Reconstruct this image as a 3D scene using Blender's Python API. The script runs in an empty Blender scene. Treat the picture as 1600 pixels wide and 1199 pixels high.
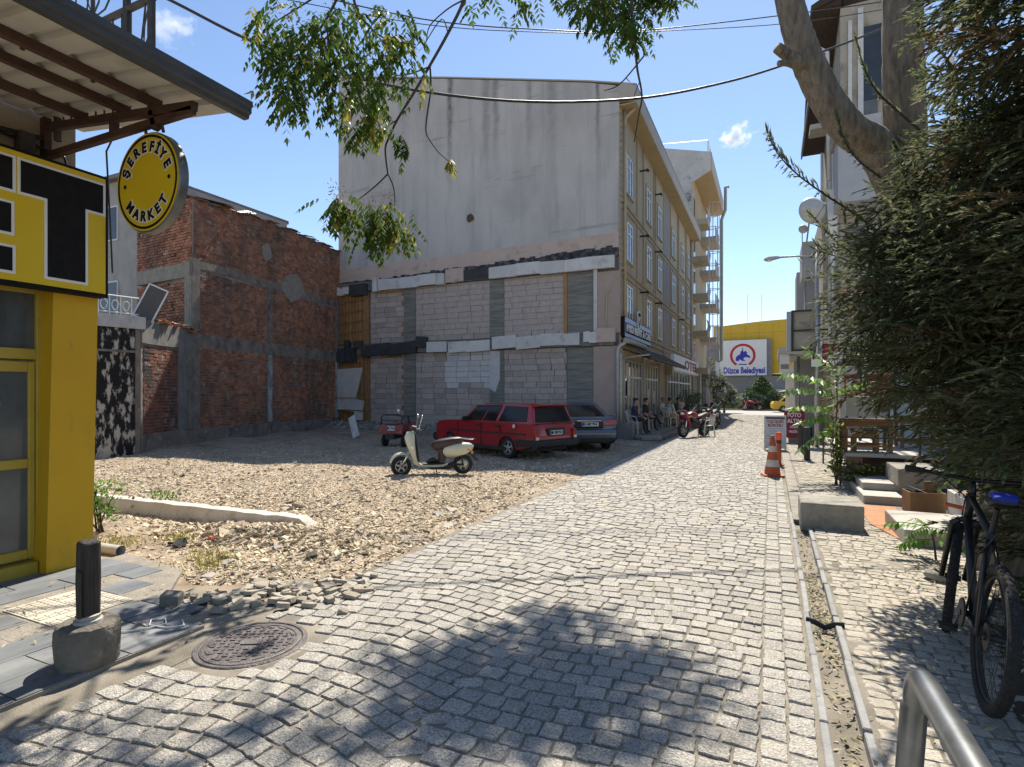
import bpy, bmesh, math, random
import numpy as np
from mathutils import Vector, Matrix, Euler, Quaternion
random.seed(7); RNG = np.random.default_rng(7)
sc = bpy.context.scene
COL = sc.collection
PI = math.pi
# ------------------------------------------------------------------ camera, sky, sun, exposure
A = math.radians(24.96); CA, SA = math.cos(A), math.sin(A); F = 870.0; H = 1.7; V0 = 615.0
cam_d = bpy.data.cameras.new('camera'); cam = bpy.data.objects.new('camera', cam_d); COL.objects.link(cam)
cam.location = (0, 0, H); cam.rotation_euler = (PI/2, 0, A)
cam_d.sensor_width = 36; cam_d.lens = F/1600*36; cam_d.shift_y = (V0-599.5)/1600
cam_d.clip_start = 0.05; cam_d.clip_end = 2000
sc.camera = cam
SUN = Vector((-0.10, 0.72, 1.0)).normalized()
EL = math.asin(SUN.z); AZ = math.atan2(SUN.x, SUN.y)
w = bpy.data.worlds.new('World'); sc.world = w; w.use_nodes = True
nt = w.node_tree; nt.nodes.clear()
sky = nt.nodes.new('ShaderNodeTexSky'); sky.sky_type = 'NISHITA'; sky.sun_disc = False
sky.sun_elevation = EL; sky.sun_rotation = AZ; sky.altitude = 900; sky.air_density = 1.0; sky.dust_density = 0.25; sky.ozone_density = 2.2
bg = nt.nodes.new('ShaderNodeBackground'); bg.inputs[1].default_value = 0.112
wo = nt.nodes.new('ShaderNodeOutputWorld')
hs = nt.nodes.new('ShaderNodeHueSaturation'); hs.inputs['Saturation'].default_value = 0.98
nt.links.new(sky.outputs[0], hs.inputs['Color']); nt.links.new(hs.outputs[0], bg.inputs[0]); nt.links.new(bg.outputs[0], wo.inputs[0])
sd = bpy.data.lights.new('sun', 'SUN'); sun = bpy.data.objects.new('sun', sd); COL.objects.link(sun)
sd.energy = 5.0; sd.angle = math.radians(0.53); sd.color = (1.0, 0.925, 0.80)
sun.rotation_euler = SUN.to_track_quat('Z', 'Y').to_euler(); sun.location = (0, 20, 40)
sc.view_settings.view_transform = 'Standard'; sc.view_settings.look = 'None'
sc.view_settings.exposure = 0.82; sc.view_settings.gamma = 1; sc.view_settings.use_curve_mapping = False
sc.render.engine = 'CYCLES'; sc.cycles.max_bounces = 6; sc.cycles.use_denoising = True
sc.cycles.transparent_max_bounces = 6; sc.cycles.caustics_reflective = False; sc.cycles.caustics_refractive = False
# ------------------------------------------------------------------ places: from directions to points of the street
def ray(u, v):
    r = (u-800)/F
    return Vector((r*CA-SA, r*SA+CA, (V0-v)/F))
def at(t, u, v):
    d = ray(u, v); return Vector((d.x*t, d.y*t, H+d.z*t))
def G(u, v, z=0.0):
    return at((z-H)/ray(u, v).z, u, v)
def PX(u, v, x):
    return at(x/ray(u, v).x, u, v)
def PY(u, v, y):
    return at(y/ray(u, v).y, u, v)
def proj(p):
    r = p[0]*CA+p[1]*SA; d = -p[0]*SA+p[1]*CA
    return 800+F*r/max(d, 1e-3), V0-F*(p[2]-H)/max(d, 1e-3), d
# ------------------------------------------------------------------ materials
MATS = {}
def mat(name, cols, scale=4.0, rough=0.85, bump=0.0, bscale=60.0, metal=0.0, rand=0.0, island=0.0, detail=6.0,
        coord='W', stretch=(1, 1, 1), contrast=(0.3, 0.7), spec=0.4, transl=0.0, coat=0.0, layers=(), hue=0.0):
    m = bpy.data.materials.new(name); m.use_nodes = True; n = m.node_tree; N = n.nodes; L = n.links
    b = N['Principled BSDF']; out = N['Material Output']
    if coord == 'W':
        g = N.new('ShaderNodeNewGeometry'); vec = g.outputs['Position']
    else:
        g = N.new('ShaderNodeTexCoord'); vec = g.outputs['Object']
    mp = N.new('ShaderNodeMapping'); mp.inputs['Scale'].default_value = stretch; L.new(vec, mp.inputs[0])
    nz = N.new('ShaderNodeTexNoise'); nz.inputs['Scale'].default_value = scale; nz.inputs['Detail'].default_value = detail
    nz.inputs['Roughness'].default_value = 0.62
    L.new(mp.outputs[0], nz.inputs['Vector'])
    rp = N.new('ShaderNodeValToRGB'); e = rp.color_ramp.elements
    k = len(cols)
    while len(e) < k: e.new(0.5)
    while len(e) > max(k, 1) and len(e) > 1: e.remove(e[-1])
    for i, c in enumerate(cols):
        e[i].position = contrast[0]+(contrast[1]-contrast[0])*(i/max(1, k-1)); e[i].color = (*c, 1)
    L.new(nz.outputs[0], rp.inputs[0]); col = rp.outputs[0]
    for fn in layers: col = fn(n, col)
    def vary(col, src, amt):
        mr = N.new('ShaderNodeMapRange'); mr.inputs[3].default_value = 1-amt; mr.inputs[4].default_value = 1+amt
        L.new(src, mr.inputs[0])
        h = N.new('ShaderNodeHueSaturation'); L.new(mr.outputs[0], h.inputs['Value']); L.new(col, h.inputs['Color'])
        if hue:
            mh = N.new('ShaderNodeMapRange'); mh.inputs[3].default_value = 0.5-hue; mh.inputs[4].default_value = 0.5+hue
            wn = N.new('ShaderNodeTexWhiteNoise'); wn.noise_dimensions = '1D'; L.new(src, wn.inputs['W'])
            L.new(wn.outputs['Value'], mh.inputs[0]); L.new(mh.outputs[0], h.inputs['Hue'])
        return h.outputs[0]
    if rand:
        oi = N.new('ShaderNodeObjectInfo'); col = vary(col, oi.outputs['Random'], rand)
    if island:
        gi = N.new('ShaderNodeNewGeometry'); col = vary(col, gi.outputs['Random Per Island'], island)
    L.new(col, b.inputs['Base Color'])
    b.inputs['Roughness'].default_value = rough; b.inputs['Metallic'].default_value = metal
    b.inputs['Specular IOR Level'].default_value = spec
    if coat: b.inputs['Coat Weight'].default_value = coat; b.inputs['Coat Roughness'].default_value = 0.06
    if bump:
        n2 = N.new('ShaderNodeTexNoise'); n2.inputs['Scale'].default_value = bscale; n2.inputs['Detail'].default_value = 5
        L.new(mp.outputs[0], n2.inputs['Vector'])
        bp = N.new('ShaderNodeBump'); bp.inputs['Strength'].default_value = bump; bp.inputs['Distance'].default_value = 0.02
        L.new(n2.outputs[0], bp.inputs['Height']); L.new(bp.outputs[0], b.inputs['Normal'])
    if transl:
        t = N.new('ShaderNodeBsdfTranslucent'); ms = N.new('ShaderNodeMixShader'); ms.inputs[0].default_value = transl
        L.new(col, t.inputs[0]); L.new(b.outputs[0], ms.inputs[1]); L.new(t.outputs[0], ms.inputs[2]); L.new(ms.outputs[0], out.inputs[0])
    MATS[name] = m
    return m
def plain(name, c, rough=0.6, metal=0.0, v=0.12, **kw):
    a = tuple(x*(1-v) for x in c); b = tuple(min(1, x*(1+v)) for x in c)
    kw.setdefault('scale', 9.0)
    return mat(name, [a, b], rough=rough, metal=metal, **kw)
def blotch(c, scale, lo, hi, stretch=(1, 1, 1), amt=1.0, off=0.0):
    """layer: patches of colour c where a noise is high (dirt, plaster, paint that stays where it is)"""
    def fn(n, col):
        N = n.nodes; L = n.links
        g = N.new('ShaderNodeNewGeometry'); mp = N.new('ShaderNodeMapping'); mp.inputs['Scale'].default_value = stretch
        mp.inputs['Location'].default_value = (off, off*1.7, off*.6)
        L.new(g.outputs['Position'], mp.inputs[0])
        z = N.new('ShaderNodeTexNoise'); z.inputs['Scale'].default_value = scale; z.inputs['Detail'].default_value = 7; z.inputs['Roughness'].default_value = .65
        L.new(mp.outputs[0], z.inputs['Vector'])
        mr = N.new('ShaderNodeMapRange'); mr.inputs[1].default_value = lo; mr.inputs[2].default_value = hi; mr.inputs[4].default_value = amt
        L.new(z.outputs[0], mr.inputs[0])
        mx = N.new('ShaderNodeMix'); mx.data_type = 'RGBA'
        L.new(mr.outputs[0], mx.inputs[0]); L.new(col, mx.inputs[6]); mx.inputs[7].default_value = (*c, 1)
        return mx.outputs[2]
    return fn
def streak(c, x0, wd, zt, zb, amt=0.7):
    """layer: one rain streak on a wall facing -y, running down from zt and fading out at zb"""
    def fn(n, col):
        N = n.nodes; L = n.links
        g = N.new('ShaderNodeNewGeometry'); s = N.new('ShaderNodeSeparateXYZ'); L.new(g.outputs['Position'], s.inputs[0])
        z = N.new('ShaderNodeTexNoise'); z.inputs['Scale'].default_value = 1.3; L.new(g.outputs['Position'], z.inputs['Vector'])
        wob = N.new('ShaderNodeMath'); wob.operation = 'MULTIPLY_ADD'; L.new(z.outputs[0], wob.inputs[0]); wob.inputs[1].default_value = wd*1.2; wob.inputs[2].default_value = -x0-wd*.6
        ad = N.new('ShaderNodeMath'); ad.operation = 'ADD'; L.new(s.outputs[0], ad.inputs[0]); L.new(wob.outputs[0], ad.inputs[1])
        ab = N.new('ShaderNodeMath'); ab.operation = 'ABSOLUTE'; L.new(ad.outputs[0], ab.inputs[0])
        m1 = N.new('ShaderNodeMapRange'); m1.interpolation_type = 'SMOOTHSTEP'; m1.inputs[1].default_value = wd; m1.inputs[2].default_value = 0; L.new(ab.outputs[0], m1.inputs[0])
        m2 = N.new('ShaderNodeMapRange'); m2.interpolation_type = 'SMOOTHSTEP'; m2.inputs[1].default_value = zb; m2.inputs[2].default_value = zt; L.new(s.outputs[2], m2.inputs[0])
        z2 = N.new('ShaderNodeTexNoise'); z2.inputs['Scale'].default_value = 5; z2.inputs['Detail'].default_value = 5; L.new(g.outputs['Position'], z2.inputs['Vector'])
        p = N.new('ShaderNodeMath'); p.operation = 'MULTIPLY'; L.new(m1.outputs[0], p.inputs[0]); L.new(m2.outputs[0], p.inputs[1])
        q = N.new('ShaderNodeMath'); q.operation = 'MULTIPLY'; L.new(p.outputs[0], q.inputs[0]); L.new(z2.outputs[0], q.inputs[1])
        q2 = N.new('ShaderNodeMath'); q2.operation = 'MULTIPLY'; q2.use_clamp = True; L.new(q.outputs[0], q2.inputs[0]); q2.inputs[1].default_value = 1.9*amt
        mx = N.new('ShaderNodeMix'); mx.data_type = 'RGBA'; L.new(q2.outputs[0], mx.inputs[0]); L.new(col, mx.inputs[6]); mx.inputs[7].default_value = (*c, 1)
        return mx.outputs[2]
    return fn
# ------------------------------------------------------------------ mesh building
def org(o):
    p = Vector((0, 0, 0))
    while o is not None:
        p += o.location; o = o.parent
    return p
def rotm(e): return Euler(e).to_matrix()
class MB:
    def __init__(s): s.v = []; s.f = []; s.mi = []
    def add(s, vs, fs, m=0, R=None, T=None):
        k = len(s.v)
        for p in vs:
            p = Vector(p)
            if R is not None: p = R @ p
            if T is not None: p = p+Vector(T)
            s.v.append(p)
        for f in fs: s.f.append(tuple(k+i for i in f)); s.mi.append(m)
        return s
    def box(s, c, d, rot=None, m=0, taper=1.0):
        x, y, z = d[0]/2, d[1]/2, d[2]/2; t = taper
        vs = [(-x, -y, -z), (x, -y, -z), (x, y, -z), (-x, y, -z), (-x*t, -y*t, z), (x*t, -y*t, z), (x*t, y*t, z), (-x*t, y*t, z)]
        fs = [(3, 2, 1, 0), (4, 5, 6, 7), (0, 1, 5, 4), (1, 2, 6, 5), (2, 3, 7, 6), (3, 0, 4, 7)]
        return s.add(vs, fs, m, rotm(rot) if rot is not None else None, c)
    def bb(s, x0, x1, y0, y1, z0, z1, m=0):
        return s.box(((x0+x1)/2, (y0+y1)/2, (z0+z1)/2), (abs(x1-x0), abs(y1-y0), abs(z1-z0)), m=m)
    def quad(s, a, b, c, d, m=0): return s.add([a, b, c, d], [(0, 1, 2, 3)], m)
    def prism(s, poly, ax, a0, a1, m=0, R=None, T=None):
        """poly: 2D outline; extruded along axis ax ('x','y','z') from a0 to a1"""
        n = len(poly)
        def mk(p, a): return {'x': (a, p[0], p[1]), 'y': (p[0], a, p[1]), 'z': (p[0], p[1], a)}[ax]
        vs = [mk(p, a0) for p in poly]+[mk(p, a1) for p in poly]
        fs = [tuple(range(n)), tuple(range(2*n-1, n-1, -1))]+[(i, (i+1) % n, n+(i+1) % n, n+i) for i in range(n)]
        return s.add(vs, fs, m, R, T)
    def tube(s, pts, r, n=8, m=0, cap=True, sq=1.0):
        pts = [Vector(p) for p in pts]; k = len(pts)
        rs = r if isinstance(r, (list, tuple)) else [r]*k
        vs = []; up = None
        for i, p in enumerate(pts):
            t = (pts[min(i+1, k-1)]-pts[max(i-1, 0)])
            if t.length < 1e-9: t = Vector((0, 0, 1))
            t.normalize()
            if up is None:
                up = Vector((0, 0, 1)) if abs(t.z) < .9 else Vector((1, 0, 0))
            a = t.cross(up)
            if a.length < 1e-6: a = t.cross(Vector((0, 1, 0)))
            a.normalize(); b = a.cross(t).normalized(); up = b
            for j in range(n):
                q = 2*PI*j/n
                vs.append(p+a*math.cos(q)*rs[i]+b*math.sin(q)*rs[i]*sq)
        fs = []
        for i in range(k-1):
            for j in range(n):
                fs.append((i*n+j, i*n+(j+1) % n, (i+1)*n+(j+1) % n, (i+1)*n+j))
        if cap: fs += [tuple(range(n-1, -1, -1)), tuple((k-1)*n+j for j in range(n))]
        return s.add(vs, fs, m)
    def rtube(s, pts, w, h, m=0):
        """rectangular bar along a straight line or path"""
        pts = [Vector(p) for p in pts]; k = len(pts); vs = []
        for i, p in enumerate(pts):
            t = (pts[min(i+1, k-1)]-pts[max(i-1, 0)]).normalized()
            up = Vector((0, 0, 1)) if abs(t.z) < .9 else Vector((0, 1, 0))
            a = t.cross(up).normalized()*w/2; b = a.cross(t).normalized()*h/2
            vs += [p-a-b, p+a-b, p+a+b, p-a+b]
        fs = []
        for i in range(k-1):
            for j in range(4): fs.append((i*4+j, i*4+(j+1) % 4, (i+1)*4+(j+1) % 4, (i+1)*4+j))
        fs += [(3, 2, 1, 0), tuple((k-1)*4+j for j in range(4))]
        return s.add(vs, fs, m)
    def lathe(s, prof, c=(0, 0, 0), ax='z', n=24, m=0, close=False):
        """prof: (radius, height) pairs turned about an axis"""
        vs = []; k = len(prof)
        for r, h in prof:
            for j in range(n):
                q = 2*PI*j/n; x, y = r*math.cos(q), r*math.sin(q)
                vs.append({'z': (x, y, h), 'y': (x, h, y), 'x': (h, x, y)}[ax])
        fs = []
        for i in range(k if close else k-1):
            i2 = (i+1) % k
            for j in range(n): fs.append((i*n+j, i*n+(j+1) % n, i2*n+(j+1) % n, i2*n+j))
        if not close:
            if prof[0][0] > 1e-5: fs.append(tuple(range(n-1, -1, -1)))
            if prof[-1][0] > 1e-5: fs.append(tuple((k-1)*n+j for j in range(n)))
        return s.add(vs, fs, m, None, c)
    def blob(s, path, n=12, m=0, p=2.6, caps=True):
        """loft along a path in the x-z plane: (x, z, half_width_y, half_thickness), superelliptic sections"""
        k = len(path); vs = []
        for i, (x, z, wy, th) in enumerate(path):
            a = path[max(i-1, 0)]; b = path[min(i+1, k-1)]
            t = Vector((b[0]-a[0], 0, b[1]-a[1])).normalized(); nn = Vector((-t.z, 0, t.x))
            for j in range(n):
                q = 2*PI*j/n; cq, sq = math.cos(q), math.sin(q)
                ey = math.copysign(abs(cq)**(2/p), cq)*wy; en = math.copysign(abs(sq)**(2/p), sq)*th
                vs.append(Vector((x, ey, z))+nn*en)
        fs = []
        for i in range(k-1):
            for j in range(n): fs.append((i*n+j, i*n+(j+1) % n, (i+1)*n+(j+1) % n, (i+1)*n+j))
        if caps: fs += [tuple(range(n-1, -1, -1)), tuple((k-1)*n+j for j in range(n))]
        return s.add(vs, fs, m)
    def build(s, name, mats, parent=None, local=False, smooth=False, bevel=0, bseg=2, subsurf=0, weld=False, normals=True, auto=None):
        me = bpy.data.meshes.new(name)
        off = org(parent) if (parent is not None and not local) else Vector((0, 0, 0))
        loc = Vector((0, 0, 0))
        if parent is None and not local and s.v:
            xs = [p.x for p in s.v]; ys = [p.y for p in s.v]; zs = [p.z for p in s.v]
            loc = Vector(((min(xs)+max(xs))/2, (min(ys)+max(ys))/2, min(zs))); off = loc
        me.from_pydata([tuple(p-off) for p in s.v], [], s.f)
        if not isinstance(mats, (list, tuple)): mats = [mats]
        for q in mats: me.materials.append(q)
        if any(s.mi): me.polygons.foreach_set('material_index', s.mi)
        if weld or normals or bevel:
            bm = bmesh.new(); bm.from_mesh(me)
            if weld: bmesh.ops.remove_doubles(bm, verts=bm.verts, dist=1e-4)
            if bevel:
                es = [e for e in bm.edges if len(e.link_faces) == 2 and e.calc_face_angle(0) > .5]
                bmesh.ops.bevel(bm, geom=es, offset=bevel, segments=bseg, affect='EDGES', profile=.5, clamp_overlap=True)
            if normals: bmesh.ops.recalc_face_normals(bm, faces=bm.faces)
            bm.to_mesh(me); bm.free()
        if smooth: me.polygons.foreach_set('use_smooth', [True]*len(me.polygons))
        if smooth and auto: me.set_sharp_from_angle(angle=auto)
        o = bpy.data.objects.new(name, me); COL.objects.link(o); o.location = loc
        if parent is not None: o.parent = parent
        if subsurf:
            md = o.modifiers.new('sub', 'SUBSURF'); md.levels = subsurf; md.render_levels = subsurf
        return o
def tag(o, label=None, cat=None, group=None, kind=None):
    if label: o['label'] = label
    if cat: o['category'] = cat
    if group: o['group'] = group
    if kind: o['kind'] = kind
    return o
def thing(name, label, cat, loc=(0, 0, 0), rz=0.0, group=None, kind=None):
    o = bpy.data.objects.new(name, None); COL.objects.link(o); o.empty_display_size = .2
    o.location = loc; o.rotation_euler = (0, 0, rz)
    return tag(o, label, cat, group, kind)
def dup(o, loc=None, rz=None, label=None, parent=None):
    c = o.copy(); COL.objects.link(c)
    if parent is not None: c.parent = parent
    if loc is not None: c.location = loc
    if rz is not None: c.rotation_euler = (0, 0, rz)
    if label: c['label'] = label
    for ch in o.children: dup(ch, parent=c)
    return c
def npmesh(name, V, Fq, mats, parent=None, mi=None, smooth=False, kind=None):
    """V: (n,3) array, Fq: (m,k) array of equal-sized faces"""
    me = bpy.data.meshes.new(name); k = Fq.shape[1]
    off = org(parent) if parent is not None else Vector((0, 0, 0))
    V = np.asarray(V, dtype=np.float64)-np.array(off)
    me.vertices.add(len(V)); me.vertices.foreach_set('co', V.astype(np.float32).ravel())
    me.loops.add(Fq.size); me.loops.foreach_set('vertex_index', Fq.astype(np.int32).ravel())
    me.polygons.add(len(Fq)); me.polygons.foreach_set('loop_start', (np.arange(len(Fq))*k).astype(np.int32))
    me.polygons.foreach_set('loop_total', np.full(len(Fq), k, dtype=np.int32))
    if not isinstance(mats, (list, tuple)): mats = [mats]
    for q in mats: me.materials.append(q)
    if mi is not None: me.polygons.foreach_set('material_index', np.asarray(mi, dtype=np.int32))
    me.polygons.foreach_set('use_smooth', np.full(len(Fq), smooth))
    me.update(calc_edges=True); me.validate()
    o = bpy.data.objects.new(name, me); COL.objects.link(o)
    if parent is not None: o.parent = parent
    if kind: o['kind'] = kind
    return o
def text_mesh(txt, size=1.0, depth=0.01, bold=0.0, align='CENTER'):
    cu = bpy.data.curves.new('t', 'FONT'); cu.body = txt; cu.size = size; cu.extrude = depth; cu.offset = bold
    cu.align_x = align; cu.align_y = 'CENTER'; cu.resolution_u = 3
    o = bpy.data.objects.new('t', cu); COL.objects.link(o)
    dg = bpy.context.evaluated_depsgraph_get(); me = bpy.data.meshes.new_from_object(o.evaluated_get(dg))
    bpy.data.objects.remove(o); bpy.data.curves.remove(cu)
    return me
def lettering(name, txt, size, origin, xdir, updir, m, parent=None, depth=0.004, bold=0.0, width=None, local=False):
    """flat print or raised letters: text whose x runs along xdir and whose top points along updir"""
    me = text_mesh(txt, size, depth, bold)
    x = Vector(xdir).normalized(); y = Vector(updir).normalized(); z = x.cross(y)
    M3 = Matrix((x, y, z)).transposed()
    vs = [v.co.copy() for v in me.vertices]
    if not vs: vs = [Vector((0, 0, 0))]
    s = 1.0
    if width: s = width/max(1e-6, max(v.x for v in vs)-min(v.x for v in vs))
    b = MB()
    b.v = [M3 @ Vector((v.x*s, v.y, v.z))+Vector(origin) for v in vs]
    b.f = [tuple(p.vertices) for p in me.polygons]; b.mi = [0]*len(b.f)
    bpy.data.meshes.remove(me)
    return b.build(name, m, parent, local=local, normals=False)
# ---- palettes
M = MATS
mat('dirt', [(.19, .145, .10), (.30, .235, .165), (.40, .325, .24)], 1.6, .95, .6, 30, layers=(blotch((.46, .42, .35), 7, .56, .7, amt=.6), blotch((.13, .10, .07), 11, .58, .7, amt=.6)))
mat('sand', [(.30, .25, .18), (.44, .38, .29)], 3, .95, .4, 90)
mat('joint_sand', [(.13, .115, .09), (.31, .275, .22)], 2.2, .95, .5, 120)
mat('granite', [(.20, .19, .17), (.38, .355, .315), (.54, .51, .45)], 75, .82, .8, 110, coord='W', rand=.14, detail=5, contrast=(.36, .66), layers=(blotch((.46, .415, .33), 1.6, .48, .70, amt=.5), blotch((.20, .19, .18), 5, .58, .72, amt=.45)))
mat('granite_many', [(.20, .19, .17), (.38, .355, .315), (.54, .51, .45)], 75, .82, .8, 110, island=.14, detail=5, contrast=(.36, .66), layers=(blotch((.46, .415, .33), 1.6, .48, .70, amt=.5), blotch((.20, .19, .18), 5, .58, .72, amt=.45)))
mat('paver', [(.27, .245, .20), (.47, .43, .36)], 60, .85, .5, 140, island=.13, rand=.13, layers=(blotch((.40, .34, .25), 2.6, .5, .7, amt=.5),))
mat('asphalt', [(.30, .29, .275), (.36, .35, .33)], 5, .9)
mat('concrete', [(.21, .19, .16), (.32, .295, .25)], 5, .9, .8, 50, layers=(blotch((.15, .14, .125), 9, .55, .7, amt=.6),))
mat('concrete_dark', [(.13, .125, .115), (.24, .23, .21)], 4, .9, .6, 60, stretch=(1, 1, .5), layers=(blotch((.30, .29, .27), 6, .56, .7, amt=.5),))
mat('concrete_board', [(.12, .12, .105), (.27, .265, .235)], 3.2, .9, .5, 40, stretch=(.35, .35, 4))
mat('kerb', [(.21, .21, .205), (.31, .305, .295)], 9, .85, .3, 90, rand=.12)
mat('marble', [(.31, .29, .255), (.42, .395, .35)], 3, .6, .2, 60, layers=(blotch((.30, .27, .23), 8, .58, .7, amt=.5),))
# ================================================================== GROUND, ROAD, LOT
g = MB(); g.quad((-500, -200, -.09), (500, -200, -.09), (500, 900, -.09), (-500, 900, -.09))
tag(g.build('ground', M['dirt']), kind='structure')
def wob(x, y):
    return (np.sin(x*1.7+.6*np.sin(y*1.3))*np.cos(y*1.9+.5*np.sin(x*2.3))*.5+np.sin(x*4.1+y*2.7)*.2+np.sin(x*8.3-y*7.1)*.12+np.sin(x*15.1+3*np.sin(y*9))*.07)
def lot_h(x, y):
    x = np.asarray(x, float); y = np.asarray(y, float)
    h = .015+.035*wob(x, y)+.03*np.sin(x*.9+y*2.2)*np.clip((-4.5-x), 0, 1)
    edge = np.clip((-3.55-x)/.5, 0, 1)
    h = h*edge-.03*(1-edge)
    h += .20*np.clip((y-19.2)/1.4, 0, 1)*np.clip((-8-x)/3, 0, 1)*(1+.5*wob(x*2, y*2))
    h += .10*np.clip((-14.5-x)/1.5, 0, 1)*np.clip((y-8)/2, 0, 1)
    h += .10*np.exp(-(((x+5.6)/1.1)**2+((y-4.75)/.35)**2))*(1+.6*wob(x*3, y*3))
    h += .05*np.exp(-(((x+4.2)/.7)**2+((y-3.6)/.35)**2))
    front = np.clip((3.9+(-3.7-x)*.15-y)/.5, 0, 1)
    return h*(1-front)+(-.02)*front
nx, ny = 190, 150
gx = np.linspace(-30, -3.4, nx); gy = np.linspace(2.3, 21.2, ny)
X, Y = np.meshgrid(gx, gy); Z = lot_h(X, Y)
V = np.stack([X, Y, Z], -1).reshape(-1, 3); ii = np.arange(nx*ny).reshape(ny, nx)
Q = np.stack([ii[:-1, :-1], ii[:-1, 1:], ii[1:, 1:], ii[1:, :-1]], -1).reshape(-1, 4)
lot = npmesh('lot_ground', V, Q, M['dirt'], smooth=True, kind='structure')
# --- road bed and setts
road = tag(MB().bb(-3.55, .26, -1.5, 48.5, -.07, -.011).build('road', M['joint_sand']), kind='structure')
MH = (-3.22, 2.70)
def sett_rows():
    out = []
    # two lines of setts along the gutter
    for xr in (.012, .146):
        y = -1.2
        while y < 48:
            l = random.uniform(.11, .18); out.append((xr+random.uniform(-.006, .006), y+l/2, PI/2, l-.008, .129)); y += l
    W = 2.05
    def wave(x):
        a = .075 if x < -1.6 else .04
        return a*math.cos(2*PI*(x+2.45)/W)
    s = -1.6
    while s < 48.5:
        x = -3.5+random.uniform(0, .06)
        while x < -.11:
            l = min(random.uniform(.11, .185), -.054-x)
            if -.054-x-l < .07: l = -.054-x
            xm = x+l/2
            dy = (wave(xm+.02)-wave(xm-.02))/.04; an = math.atan(dy); c = math.cos(an)
            y = s+wave(xm)+.012*math.sin(xm*9+s*3)
            if -1.3 < y < 48.3 : out.append((xm, y, an+random.uniform(-.05, .05), l/ max(c, .8)-.008, min(.131, .134*c)-.007+random.uniform(-.006, .004)))
            x += l
        s += .133
    return [q for q in out if (q[0]-MH[0])**2+(q[1]-MH[1])**2 > .43**2]
def sett_mesh(name, seed, m):
    r = random.Random(seed)
    b = MB(); e = .5; n = 12; ring = []
    for i in range(n):
        q = 2*PI*(i+.5)/n; c, s_ = math.cos(q), math.sin(q); k = 1/max(abs(c), abs(s_))**.86
        ring.append((c*k*e*r.uniform(.90, 1.04), s_*k*e*r.uniform(.88, 1.03)))
    vs = [(x, y, -.05) for x, y in ring]+[(x, y, -.006) for x, y in ring]+[(x*.95, y*.95, r.uniform(-.004, .002)) for x, y in ring]+[(0, 0, r.uniform(0, .005))]
    fs = []
    for i in range(n):
        j = (i+1) % n
        fs += [(i, j, n+j, n+i), (n+i, n+j, 2*n+j, 2*n+i), (2*n+i, 2*n+j, 3*n)]
    b.add(vs, fs)
    o = b.build(name, m, local=True, smooth=False); me = o.data; bpy.data.objects.remove(o)
    return me
def lay_setts(lst, parent, m_one, m_many, nmax, nm='cobble', zoff=0.0):
    vis = []
    for k, q in enumerate(lst):
        u, v, d = proj((q[0], q[1], 0))
        if d > .5 and -20 < u < 1620 and v < 1225: vis.append((d, k))
    vis.sort(); near = set(k for d, k in vis[:nmax])
    meshes = [sett_mesh(nm, 100+i, m_one) for i in range(14)]
    p0 = org(parent)
    for k in near:
        x, y, a, l, wd = lst[k]
        o = bpy.data.objects.new(nm, random.choice(meshes)); COL.objects.link(o); o.parent = parent
        o.location = Vector((x, y, zoff+random.uniform(-.005, .004)))-p0
        o.rotation_euler = (random.gauss(0, .013), random.gauss(0, .013), a+random.choice((0, PI))); o.scale = (l, wd, 1)
    rest = [lst[k] for k in range(len(lst)) if k not in near]
    R = np.array(rest); n = len(R)
    # eight-cornered setts with a chamfer: 8 ring + 8 top
    ux = np.array([.5, .43, -.43, -.5, -.5, -.43, .43, .5]); uy = np.array([.41, .5, .5, .41, -.41, -.5, -.5, -.41])
    jit = RNG.uniform(.88, 1.04, (n, 8)); jit2 = RNG.uniform(.86, 1.03, (n, 8))
    lx = ux[None]*jit*R[:, 3:4]; ly = uy[None]*jit2*R[:, 4:5]
    ca, sa = np.cos(R[:, 2:3]), np.sin(R[:, 2:3])
    z0 = zoff+RNG.uniform(-.006, .004, (n, 1)); tx = RNG.normal(0, .016, (n, 1)); ty = RNG.normal(0, .016, (n, 1))
    def lay(s, dz):
        a, b = lx*s, ly*s
        return np.stack([R[:, 0:1]+a*ca-b*sa, R[:, 1:2]+a*sa+b*ca, z0+dz+a*tx+b*ty], -1)
    V = np.concatenate([lay(1.0, -.045), lay(1.0, -.006), lay(.945, 0)], 1)   # n,24,3
    base = (np.arange(n)*24)[:, None]
    fq = []
    for i in range(8):
        j = (i+1) % 8
        fq += [(i, j, 8+j, 8+i), (8+i, 8+j, 16+j, 16+i)]
    fq += [(16, 17, 18, 19), (16, 19, 20, 23), (20, 21, 22, 23)]
    Fq = (base[:, :, None]+np.array(fq)[None]).reshape(-1, 4)
    npmesh(nm, V.reshape(-1, 3), Fq, m_many, parent, kind='stuff')
lay_setts(sett_rows(), road, M['granite'], M['granite_many'], 300)
# --- manhole
mat('iron', [(.085, .075, .075), (.16, .145, .14)], 14, .55, .4, 80, metal=.55)
mh = thing('manhole_cover', 'round cast iron manhole cover set in the cobbles beside the tiled pavement', 'manhole cover', (MH[0], MH[1], -.012), .5)
b = MB(); b.lathe([(.36, -.03), (.36, .004), (.352, .011), (.33, .011), (.325, .004), (.318, .003)], n=56); b.build('frame', M['iron'], mh, local=True)
b = MB(); b.lathe([(.316, -.02), (.316, .009), (.30, .011), (.285, .011), (.282, .006), (.0001, .006)], n=56)
for i in range(-5, 6):
    for j in range(-5, 6):
        if 3 <= i*i+j*j <= 27: b.box((i*.048, j*.048, .008), (.034, .012, .008), (0, 0, (i+j) % 2*PI/2))
for k in range(12): b.box((.265*math.cos(k*PI/6), .265*math.sin(k*PI/6), .008), (.02, .07, .008), (0, 0, k*PI/6))
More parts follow.
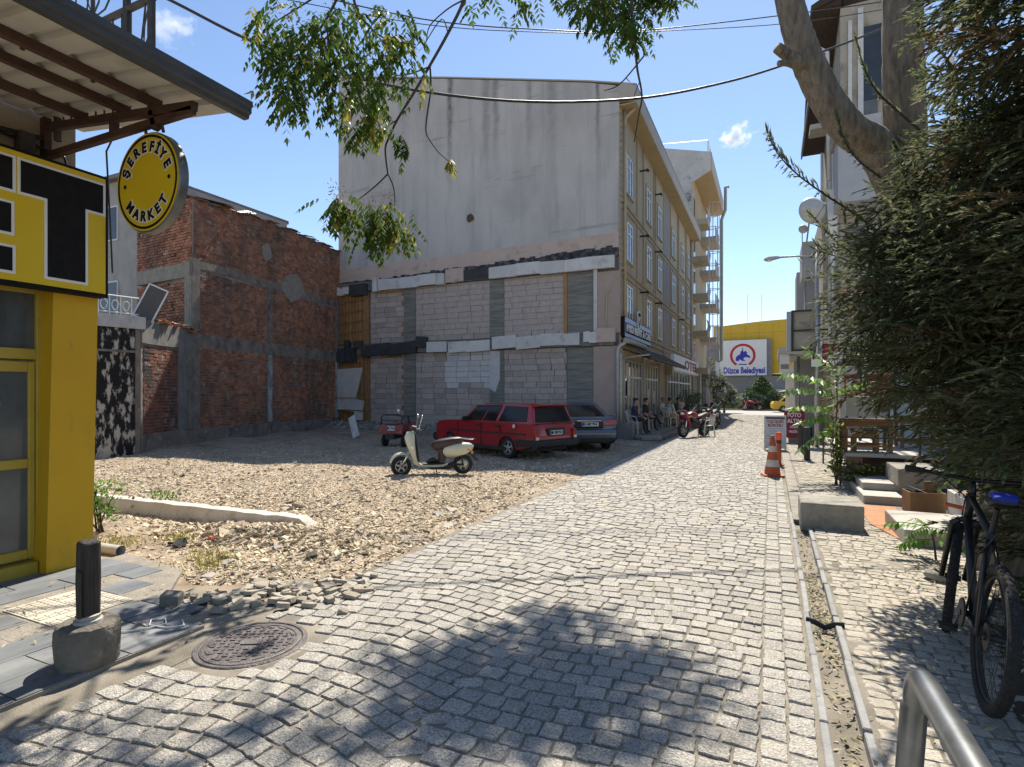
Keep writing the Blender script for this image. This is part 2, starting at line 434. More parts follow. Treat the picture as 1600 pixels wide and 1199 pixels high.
b.box((0, 0, .009), (.13, .06, .010)); b.build('lid', M['iron'], mh, local=True)
mat('mortar', [(.20, .18, .15), (.32, .285, .235)], 6, .95, .7, 50)
b = MB(); vs = []; n = 40
for i in range(n):
    q = 2*PI*i/n; r = .43+.035*math.sin(3*q+1)+.02*math.sin(7*q)
    vs += [(MH[0]+.35*math.cos(q), MH[1]+.35*math.sin(q), -.010), (MH[0]+r*math.cos(q), MH[1]+r*math.sin(q), -.013)]
b.add(vs, [(2*i, 2*i+1, (2*i+3) % (2*n), (2*i+2) % (2*n)) for i in range(n)]); tag(b.build('mortar_ring', M['mortar'], smooth=True), kind='structure')
# --- gutter
gut = tag(MB().bb(.26, .46, -1.5, 8.4, -.12, -.065).build('gutter', M['joint_sand']), kind='structure')
y = -1.5
while y < 8.3:
    for x in (.25, .445):
        b = MB(); l = .8+random.uniform(-.03, .03); b.box((x+random.uniform(-.006, .006), y+l/2, -.035), (.042, l-.008, .08+random.uniform(-.008, .008)), (0, 0, random.uniform(-.006, .006)))
        b.build('kerb_stone', M['kerb'], gut, bevel=.006, bseg=1)
    y += .8
y = 8.4
while y < 47:
    b = MB(); b.box((.36, y+.5, -.03), (.19, .985, .07), (0, 0, random.uniform(-.01, .01))); b.build('channel_slab', M['concrete'], gut, bevel=.008, bseg=1); y += 1
b = MB(); b.tube([(.235, 4.70, .012), (.29, 4.70, .004), (.36, 4.705, -.03), (.42, 4.70, .004), (.485, 4.70, .012)], .014, 6, sq=1.6)
mat('black_plastic', [(.012, .012, .013), (.022, .022, .023)], 30, .45, .15, 120, coord='O')
tag(b.build('drain_strap', M['black_plastic']), 'black strap lying across the leaf-filled gutter', 'strap')
# --- right pavement of worn setts
pave = tag(MB().bb(.46, 9.0, -1.5, 47, -.06, -.009).build('pavement', M['joint_sand']), kind='structure')
lst = []; y = -1.0
while y < 47:
    x = .47+random.uniform(0, .03); far = y > 12
    xm = 1.75 if y < 8.6 else (1.15 if y < 11.6 else 1.9)
    while x < xm:
        l = random.uniform(.085, .15); tw = random.uniform(-.08, .08)
        if 5.6 < y < 8 and x > .9: tw += .25*math.sin(x*5)
        lst.append((x+l/2, y+random.uniform(-.008, .008)+.03*math.sin(x*3+y), tw, l-.008, .098)); x += l
    y += .106
lay_setts(lst, pave, M['paver'], M['paver'], 290, 'paving_stone', -.004)
# --- cross street and far ground
tag(MB().bb(-120, 120, 48.5, 61, -.08, -.02).build('cross_street', M['asphalt']), kind='structure')
far = tag(MB().bb(-120, 120, 61, 64.5, -.05, .10).build('far_pavement', M['concrete']), kind='structure')
# --- tiled forecourt of the market
mat('slate_tile', [(.095, .103, .112), (.155, .163, .17), (.24, .243, .243)], 3.5, .55, .12, 60, rand=.18, stretch=(1, .28, 1), layers=(blotch((.36, .34, .30), 5, .60, .75, amt=.5),))
mat('cream_tile', [(.48, .43, .34), (.60, .55, .45)], 8, .6, .2, 60, layers=(blotch((.30, .25, .18), 10, .56, .7, amt=.5),))
fore = tag(MB().prism([(-6.4, -2.2), (-3.73, -2.2), (-3.73, 2.72), (-4.55, 2.98), (-5.1, 3.5), (-6.4, 3.62)], 'z', -.06, .019).build('forecourt', M['mortar']), kind='structure')
tag(MB().prism([(-3.78, -2), (-3.42, -2), (-3.40, 2.3), (-3.42, 3.3), (-4.6, 3.25), (-4.5, 2.9), (-3.78, 2.7)], 'z', -.08, -.0065).build('dirt_verge', M['joint_sand']), kind='structure')
def fore_edge(x): return 2.70 if x > -4.0 else (2.95 if x > -4.6 else (3.12 if x > -5.2 else 3.4))
x = -3.735; k = 0
while x > -6.0:
    y = -2.0+(k % 2)*.3
    while y < 3.4:
        yb = min(y+.598, fore_edge(x-.15))
        xc, yc = x-.148, (y+yb)/2
        cre = (-5.40 < xc < -4.68 and 2.2 < yc < 2.85)
        if yb-y > .12 and not cre and not (-5.40 < xc < -4.68 and (y < 2.78 and yb > 2.26)):
            b = MB(); b.box((xc, yc, .017), (.29, yb-y-.008, .018)); b.v = [p+Vector((0, 0, dz_)) for dz_ in [random.uniform(-.002, .003)] for p in b.v]; o = b.build('tile', M['slate_tile'], fore, bevel=.002, bseg=1)
        y += .602
    x -= .30; k += 1
# a patch of cream embossed tiles
b = MB(); b.bb(-5.40, -4.66, 1.98, 2.86, .010, .0205); b.build('tile_bed', M['mortar'], fore)
for i in range(2):
    for j in range(2):
        c = (-5.2+i*.34, 2.37+j*.29)
        b = MB(); b.box((c[0], c[1], .021), (.33, .28, .016))
        for a in range(6):
            for d in range(4): 
                if (i+j) % 2 == 0 or a % 3: b.box((c[0]-.13+a*.052, c[1]-.10+d*.066, .031), (.038, .05, .006))
        b.build('tile', M['cream_tile'], fore)
# --- gravel and litter on the lot
mat('chips', [(.36, .29, .195), (.54, .455, .335)], 30, .95, 0, island=.42, hue=.02)
def scatter(name, n, sampler, size, m, parent, zf, flat=.35, up=.6):
    P = sampler(n); n = len(P)
    s = RNG.uniform(size[0], size[1], n)*(1+RNG.exponential(.35, n)); an = RNG.uniform(0, 2*PI, n)
    asp = RNG.uniform(.3, .85, n); th = s*flat*RNG.uniform(.4, 1, n)
    q = np.array([[1, 0], [.1, 1], [-1, .2], [-.2, -1]])
    lx = q[None, :, 0]*s[:, None]*RNG.uniform(.7, 1.1, (n, 4)); ly = q[None, :, 1]*(s*asp)[:, None]*RNG.uniform(.7, 1.1, (n, 4))
    tx = RNG.normal(0, up*.5, n)[:, None]; ty = RNG.normal(0, up*.5, n)[:, None]
    ca, sa = np.cos(an)[:, None], np.sin(an)[:, None]
    wx = P[:, 0:1]+lx*ca-ly*sa; wy = P[:, 1:2]+lx*sa+ly*ca
    zz = zf(P[:, 0], P[:, 1])[:, None]+lx*tx+ly*ty+th[:, None]*RNG.uniform(.2, 1.0, (n, 1))
    top = np.stack([wx, wy, zz], -1); bot = np.stack([wx, wy, zz-th[:, None]], -1)
    V = np.concatenate([bot, top], 1).reshape(-1, 3)
    fq = np.array([(4, 5, 6, 7), (0, 1, 5, 4), (1, 2, 6, 5), (2, 3, 7, 6), (3, 0, 4, 7)])
    Fq = ((np.arange(n)*8)[:, None, None]+fq[None]).reshape(-1, 4)
    return npmesh(name, V, Fq, m, parent, kind='stuff')
def lot_sampler(n):
    out = []
    tot = 0
    while tot < n:
        d = 1/(1/5.0-RNG.uniform(0, 1, n)*(1/5.0-1/26.)); u = RNG.uniform(80, 1010, n)
        r = (u-800)/F; x = (r*CA-SA)*d; y = (r*SA+CA)*d
        ok = (x < -3.45+.12*np.sin(y*5)+RNG.normal(0, .08, n)) & (x > -20) & (y < 20.6) & (y > 3.05+.35*np.clip(-3.9-x, 0, 1.6)) & ((y > 4.75+.06*(x+5)) | (RNG.uniform(0, 1, n) < np.where(x < -5.2, .10, .45)))
        ok &= ~((x < -15.2) & (y > 9.5-(x+15.6)*1.7))
        ok &= ~((x > -3.9) & (RNG.uniform(0, 1, n) < .5))
        out.append(np.stack([x[ok], y[ok]], -1)); tot += ok.sum()
    return np.concatenate(out)[:n]
scatter('gravel', 88000, lot_sampler, (.009, .024), M['chips'], None, lot_h)
mat('rubble', [(.30, .27, .23), (.46, .42, .36)], 9, .95, .5, 50, island=.3, rand=.25)
def heap_sampler(n):
    x = RNG.uniform(-18.6, -5.6, n); y = 20.75-np.abs(RNG.normal(0, .65, n))
    k = (x < -8) | (RNG.uniform(0, 1, n) < .25); return np.stack([x[k], y[k]], -1)
scatter('rubble', 2600, heap_sampler, (.04, .11), M['rubble'], None, lot_h, .7, .8)
def strip_sampler(n):
    x = -5.3+RNG.normal(0, .75, n); y = 4.7+RNG.normal(0, .26, n)+.06*(x+5); return np.stack([x, y], -1)
scatter('rubble', 900, lot_sampler, (.025, .06), M['rubble'], None, lot_h, .45, .5)
scatter('gravel', 2600, strip_sampler, (.012, .034), M['chips'], None, lambda x, y: lot_h(x, y)+.005, .5, .8)
# loose stones by the torn pavement edge
mat('tan_stone', [(.27, .235, .185), (.40, .355, .285)], 9, .9, .5, 80, rand=.25); stone_me = [sett_mesh('loose_sett', 300+i, M['tan_stone']) for i in range(6)]
rub = []
for i in range(110):
    t = random.random(); x = -4.35+t*1.2+random.gauss(0, .12); y = 3.15+t*.66+random.gauss(0, .19)
    rub.append((x, y))
sp = thing('stone_pile', 'heap of loose broken paving stones where the tiled pavement ends', 'stone pile', (-3.9, 3.5, -.02), kind=None)
for i, (x, y) in enumerate(rub):
    o = bpy.data.objects.new('stone', stone_me[i % 6]); COL.objects.link(o); o.parent = sp
    o.location = Vector((x, y, .022+abs(random.gauss(0, .014))))-sp.location
    o.rotation_euler = (random.gauss(0, .16), random.gauss(0, .16), random.uniform(0, 6)); s = random.uniform(.06, .165); o.scale = (s, s*random.uniform(.45, .9), random.uniform(.5, .9))
p = G(268, 950)
b = MB(); b.box((p.x, p.y, .06), (.14, .11, .125), (.12, .1, .5)); tag(b.build('paving_block', M['concrete_dark'], bevel=.014), 'single dark paving block standing on the tiles beside the stone heap', 'paving block')
# low broken wall in the lot
mat('whitewash', [(.42, .39, .35), (.56, .53, .48)], 4, .9, .5, 40, layers=(blotch((.27, .23, .19), 5, .55, .7, amt=.8),))
b = MB(); a = Vector((-9.3, 4.72, 0)); e = Vector((-5.0, 5.28, 0)); d = (e-a).normalized(); nn = Vector((-d.y, d.x, 0))*.09
n = 26; vs = []
for i in range(n+1):
    p = a+(e-a)*i/n; t = i/n; h = .24-.10*t+random.uniform(-.012, .012)-(.10 if t > .93 else 0)
    vs += [p-nn-Vector((0, 0, .1)), p+nn-Vector((0, 0, .1)), p+nn*.9+Vector((0, 0, h+random.uniform(-.01, .01))), p-nn*.9+Vector((0, 0, h))]
fs = [(0, 1, 2, 3), (4*n+3, 4*n+2, 4*n+1, 4*n)]
for i in range(n):
    for j in range(4): fs.append((4*i+j, 4*i+4+j, 4*i+4+(j+1) % 4, 4*i+(j+1) % 4))
b.add(vs, fs); tag(b.build('low_wall', M['whitewash']), 'low broken whitewashed wall stub crossing the gravel lot', 'wall')
# plank, dark tarp scraps and pipe in the lot
mat('old_wood', [(.15, .09, .05), (.33, .21, .12)], 5, .8, .4, 40, stretch=(1, 1, 1), rand=.2)
pp = G(190, 872); b = MB()
b.tube([(pp.x-.42, pp.y-.02, .065), (pp.x-.05, pp.y+.02, .06)], .055, 14, cap=False); b.tube([(pp.x-.05, pp.y+.02, .06), (pp.x-.42, pp.y-.02, .065)], .047, 14, cap=False)
mat('grey_pipe', [(.34, .33, .30), (.48, .47, .44)], 8, .5)
tag(b.build('drain_pipe', M['grey_pipe'], smooth=True), 'short grey plastic drain pipe sticking out behind the wooden bollard post', 'pipe')
mat('tar_felt', [(.02, .02, .022), (.055, .055, .06)], 8, .85, .6, 50)
for nm, u, v, s, lb in (('felt_scrap', 285, 852, .13, 'crumpled black felt scrap on the bare dirt behind the forecourt'), ('red_brick_shard', 330, 846, .07, 'small pile of bright red brick shards on the dirt')):
    c = G(u, v); b = MB()
    for k in range(9): b.box((c.x+random.gauss(0, s*.5), c.y+random.gauss(0, s*.35), .02+random.random()*.03), (s*random.uniform(.4, 1), s*random.uniform(.3, .7), .02), (random.gauss(0, .4), random.gauss(0, .4), random.uniform(0, 3)))
    if nm[0] == 'r': mat('brick_shard', [(.42, .10, .05), (.50, .17, .10)], 12, .9)
    tag(b.build(nm, M['tar_felt'] if nm[0] == 'f' else M['brick_shard']), lb, 'debris')
# ================================================================== BRICK BUILDING (left of the lot)
def PL(u, v, p0, p1):
    """point where the view through (u,v) meets the upright plane over p0-p1"""
    d = ray(u, v); e = Vector((p1[0]-p0[0], p1[1]-p0[1])); n = Vector((-e.y, e.x))
    return at((p0[0]*n.x+p0[1]*n.y)/(d.x*n.x+d.y*n.y), u, v)
mat('brick_red', [(.21, .088, .052), (.33, .148, .085), (.40, .21, .135)], 3.5, .92, .5, 60, island=.30, detail=8,
    layers=(blotch((.085, .065, .055), 1.0, .44, .66, (1, 1, .5), .78), blotch((.34, .26, .20), 7, .6, .72, amt=.5), blotch((.33, .30, .27), 2.6, .60, .68, (1, 1, .6), .7, 3)))
mat('brick_stained', [(.15, .06, .04), (.26, .10, .06)], 3.5, .92, .5, 60, island=.25,
    layers=(blotch((.045, .045, .043), 1.3, .45, .58, (1, 1, .5), .95), blotch((.30, .29, .27), 3.5, .58, .66, (1, 1, .7), .8, 5)))
mat('brick_mortar', [(.19, .14, .115), (.31, .27, .24)], 4, .95, .6, 40, layers=(blotch((.08, .065, .06), 1.1, .5, .66, (1, 1, .5), .8),))
mat('old_concrete', [(.15, .125, .105), (.255, .22, .185)], 3, .92, .6, 40, layers=(blotch((.08, .07, .065), 2.4, .52, .66, (1, 1, .6), .8), blotch((.42, .42, .42), 6, .6, .68, amt=.5)))
mat('flaked_paint', [(.34, .40, .40), (.22, .21, .20)], 5, .9, .4, 50, contrast=(.42, .58), stretch=(1, 1, .5))
mat('mouldy_plaster', [(.012, .012, .012), (.03, .03, .03), (.36, .33, .28), (.44, .41, .35)], 6, .9, .5, 40, contrast=(.47, .60), stretch=(1, 1, .4), detail=12)
bp = [Vector((-15.95, 7.2)), Vector((-15.6, 9.5)), Vector((-17.0, 12.0)), Vector((-18.85, 20.85))]
bb_ = thing('brick_building', 'tall unplastered red brick building with concrete frame along the left of the lot', 'building', (-17, 12, 0))
def V2(p, z): return Vector((p.x, p.y, z))
def wall_face(p0, p1, out):
    """frame of a wall: p0->p1 along, z up; out = +1/-1 picks the side the wall looks to"""
    e = (p1-p0).normalized(); n = Vector((e.y, -e.x))*out
    return e, n
def bricks(name, p0, p1, s0, s1, z0, z1, out, m, parent, bw=.20, bh=.095, jt=.016, proud=.012, top=None, skip=.02, depth=.05):
    e, n = wall_face(p0, p1, out); rows = int((z1-z0)/bh); P = []
    for r in range(rows):
        z = z0+(r+.5)*bh; x = s0+(-bw/2 if r % 2 else 0)
        while x < s1-.02:
            a, b = max(x, s0), min(x+bw, s1); x += bw
            if b-a < .04 or random.random() < skip: continue
            if top and z > top((a+b)/2): continue
            P.append(((a+b)/2+random.uniform(-.004, .004), z+random.uniform(-.004, .004), b-a-jt, bh-jt*random.uniform(.7, 1.5), proud+random.gauss(0, .006), random.gauss(0, .02)))
    P = np.array(P); k = len(P)
    sg = np.array([(-1, -1), (1, -1), (1, 1), (-1, 1)])*.5
    ls = P[:, 0:1]+sg[None, :, 0]*P[:, 2:3]; lz = P[:, 1:2]+sg[None, :, 1]*P[:, 3:4]+sg[None, :, 0]*P[:, 2:3]*P[:, 5:6]
    fr = np.maximum(P[:, 4:5], .002)+RNG.uniform(-.003, .003, (k, 4))
    def pts(o): return np.stack([p0.x+e.x*ls+n.x*o, p0.y+e.y*ls+n.y*o, lz], -1)
    V = np.concatenate([pts(np.full((k, 4), -depth)), pts(fr)], 1).reshape(-1, 3)
    fq = np.array([(4, 5, 6, 7), (0, 1, 5, 4), (1, 2, 6, 5), (2, 3, 7, 6), (3, 0, 4, 7)])
    Fq = ((np.arange(k)*8)[:, None, None]+fq[None]).reshape(-1, 4)
    return npmesh(name, V, Fq, m, parent, kind='stuff')
def slab(p0, p1, s0, s1, z0, z1, out, o0, o1, rough=0.0, seg=1):
    """a box on a wall face: along s0..s1, up z0..z1, standing from o0 to o1 out of the face"""
    e, n = wall_face(p0, p1, out); b = MB(); vs = []
    k = seg
    for i in range(k+1):
        s = s0+(s1-s0)*i/k; r = random.uniform(-rough, rough); r2 = random.uniform(-rough, rough)
        q = p0+e*s; a = q+n*o0; c = q+n*(o1+random.uniform(-rough, rough)*.3)
        vs += [V2(a, z0+r), V2(c, z0+r), V2(c, z1+r2), V2(a, z1+r2)]
    fs = [(0, 1, 2, 3), (4*k+3, 4*k+2, 4*k+1, 4*k)]
    for i in range(k):
        for j in range(4): fs.append((4*i+j, 4*i+4+j, 4*i+4+(j+1) % 4, 4*i+(j+1) % 4))
    return b.add(vs, fs)
# core of the building (mortar backing)
P2, P3 = bp[2], bp[3]; L23 = (P3-P2).length
def topz(s):
    t = s/L23
    return 8.02+.35*math.sin(t*2.2)+.18*t+.05*math.sin(s*5)
b = MB(); n = 30; vs = []
for i in range(n+1):
    s = L23*i/n; q = P2+(P3-P2)*i/n; z = topz(s)
    vs += [V2(q, -.1), V2(q, z), V2(q+Vector((-3.3, .4)), z+.1), V2(q+Vector((-3.3, .4)), -.1)]
fs = [(0, 1, 2, 3), (4*n+3, 4*n+2, 4*n+1, 4*n)]
for i in range(n):
    for j in range(4): fs.append((4*i+j, 4*i+4+j, 4*i+4+(j+1) % 4, 4*i+(j+1) % 4))
b.add(vs, fs)
b.prism([(bp[1].x, bp[1].y), (P2.x, P2.y), (-20.4, 12.4), (-20.4, 9.5)], 'z', -.1, 3.75)
b.build('wall', M['brick_mortar'], bb_)
sm = (PL(421, 600, P2, P3).xy-P2).length
for z0, z1 in ((.55, 3.22), (3.64, 5.82), (6.09, 8.7)):
    tp = (lambda s: topz(s)-.06) if z1 > 8 else None
    bricks('brick', P2, P3, .27 if z1 < 8 else .02, sm-.11 if z1 < 8 else L23-.05, z0, z1, 1, M['brick_red'], bb_, top=tp)
    if z1 < 8: bricks('brick', P2, P3, sm+.12, L23-.42, z0, z1, 1, M['brick_red'], bb_)
slab(P2, P3, -.02, L23, 3.20, 3.66, 1, -.1, .02, .03, 30).build('beam', M['old_concrete'], bb_)
slab(P2, P3, -.02, L23-.1, 5.80, 6.10, 1, -.1, .014, .03, 30).build('beam', M['old_concrete'], bb_)
slab(P2, P3, -.02, L23, -.1, .55, 1, -.1, .07, .06, 22).build('plinth', M['old_concrete'], bb_)
for s0, s1, za, zb in ((-.03, .26, .5, 6.1), (sm-.11, sm+.12, .5, 3.2), (sm-.10, sm+.12, 3.66, 5.8), (L23-.42, L23-.2, .5, 3.2), (L23-.42, L23-.2, 3.66, 5.8)):
    slab(P2, P3, s0, s1, za, zb, 1, -.1, .045, .0).build('column', M['flaked_paint'] if zb < 3.3 and s0 > 1 else M['old_concrete'], bb_)
for (u0, u1, v0, v1) in ((438, 475, 433, 468), (408, 424, 383, 406)):
    q0 = PL(u0, v1, P2, P3); q1 = PL(u1, v0, P2, P3); s0, s1 = (q0.xy-P2).length, (q1.xy-P2).length
    e, nrm = wall_face(P2, P3, 1); b = MB(); pts = []
    for k in range(14):
        a = 2*PI*k/14; pts.append((( s0+s1)/2+(s1-s0)/2*math.cos(a)*random.uniform(.75, 1.05), (q0.z+q1.z)/2+(q1.z-q0.z)/2*math.sin(a)*random.uniform(.8, 1.05)))
    vs = [V2(P2+e*s+nrm*.036, z) for s, z in pts]+[V2(P2+e*s-nrm*.02, z) for s, z in pts]
    b.add(vs, [tuple(range(14))]+[(i, (i+1) % 14, 14+(i+1) % 14, 14+i) for i in range(14)]); b.build('plaster_patch', M['concrete'], bb_)
# skew lower wall with its beam, brick infill and column
P1 = bp[1]; L12 = (P2-P1).length
bricks('brick', P1, P2, .12, L12-.95, .55, 3.05, 1, M['brick_stained'], bb_)
slab(P1, P2, .0, L12-.05, 3.08, 3.74, 1, -.1, .04, .02, 8).build('beam', M['concrete_dark'], bb_)
slab(P1, P2, .0, L12-.05, -.1, .56, 1, -.1, .05, .03, 8).build('plinth', M['old_concrete'], bb_)
slab(P1, P2, L12-.95, L12-.42, .56, 3.08, 1, -.1, .03).build('column', M['concrete_dark'], bb_)
slab(P1, P2, L12-.40, L12-.05, .56, 3.08, 1, -.1, .05).build('column', M['old_concrete'], bb_)
# upper face towards the street end
Q0 = Vector((-20.3, 12.25)); L02 = (P2-Q0).length
bricks('brick', Q0, P2, 0, L02-.4, 3.9, 5.5, 1, M['brick_red'], bb_, proud=.02)
bricks('brick', Q0, P2, 0, L02-.03, 5.98, 8.1, 1, M['brick_red'], bb_, proud=.02)
slab(Q0, P2, 0, L02-.02, 5.5, 5.98, 1, -.1, .04, .015, 6).build('beam', M['concrete'], bb_)
slab(Q0, P2, L02-.38, L02-.02, 3.75, 5.5, 1, -.1, .05).build('column', M['concrete'], bb_)
# broken ledge of bricks over the skew wall
scatter('brick_rubble', 260, lambda n: np.stack([P1.x+(P2.x-P1.x)*(tt := RNG.uniform(.15, .98, n))-RNG.uniform(0, .5, n), P1.y+(P2.y-P1.y)*tt+RNG.uniform(-.05, .4, n)], -1), (.05, .11), M['brick_red'], bb_, lambda x, y: 3.76+.05*np.sin(x*9), .5, .4)
# roof edge: tiles and sheets
mat('roof_tile', [(.16, .07, .045), (.30, .15, .10)], 5, .85, .3, 40, rand=.3)
mat('roof_sheet', [(.11, .105, .10), (.20, .19, .185)], 4, .7)
for i in range(46):
    s = L23*(i+.5)/46; e, nrm = wall_face(P2, P3, 1); q = P2+e*s
    if random.random() < .12: continue
    b = MB(); b.box((q.x+nrm.x*.03-.12, q.y, topz(s)+.05+random.uniform(-.02, .03)), (.42, .17, .035), (random.gauss(0, .06), .24+random.gauss(0, .05), random.gauss(0, .08)))
    b.build('roof_tile', M['roof_tile'], bb_)
b = MB(); b.quad(V2(P2+Vector((-.1, .1)), 8.16), V2(P2+Vector((.12, 1.5)), 8.2), V2(P2+Vector((-3, 1.9)), 9.0), V2(P2+Vector((-3.4, .2)), 9.0)); b.quad(V2(P2+Vector((-.1, .1)), 8.12), V2(P2+Vector((-3.4, .2)), 8.96), V2(P2+Vector((-3, 1.9)), 8.96), V2(P2+Vector((.12, 1.5)), 8.16))
b.build('roof_sheet', M['roof_sheet'], bb_)
# TV antenna on that roof
pa = PL(391, 345, P2+Vector((-.8, 0)), P3+Vector((-.8, 0)))
mat('galv', [(.33, .34, .35), (.48, .49, .50)], 12, .42, metal=.7)
an = thing('roof_antenna', 'thin television antenna standing on the brick building roof', 'antenna', (pa.x, pa.y, pa.z-.25))
b = MB(); b.tube([(0, 0, -.3), (0, 0, .62)], .02, 5); b.build('mast', M['galv'], an, local=True)
b = MB(); b.tube([(-.55, -.1, .60), (.15, .03, .55)], .014, 5)
for k in range(6): b.tube([(-.5+k*.12, -.28, .59-k*.006), (-.5+k*.12, .18, .59-k*.006)], .008, 4)
b.build('boom', M['galv'], an, local=True)
# mould-black wall left of the brick one, its terrace and railing
bw = thing('mouldy_wall', 'peeling white plaster wall covered in black mould left of the red brickwork', 'wall', (-15.8, 8.3, 0))
b = MB(); b.prism([(bp[0].x, bp[0].y), (bp[1].x-.02, bp[1].y-.02), (-18.5, 9.45), (-18.5, 7.2)], 'z', -.1, 3.45); b.build('wall', M['mouldy_plaster'], bw)
slab(bp[0], bp[1], (bp[1]-bp[0]).length-.13, (bp[1]-bp[0]).length-.02, -.1, 3.5, 1, -.05, .03).build('corner_strip', M['old_concrete'], bw)
slab(bp[0], bp[1], 0, (bp[1]-bp[0]).length-.03, 2.80, 2.86, 1, -.05, .02).build('ledge', M['old_concrete'], bw)
mat('white_plaster', [(.42, .41, .39), (.56, .55, .53)], 2.5, .9, .3, 40, layers=(blotch((.25, .24, .22), 1.5, .52, .7, (1, 1, .5), .6),))
slab(bp[0], bp[1], -.1, (bp[1]-bp[0]).length+.1, 3.45, 3.78, 1, -.25, .06).build('parapet', M['white_plaster'], bw)
b = MB(); e, nrm = wall_face(bp[0], bp[1], 1); LL = (bp[1]-bp[0]).length
for k in range(int(LL/.26)):
    c = bp[0]+e*(.2+k*.26)-nrm*.1
    pts = [V2(c+e*(.09*math.cos(t)*(1-.05*t)), 4.05+.13*math.sin(t)) for t in np.linspace(0, 2*PI, 12)]
    b.tube(pts, .012, 5)
    pts = [V2(c+e*.13, 3.78), V2(c+e*.13, 4.3)]; b.tube(pts, .012, 5)
b.tube([V2(bp[0]-nrm*.1, 4.3), V2(bp[1]-nrm*.1, 4.3)], .016, 5); b.tube([V2(bp[0]-nrm*.1, 3.86), V2(bp[1]-nrm*.1, 3.86)], .012, 5)
mat('white_metal', [(.55, .55, .53), (.66, .66, .64)], 8, .5)
b.build('railing', M['white_metal'], bw)
# leaning window screen on that terrace
sc0 = PL(222, 500, P1+Vector((-.25, 0)), P2+Vector((-.25, 0)))
ws = thing('window_screen', 'white framed dark window screen leaning on the terrace above the mouldy wall', 'window screen', (sc0.x, sc0.y, 3.78)); ws.rotation_euler = (math.radians(-6), math.radians(24), math.radians(28))
b = MB(); fw, fh = .55, 1.0
for x, z, sx, sz in ((0, .02, fw, .04), (0, fh, fw, .04), (-fw/2, fh/2, .04, fh), (fw/2, fh/2, .04, fh)): b.box((x, 0, z), (sx, .03, sz))
b.build('frame', M['white_metal'], ws, local=True)
mat('mesh_dark', [(.06, .055, .05), (.10, .09, .085)], 20, .7)
MB().box((0, 0, fh/2), (fw-.04, .006, fh-.04)).build('mesh', M['mesh_dark'], ws, local=True)
# grey plastered house behind
mat('grey_plaster', [(.27, .265, .255), (.37, .365, .35)], 1.4, .9, .3, 40, layers=(blotch((.17, .165, .16), .9, .52, .66, (1, 1, .5), .7),))
ph = thing('plastered_house', 'tall grey plastered house standing behind the yellow market sign', 'building', (-23, 13.5, 0))
MB().bb(-28, -20.35, 12.6, 19, -.1, 9.6).build('wall', M['grey_plaster'], ph)
MB().bb(-28.2, -20.45, 12.35, 19.2, 9.6, 9.75).build('roof', M['roof_sheet'], ph)
for zz in (4.6, 7.4):
    wn = MB(); wn.bb(-23.2, -22.0, 12.56, 12.6, zz, zz+1.3); w_ = wn.build('window', M['white_metal'], ph)
    MB().bb(-23.14, -22.63, 12.545, 12.56, zz+.06, zz+1.24).bb(-22.57, -22.06, 12.545, 12.56, zz+.06, zz+1.24).build('pane', mat('house_glass', [(.03, .035, .04), (.05, .055, .06)], 3, .08, spec=.6) if 'house_glass' not in M else M['house_glass'], w_)
# ================================================================== APARTMENT BLOCK WITH THE TORN GABLE
YG = 20.8; XF = -5.19
def gx_(u): return PY(u, 600, YG).x
def gz_(u, v): return PY(u, v, YG).z
st = [streak((.12, .12, .115), gx_(703), .22, 16, 8.6, .95), streak((.20, .20, .195), gx_(760), .30, 15, 9.5, .7), streak((.17, .17, .165), gx_(775), .25, 15, 10, .8),
      streak((.20, .20, .195), gx_(826), .2, 15, 9.5, .7), streak((.22, .22, .215), gx_(862), .3, 14.5, 8.5, .6), streak((.15, .15, .145), gx_(934), .13, 14, 9.0, .8), streak((.22, .22, .21), gx_(630), .5, 15, 11, .5)]
mat('gable_plaster', [(.37, .352, .335), (.45, .43, .41), (.50, .48, .455)], .55, .92, .7, 9, stretch=(1, 1, .7), detail=8,
    layers=tuple(st)+(blotch((.27, .265, .265), 1.0, .5, .72, (2.2, 1, .18), .6), blotch((.23, .23, .225), .9, .60, .68, (.35, 1, 3.2), .55, 2), blotch((.46, .455, .45), 5, .62, .75, amt=.5)))
mat('pink_plaster', [(.45, .35, .295), (.53, .425, .365)], 1.5, .92, .3, 40, layers=(blotch((.27, .22, .20), 2, .56, .7, (1, 1, 1.6), .7),))
mat('mauve_plaster', [(.34, .265, .225), (.41, .325, .28)], 1.5, .92, .3, 40)
mat('block', [(.36, .305, .275), (.44, .38, .345)], 5, .95, .4, 60, rand=.15, layers=(blotch((.29, .24, .215), 3, .55, .7, amt=.6),))
mat('block_joint', [(.13, .11, .105), (.20, .17, .165)], 5, .95, .4, 60)
mat('block_white', [(.50, .49, .485), (.60, .59, .58)], 5, .9, .4, 60, rand=.06)
mat('foam_white', [(.52, .51, .49), (.62, .61, .59)], 3, .85, .3, 50, rand=.08, layers=(blotch((.34, .30, .25), 2.6, .56, .72, (1, 1, .7), .8),))
mat('beige_wall', [(.385, .325, .225), (.44, .375, .27)], 1.3, .9, .2, 60, layers=(blotch((.25, .205, .14), 1.2, .55, .72, (1, 1, .5), .6),))
mat('trim', [(.345, .285, .195), (.41, .34, .24)], 3, .9)
mat('band_grey', [(.25, .22, .195), (.30, .27, .24)], 2, .9)
mat('pvc', [(.62, .63, .64), (.70, .71, .72)], 6, .4)
mat('glass_dark', [(.025, .03, .035), (.05, .055, .06)], 1.5, .06, spec=.8)
mat('fascia', [(.36, .335, .285), (.44, .41, .36)], 2, .85, layers=(blotch((.26, .24, .21), 2, .56, .7, amt=.6),))
mat('soffit', [(.40, .30, .16), (.47, .36, .21)], 2, .85)
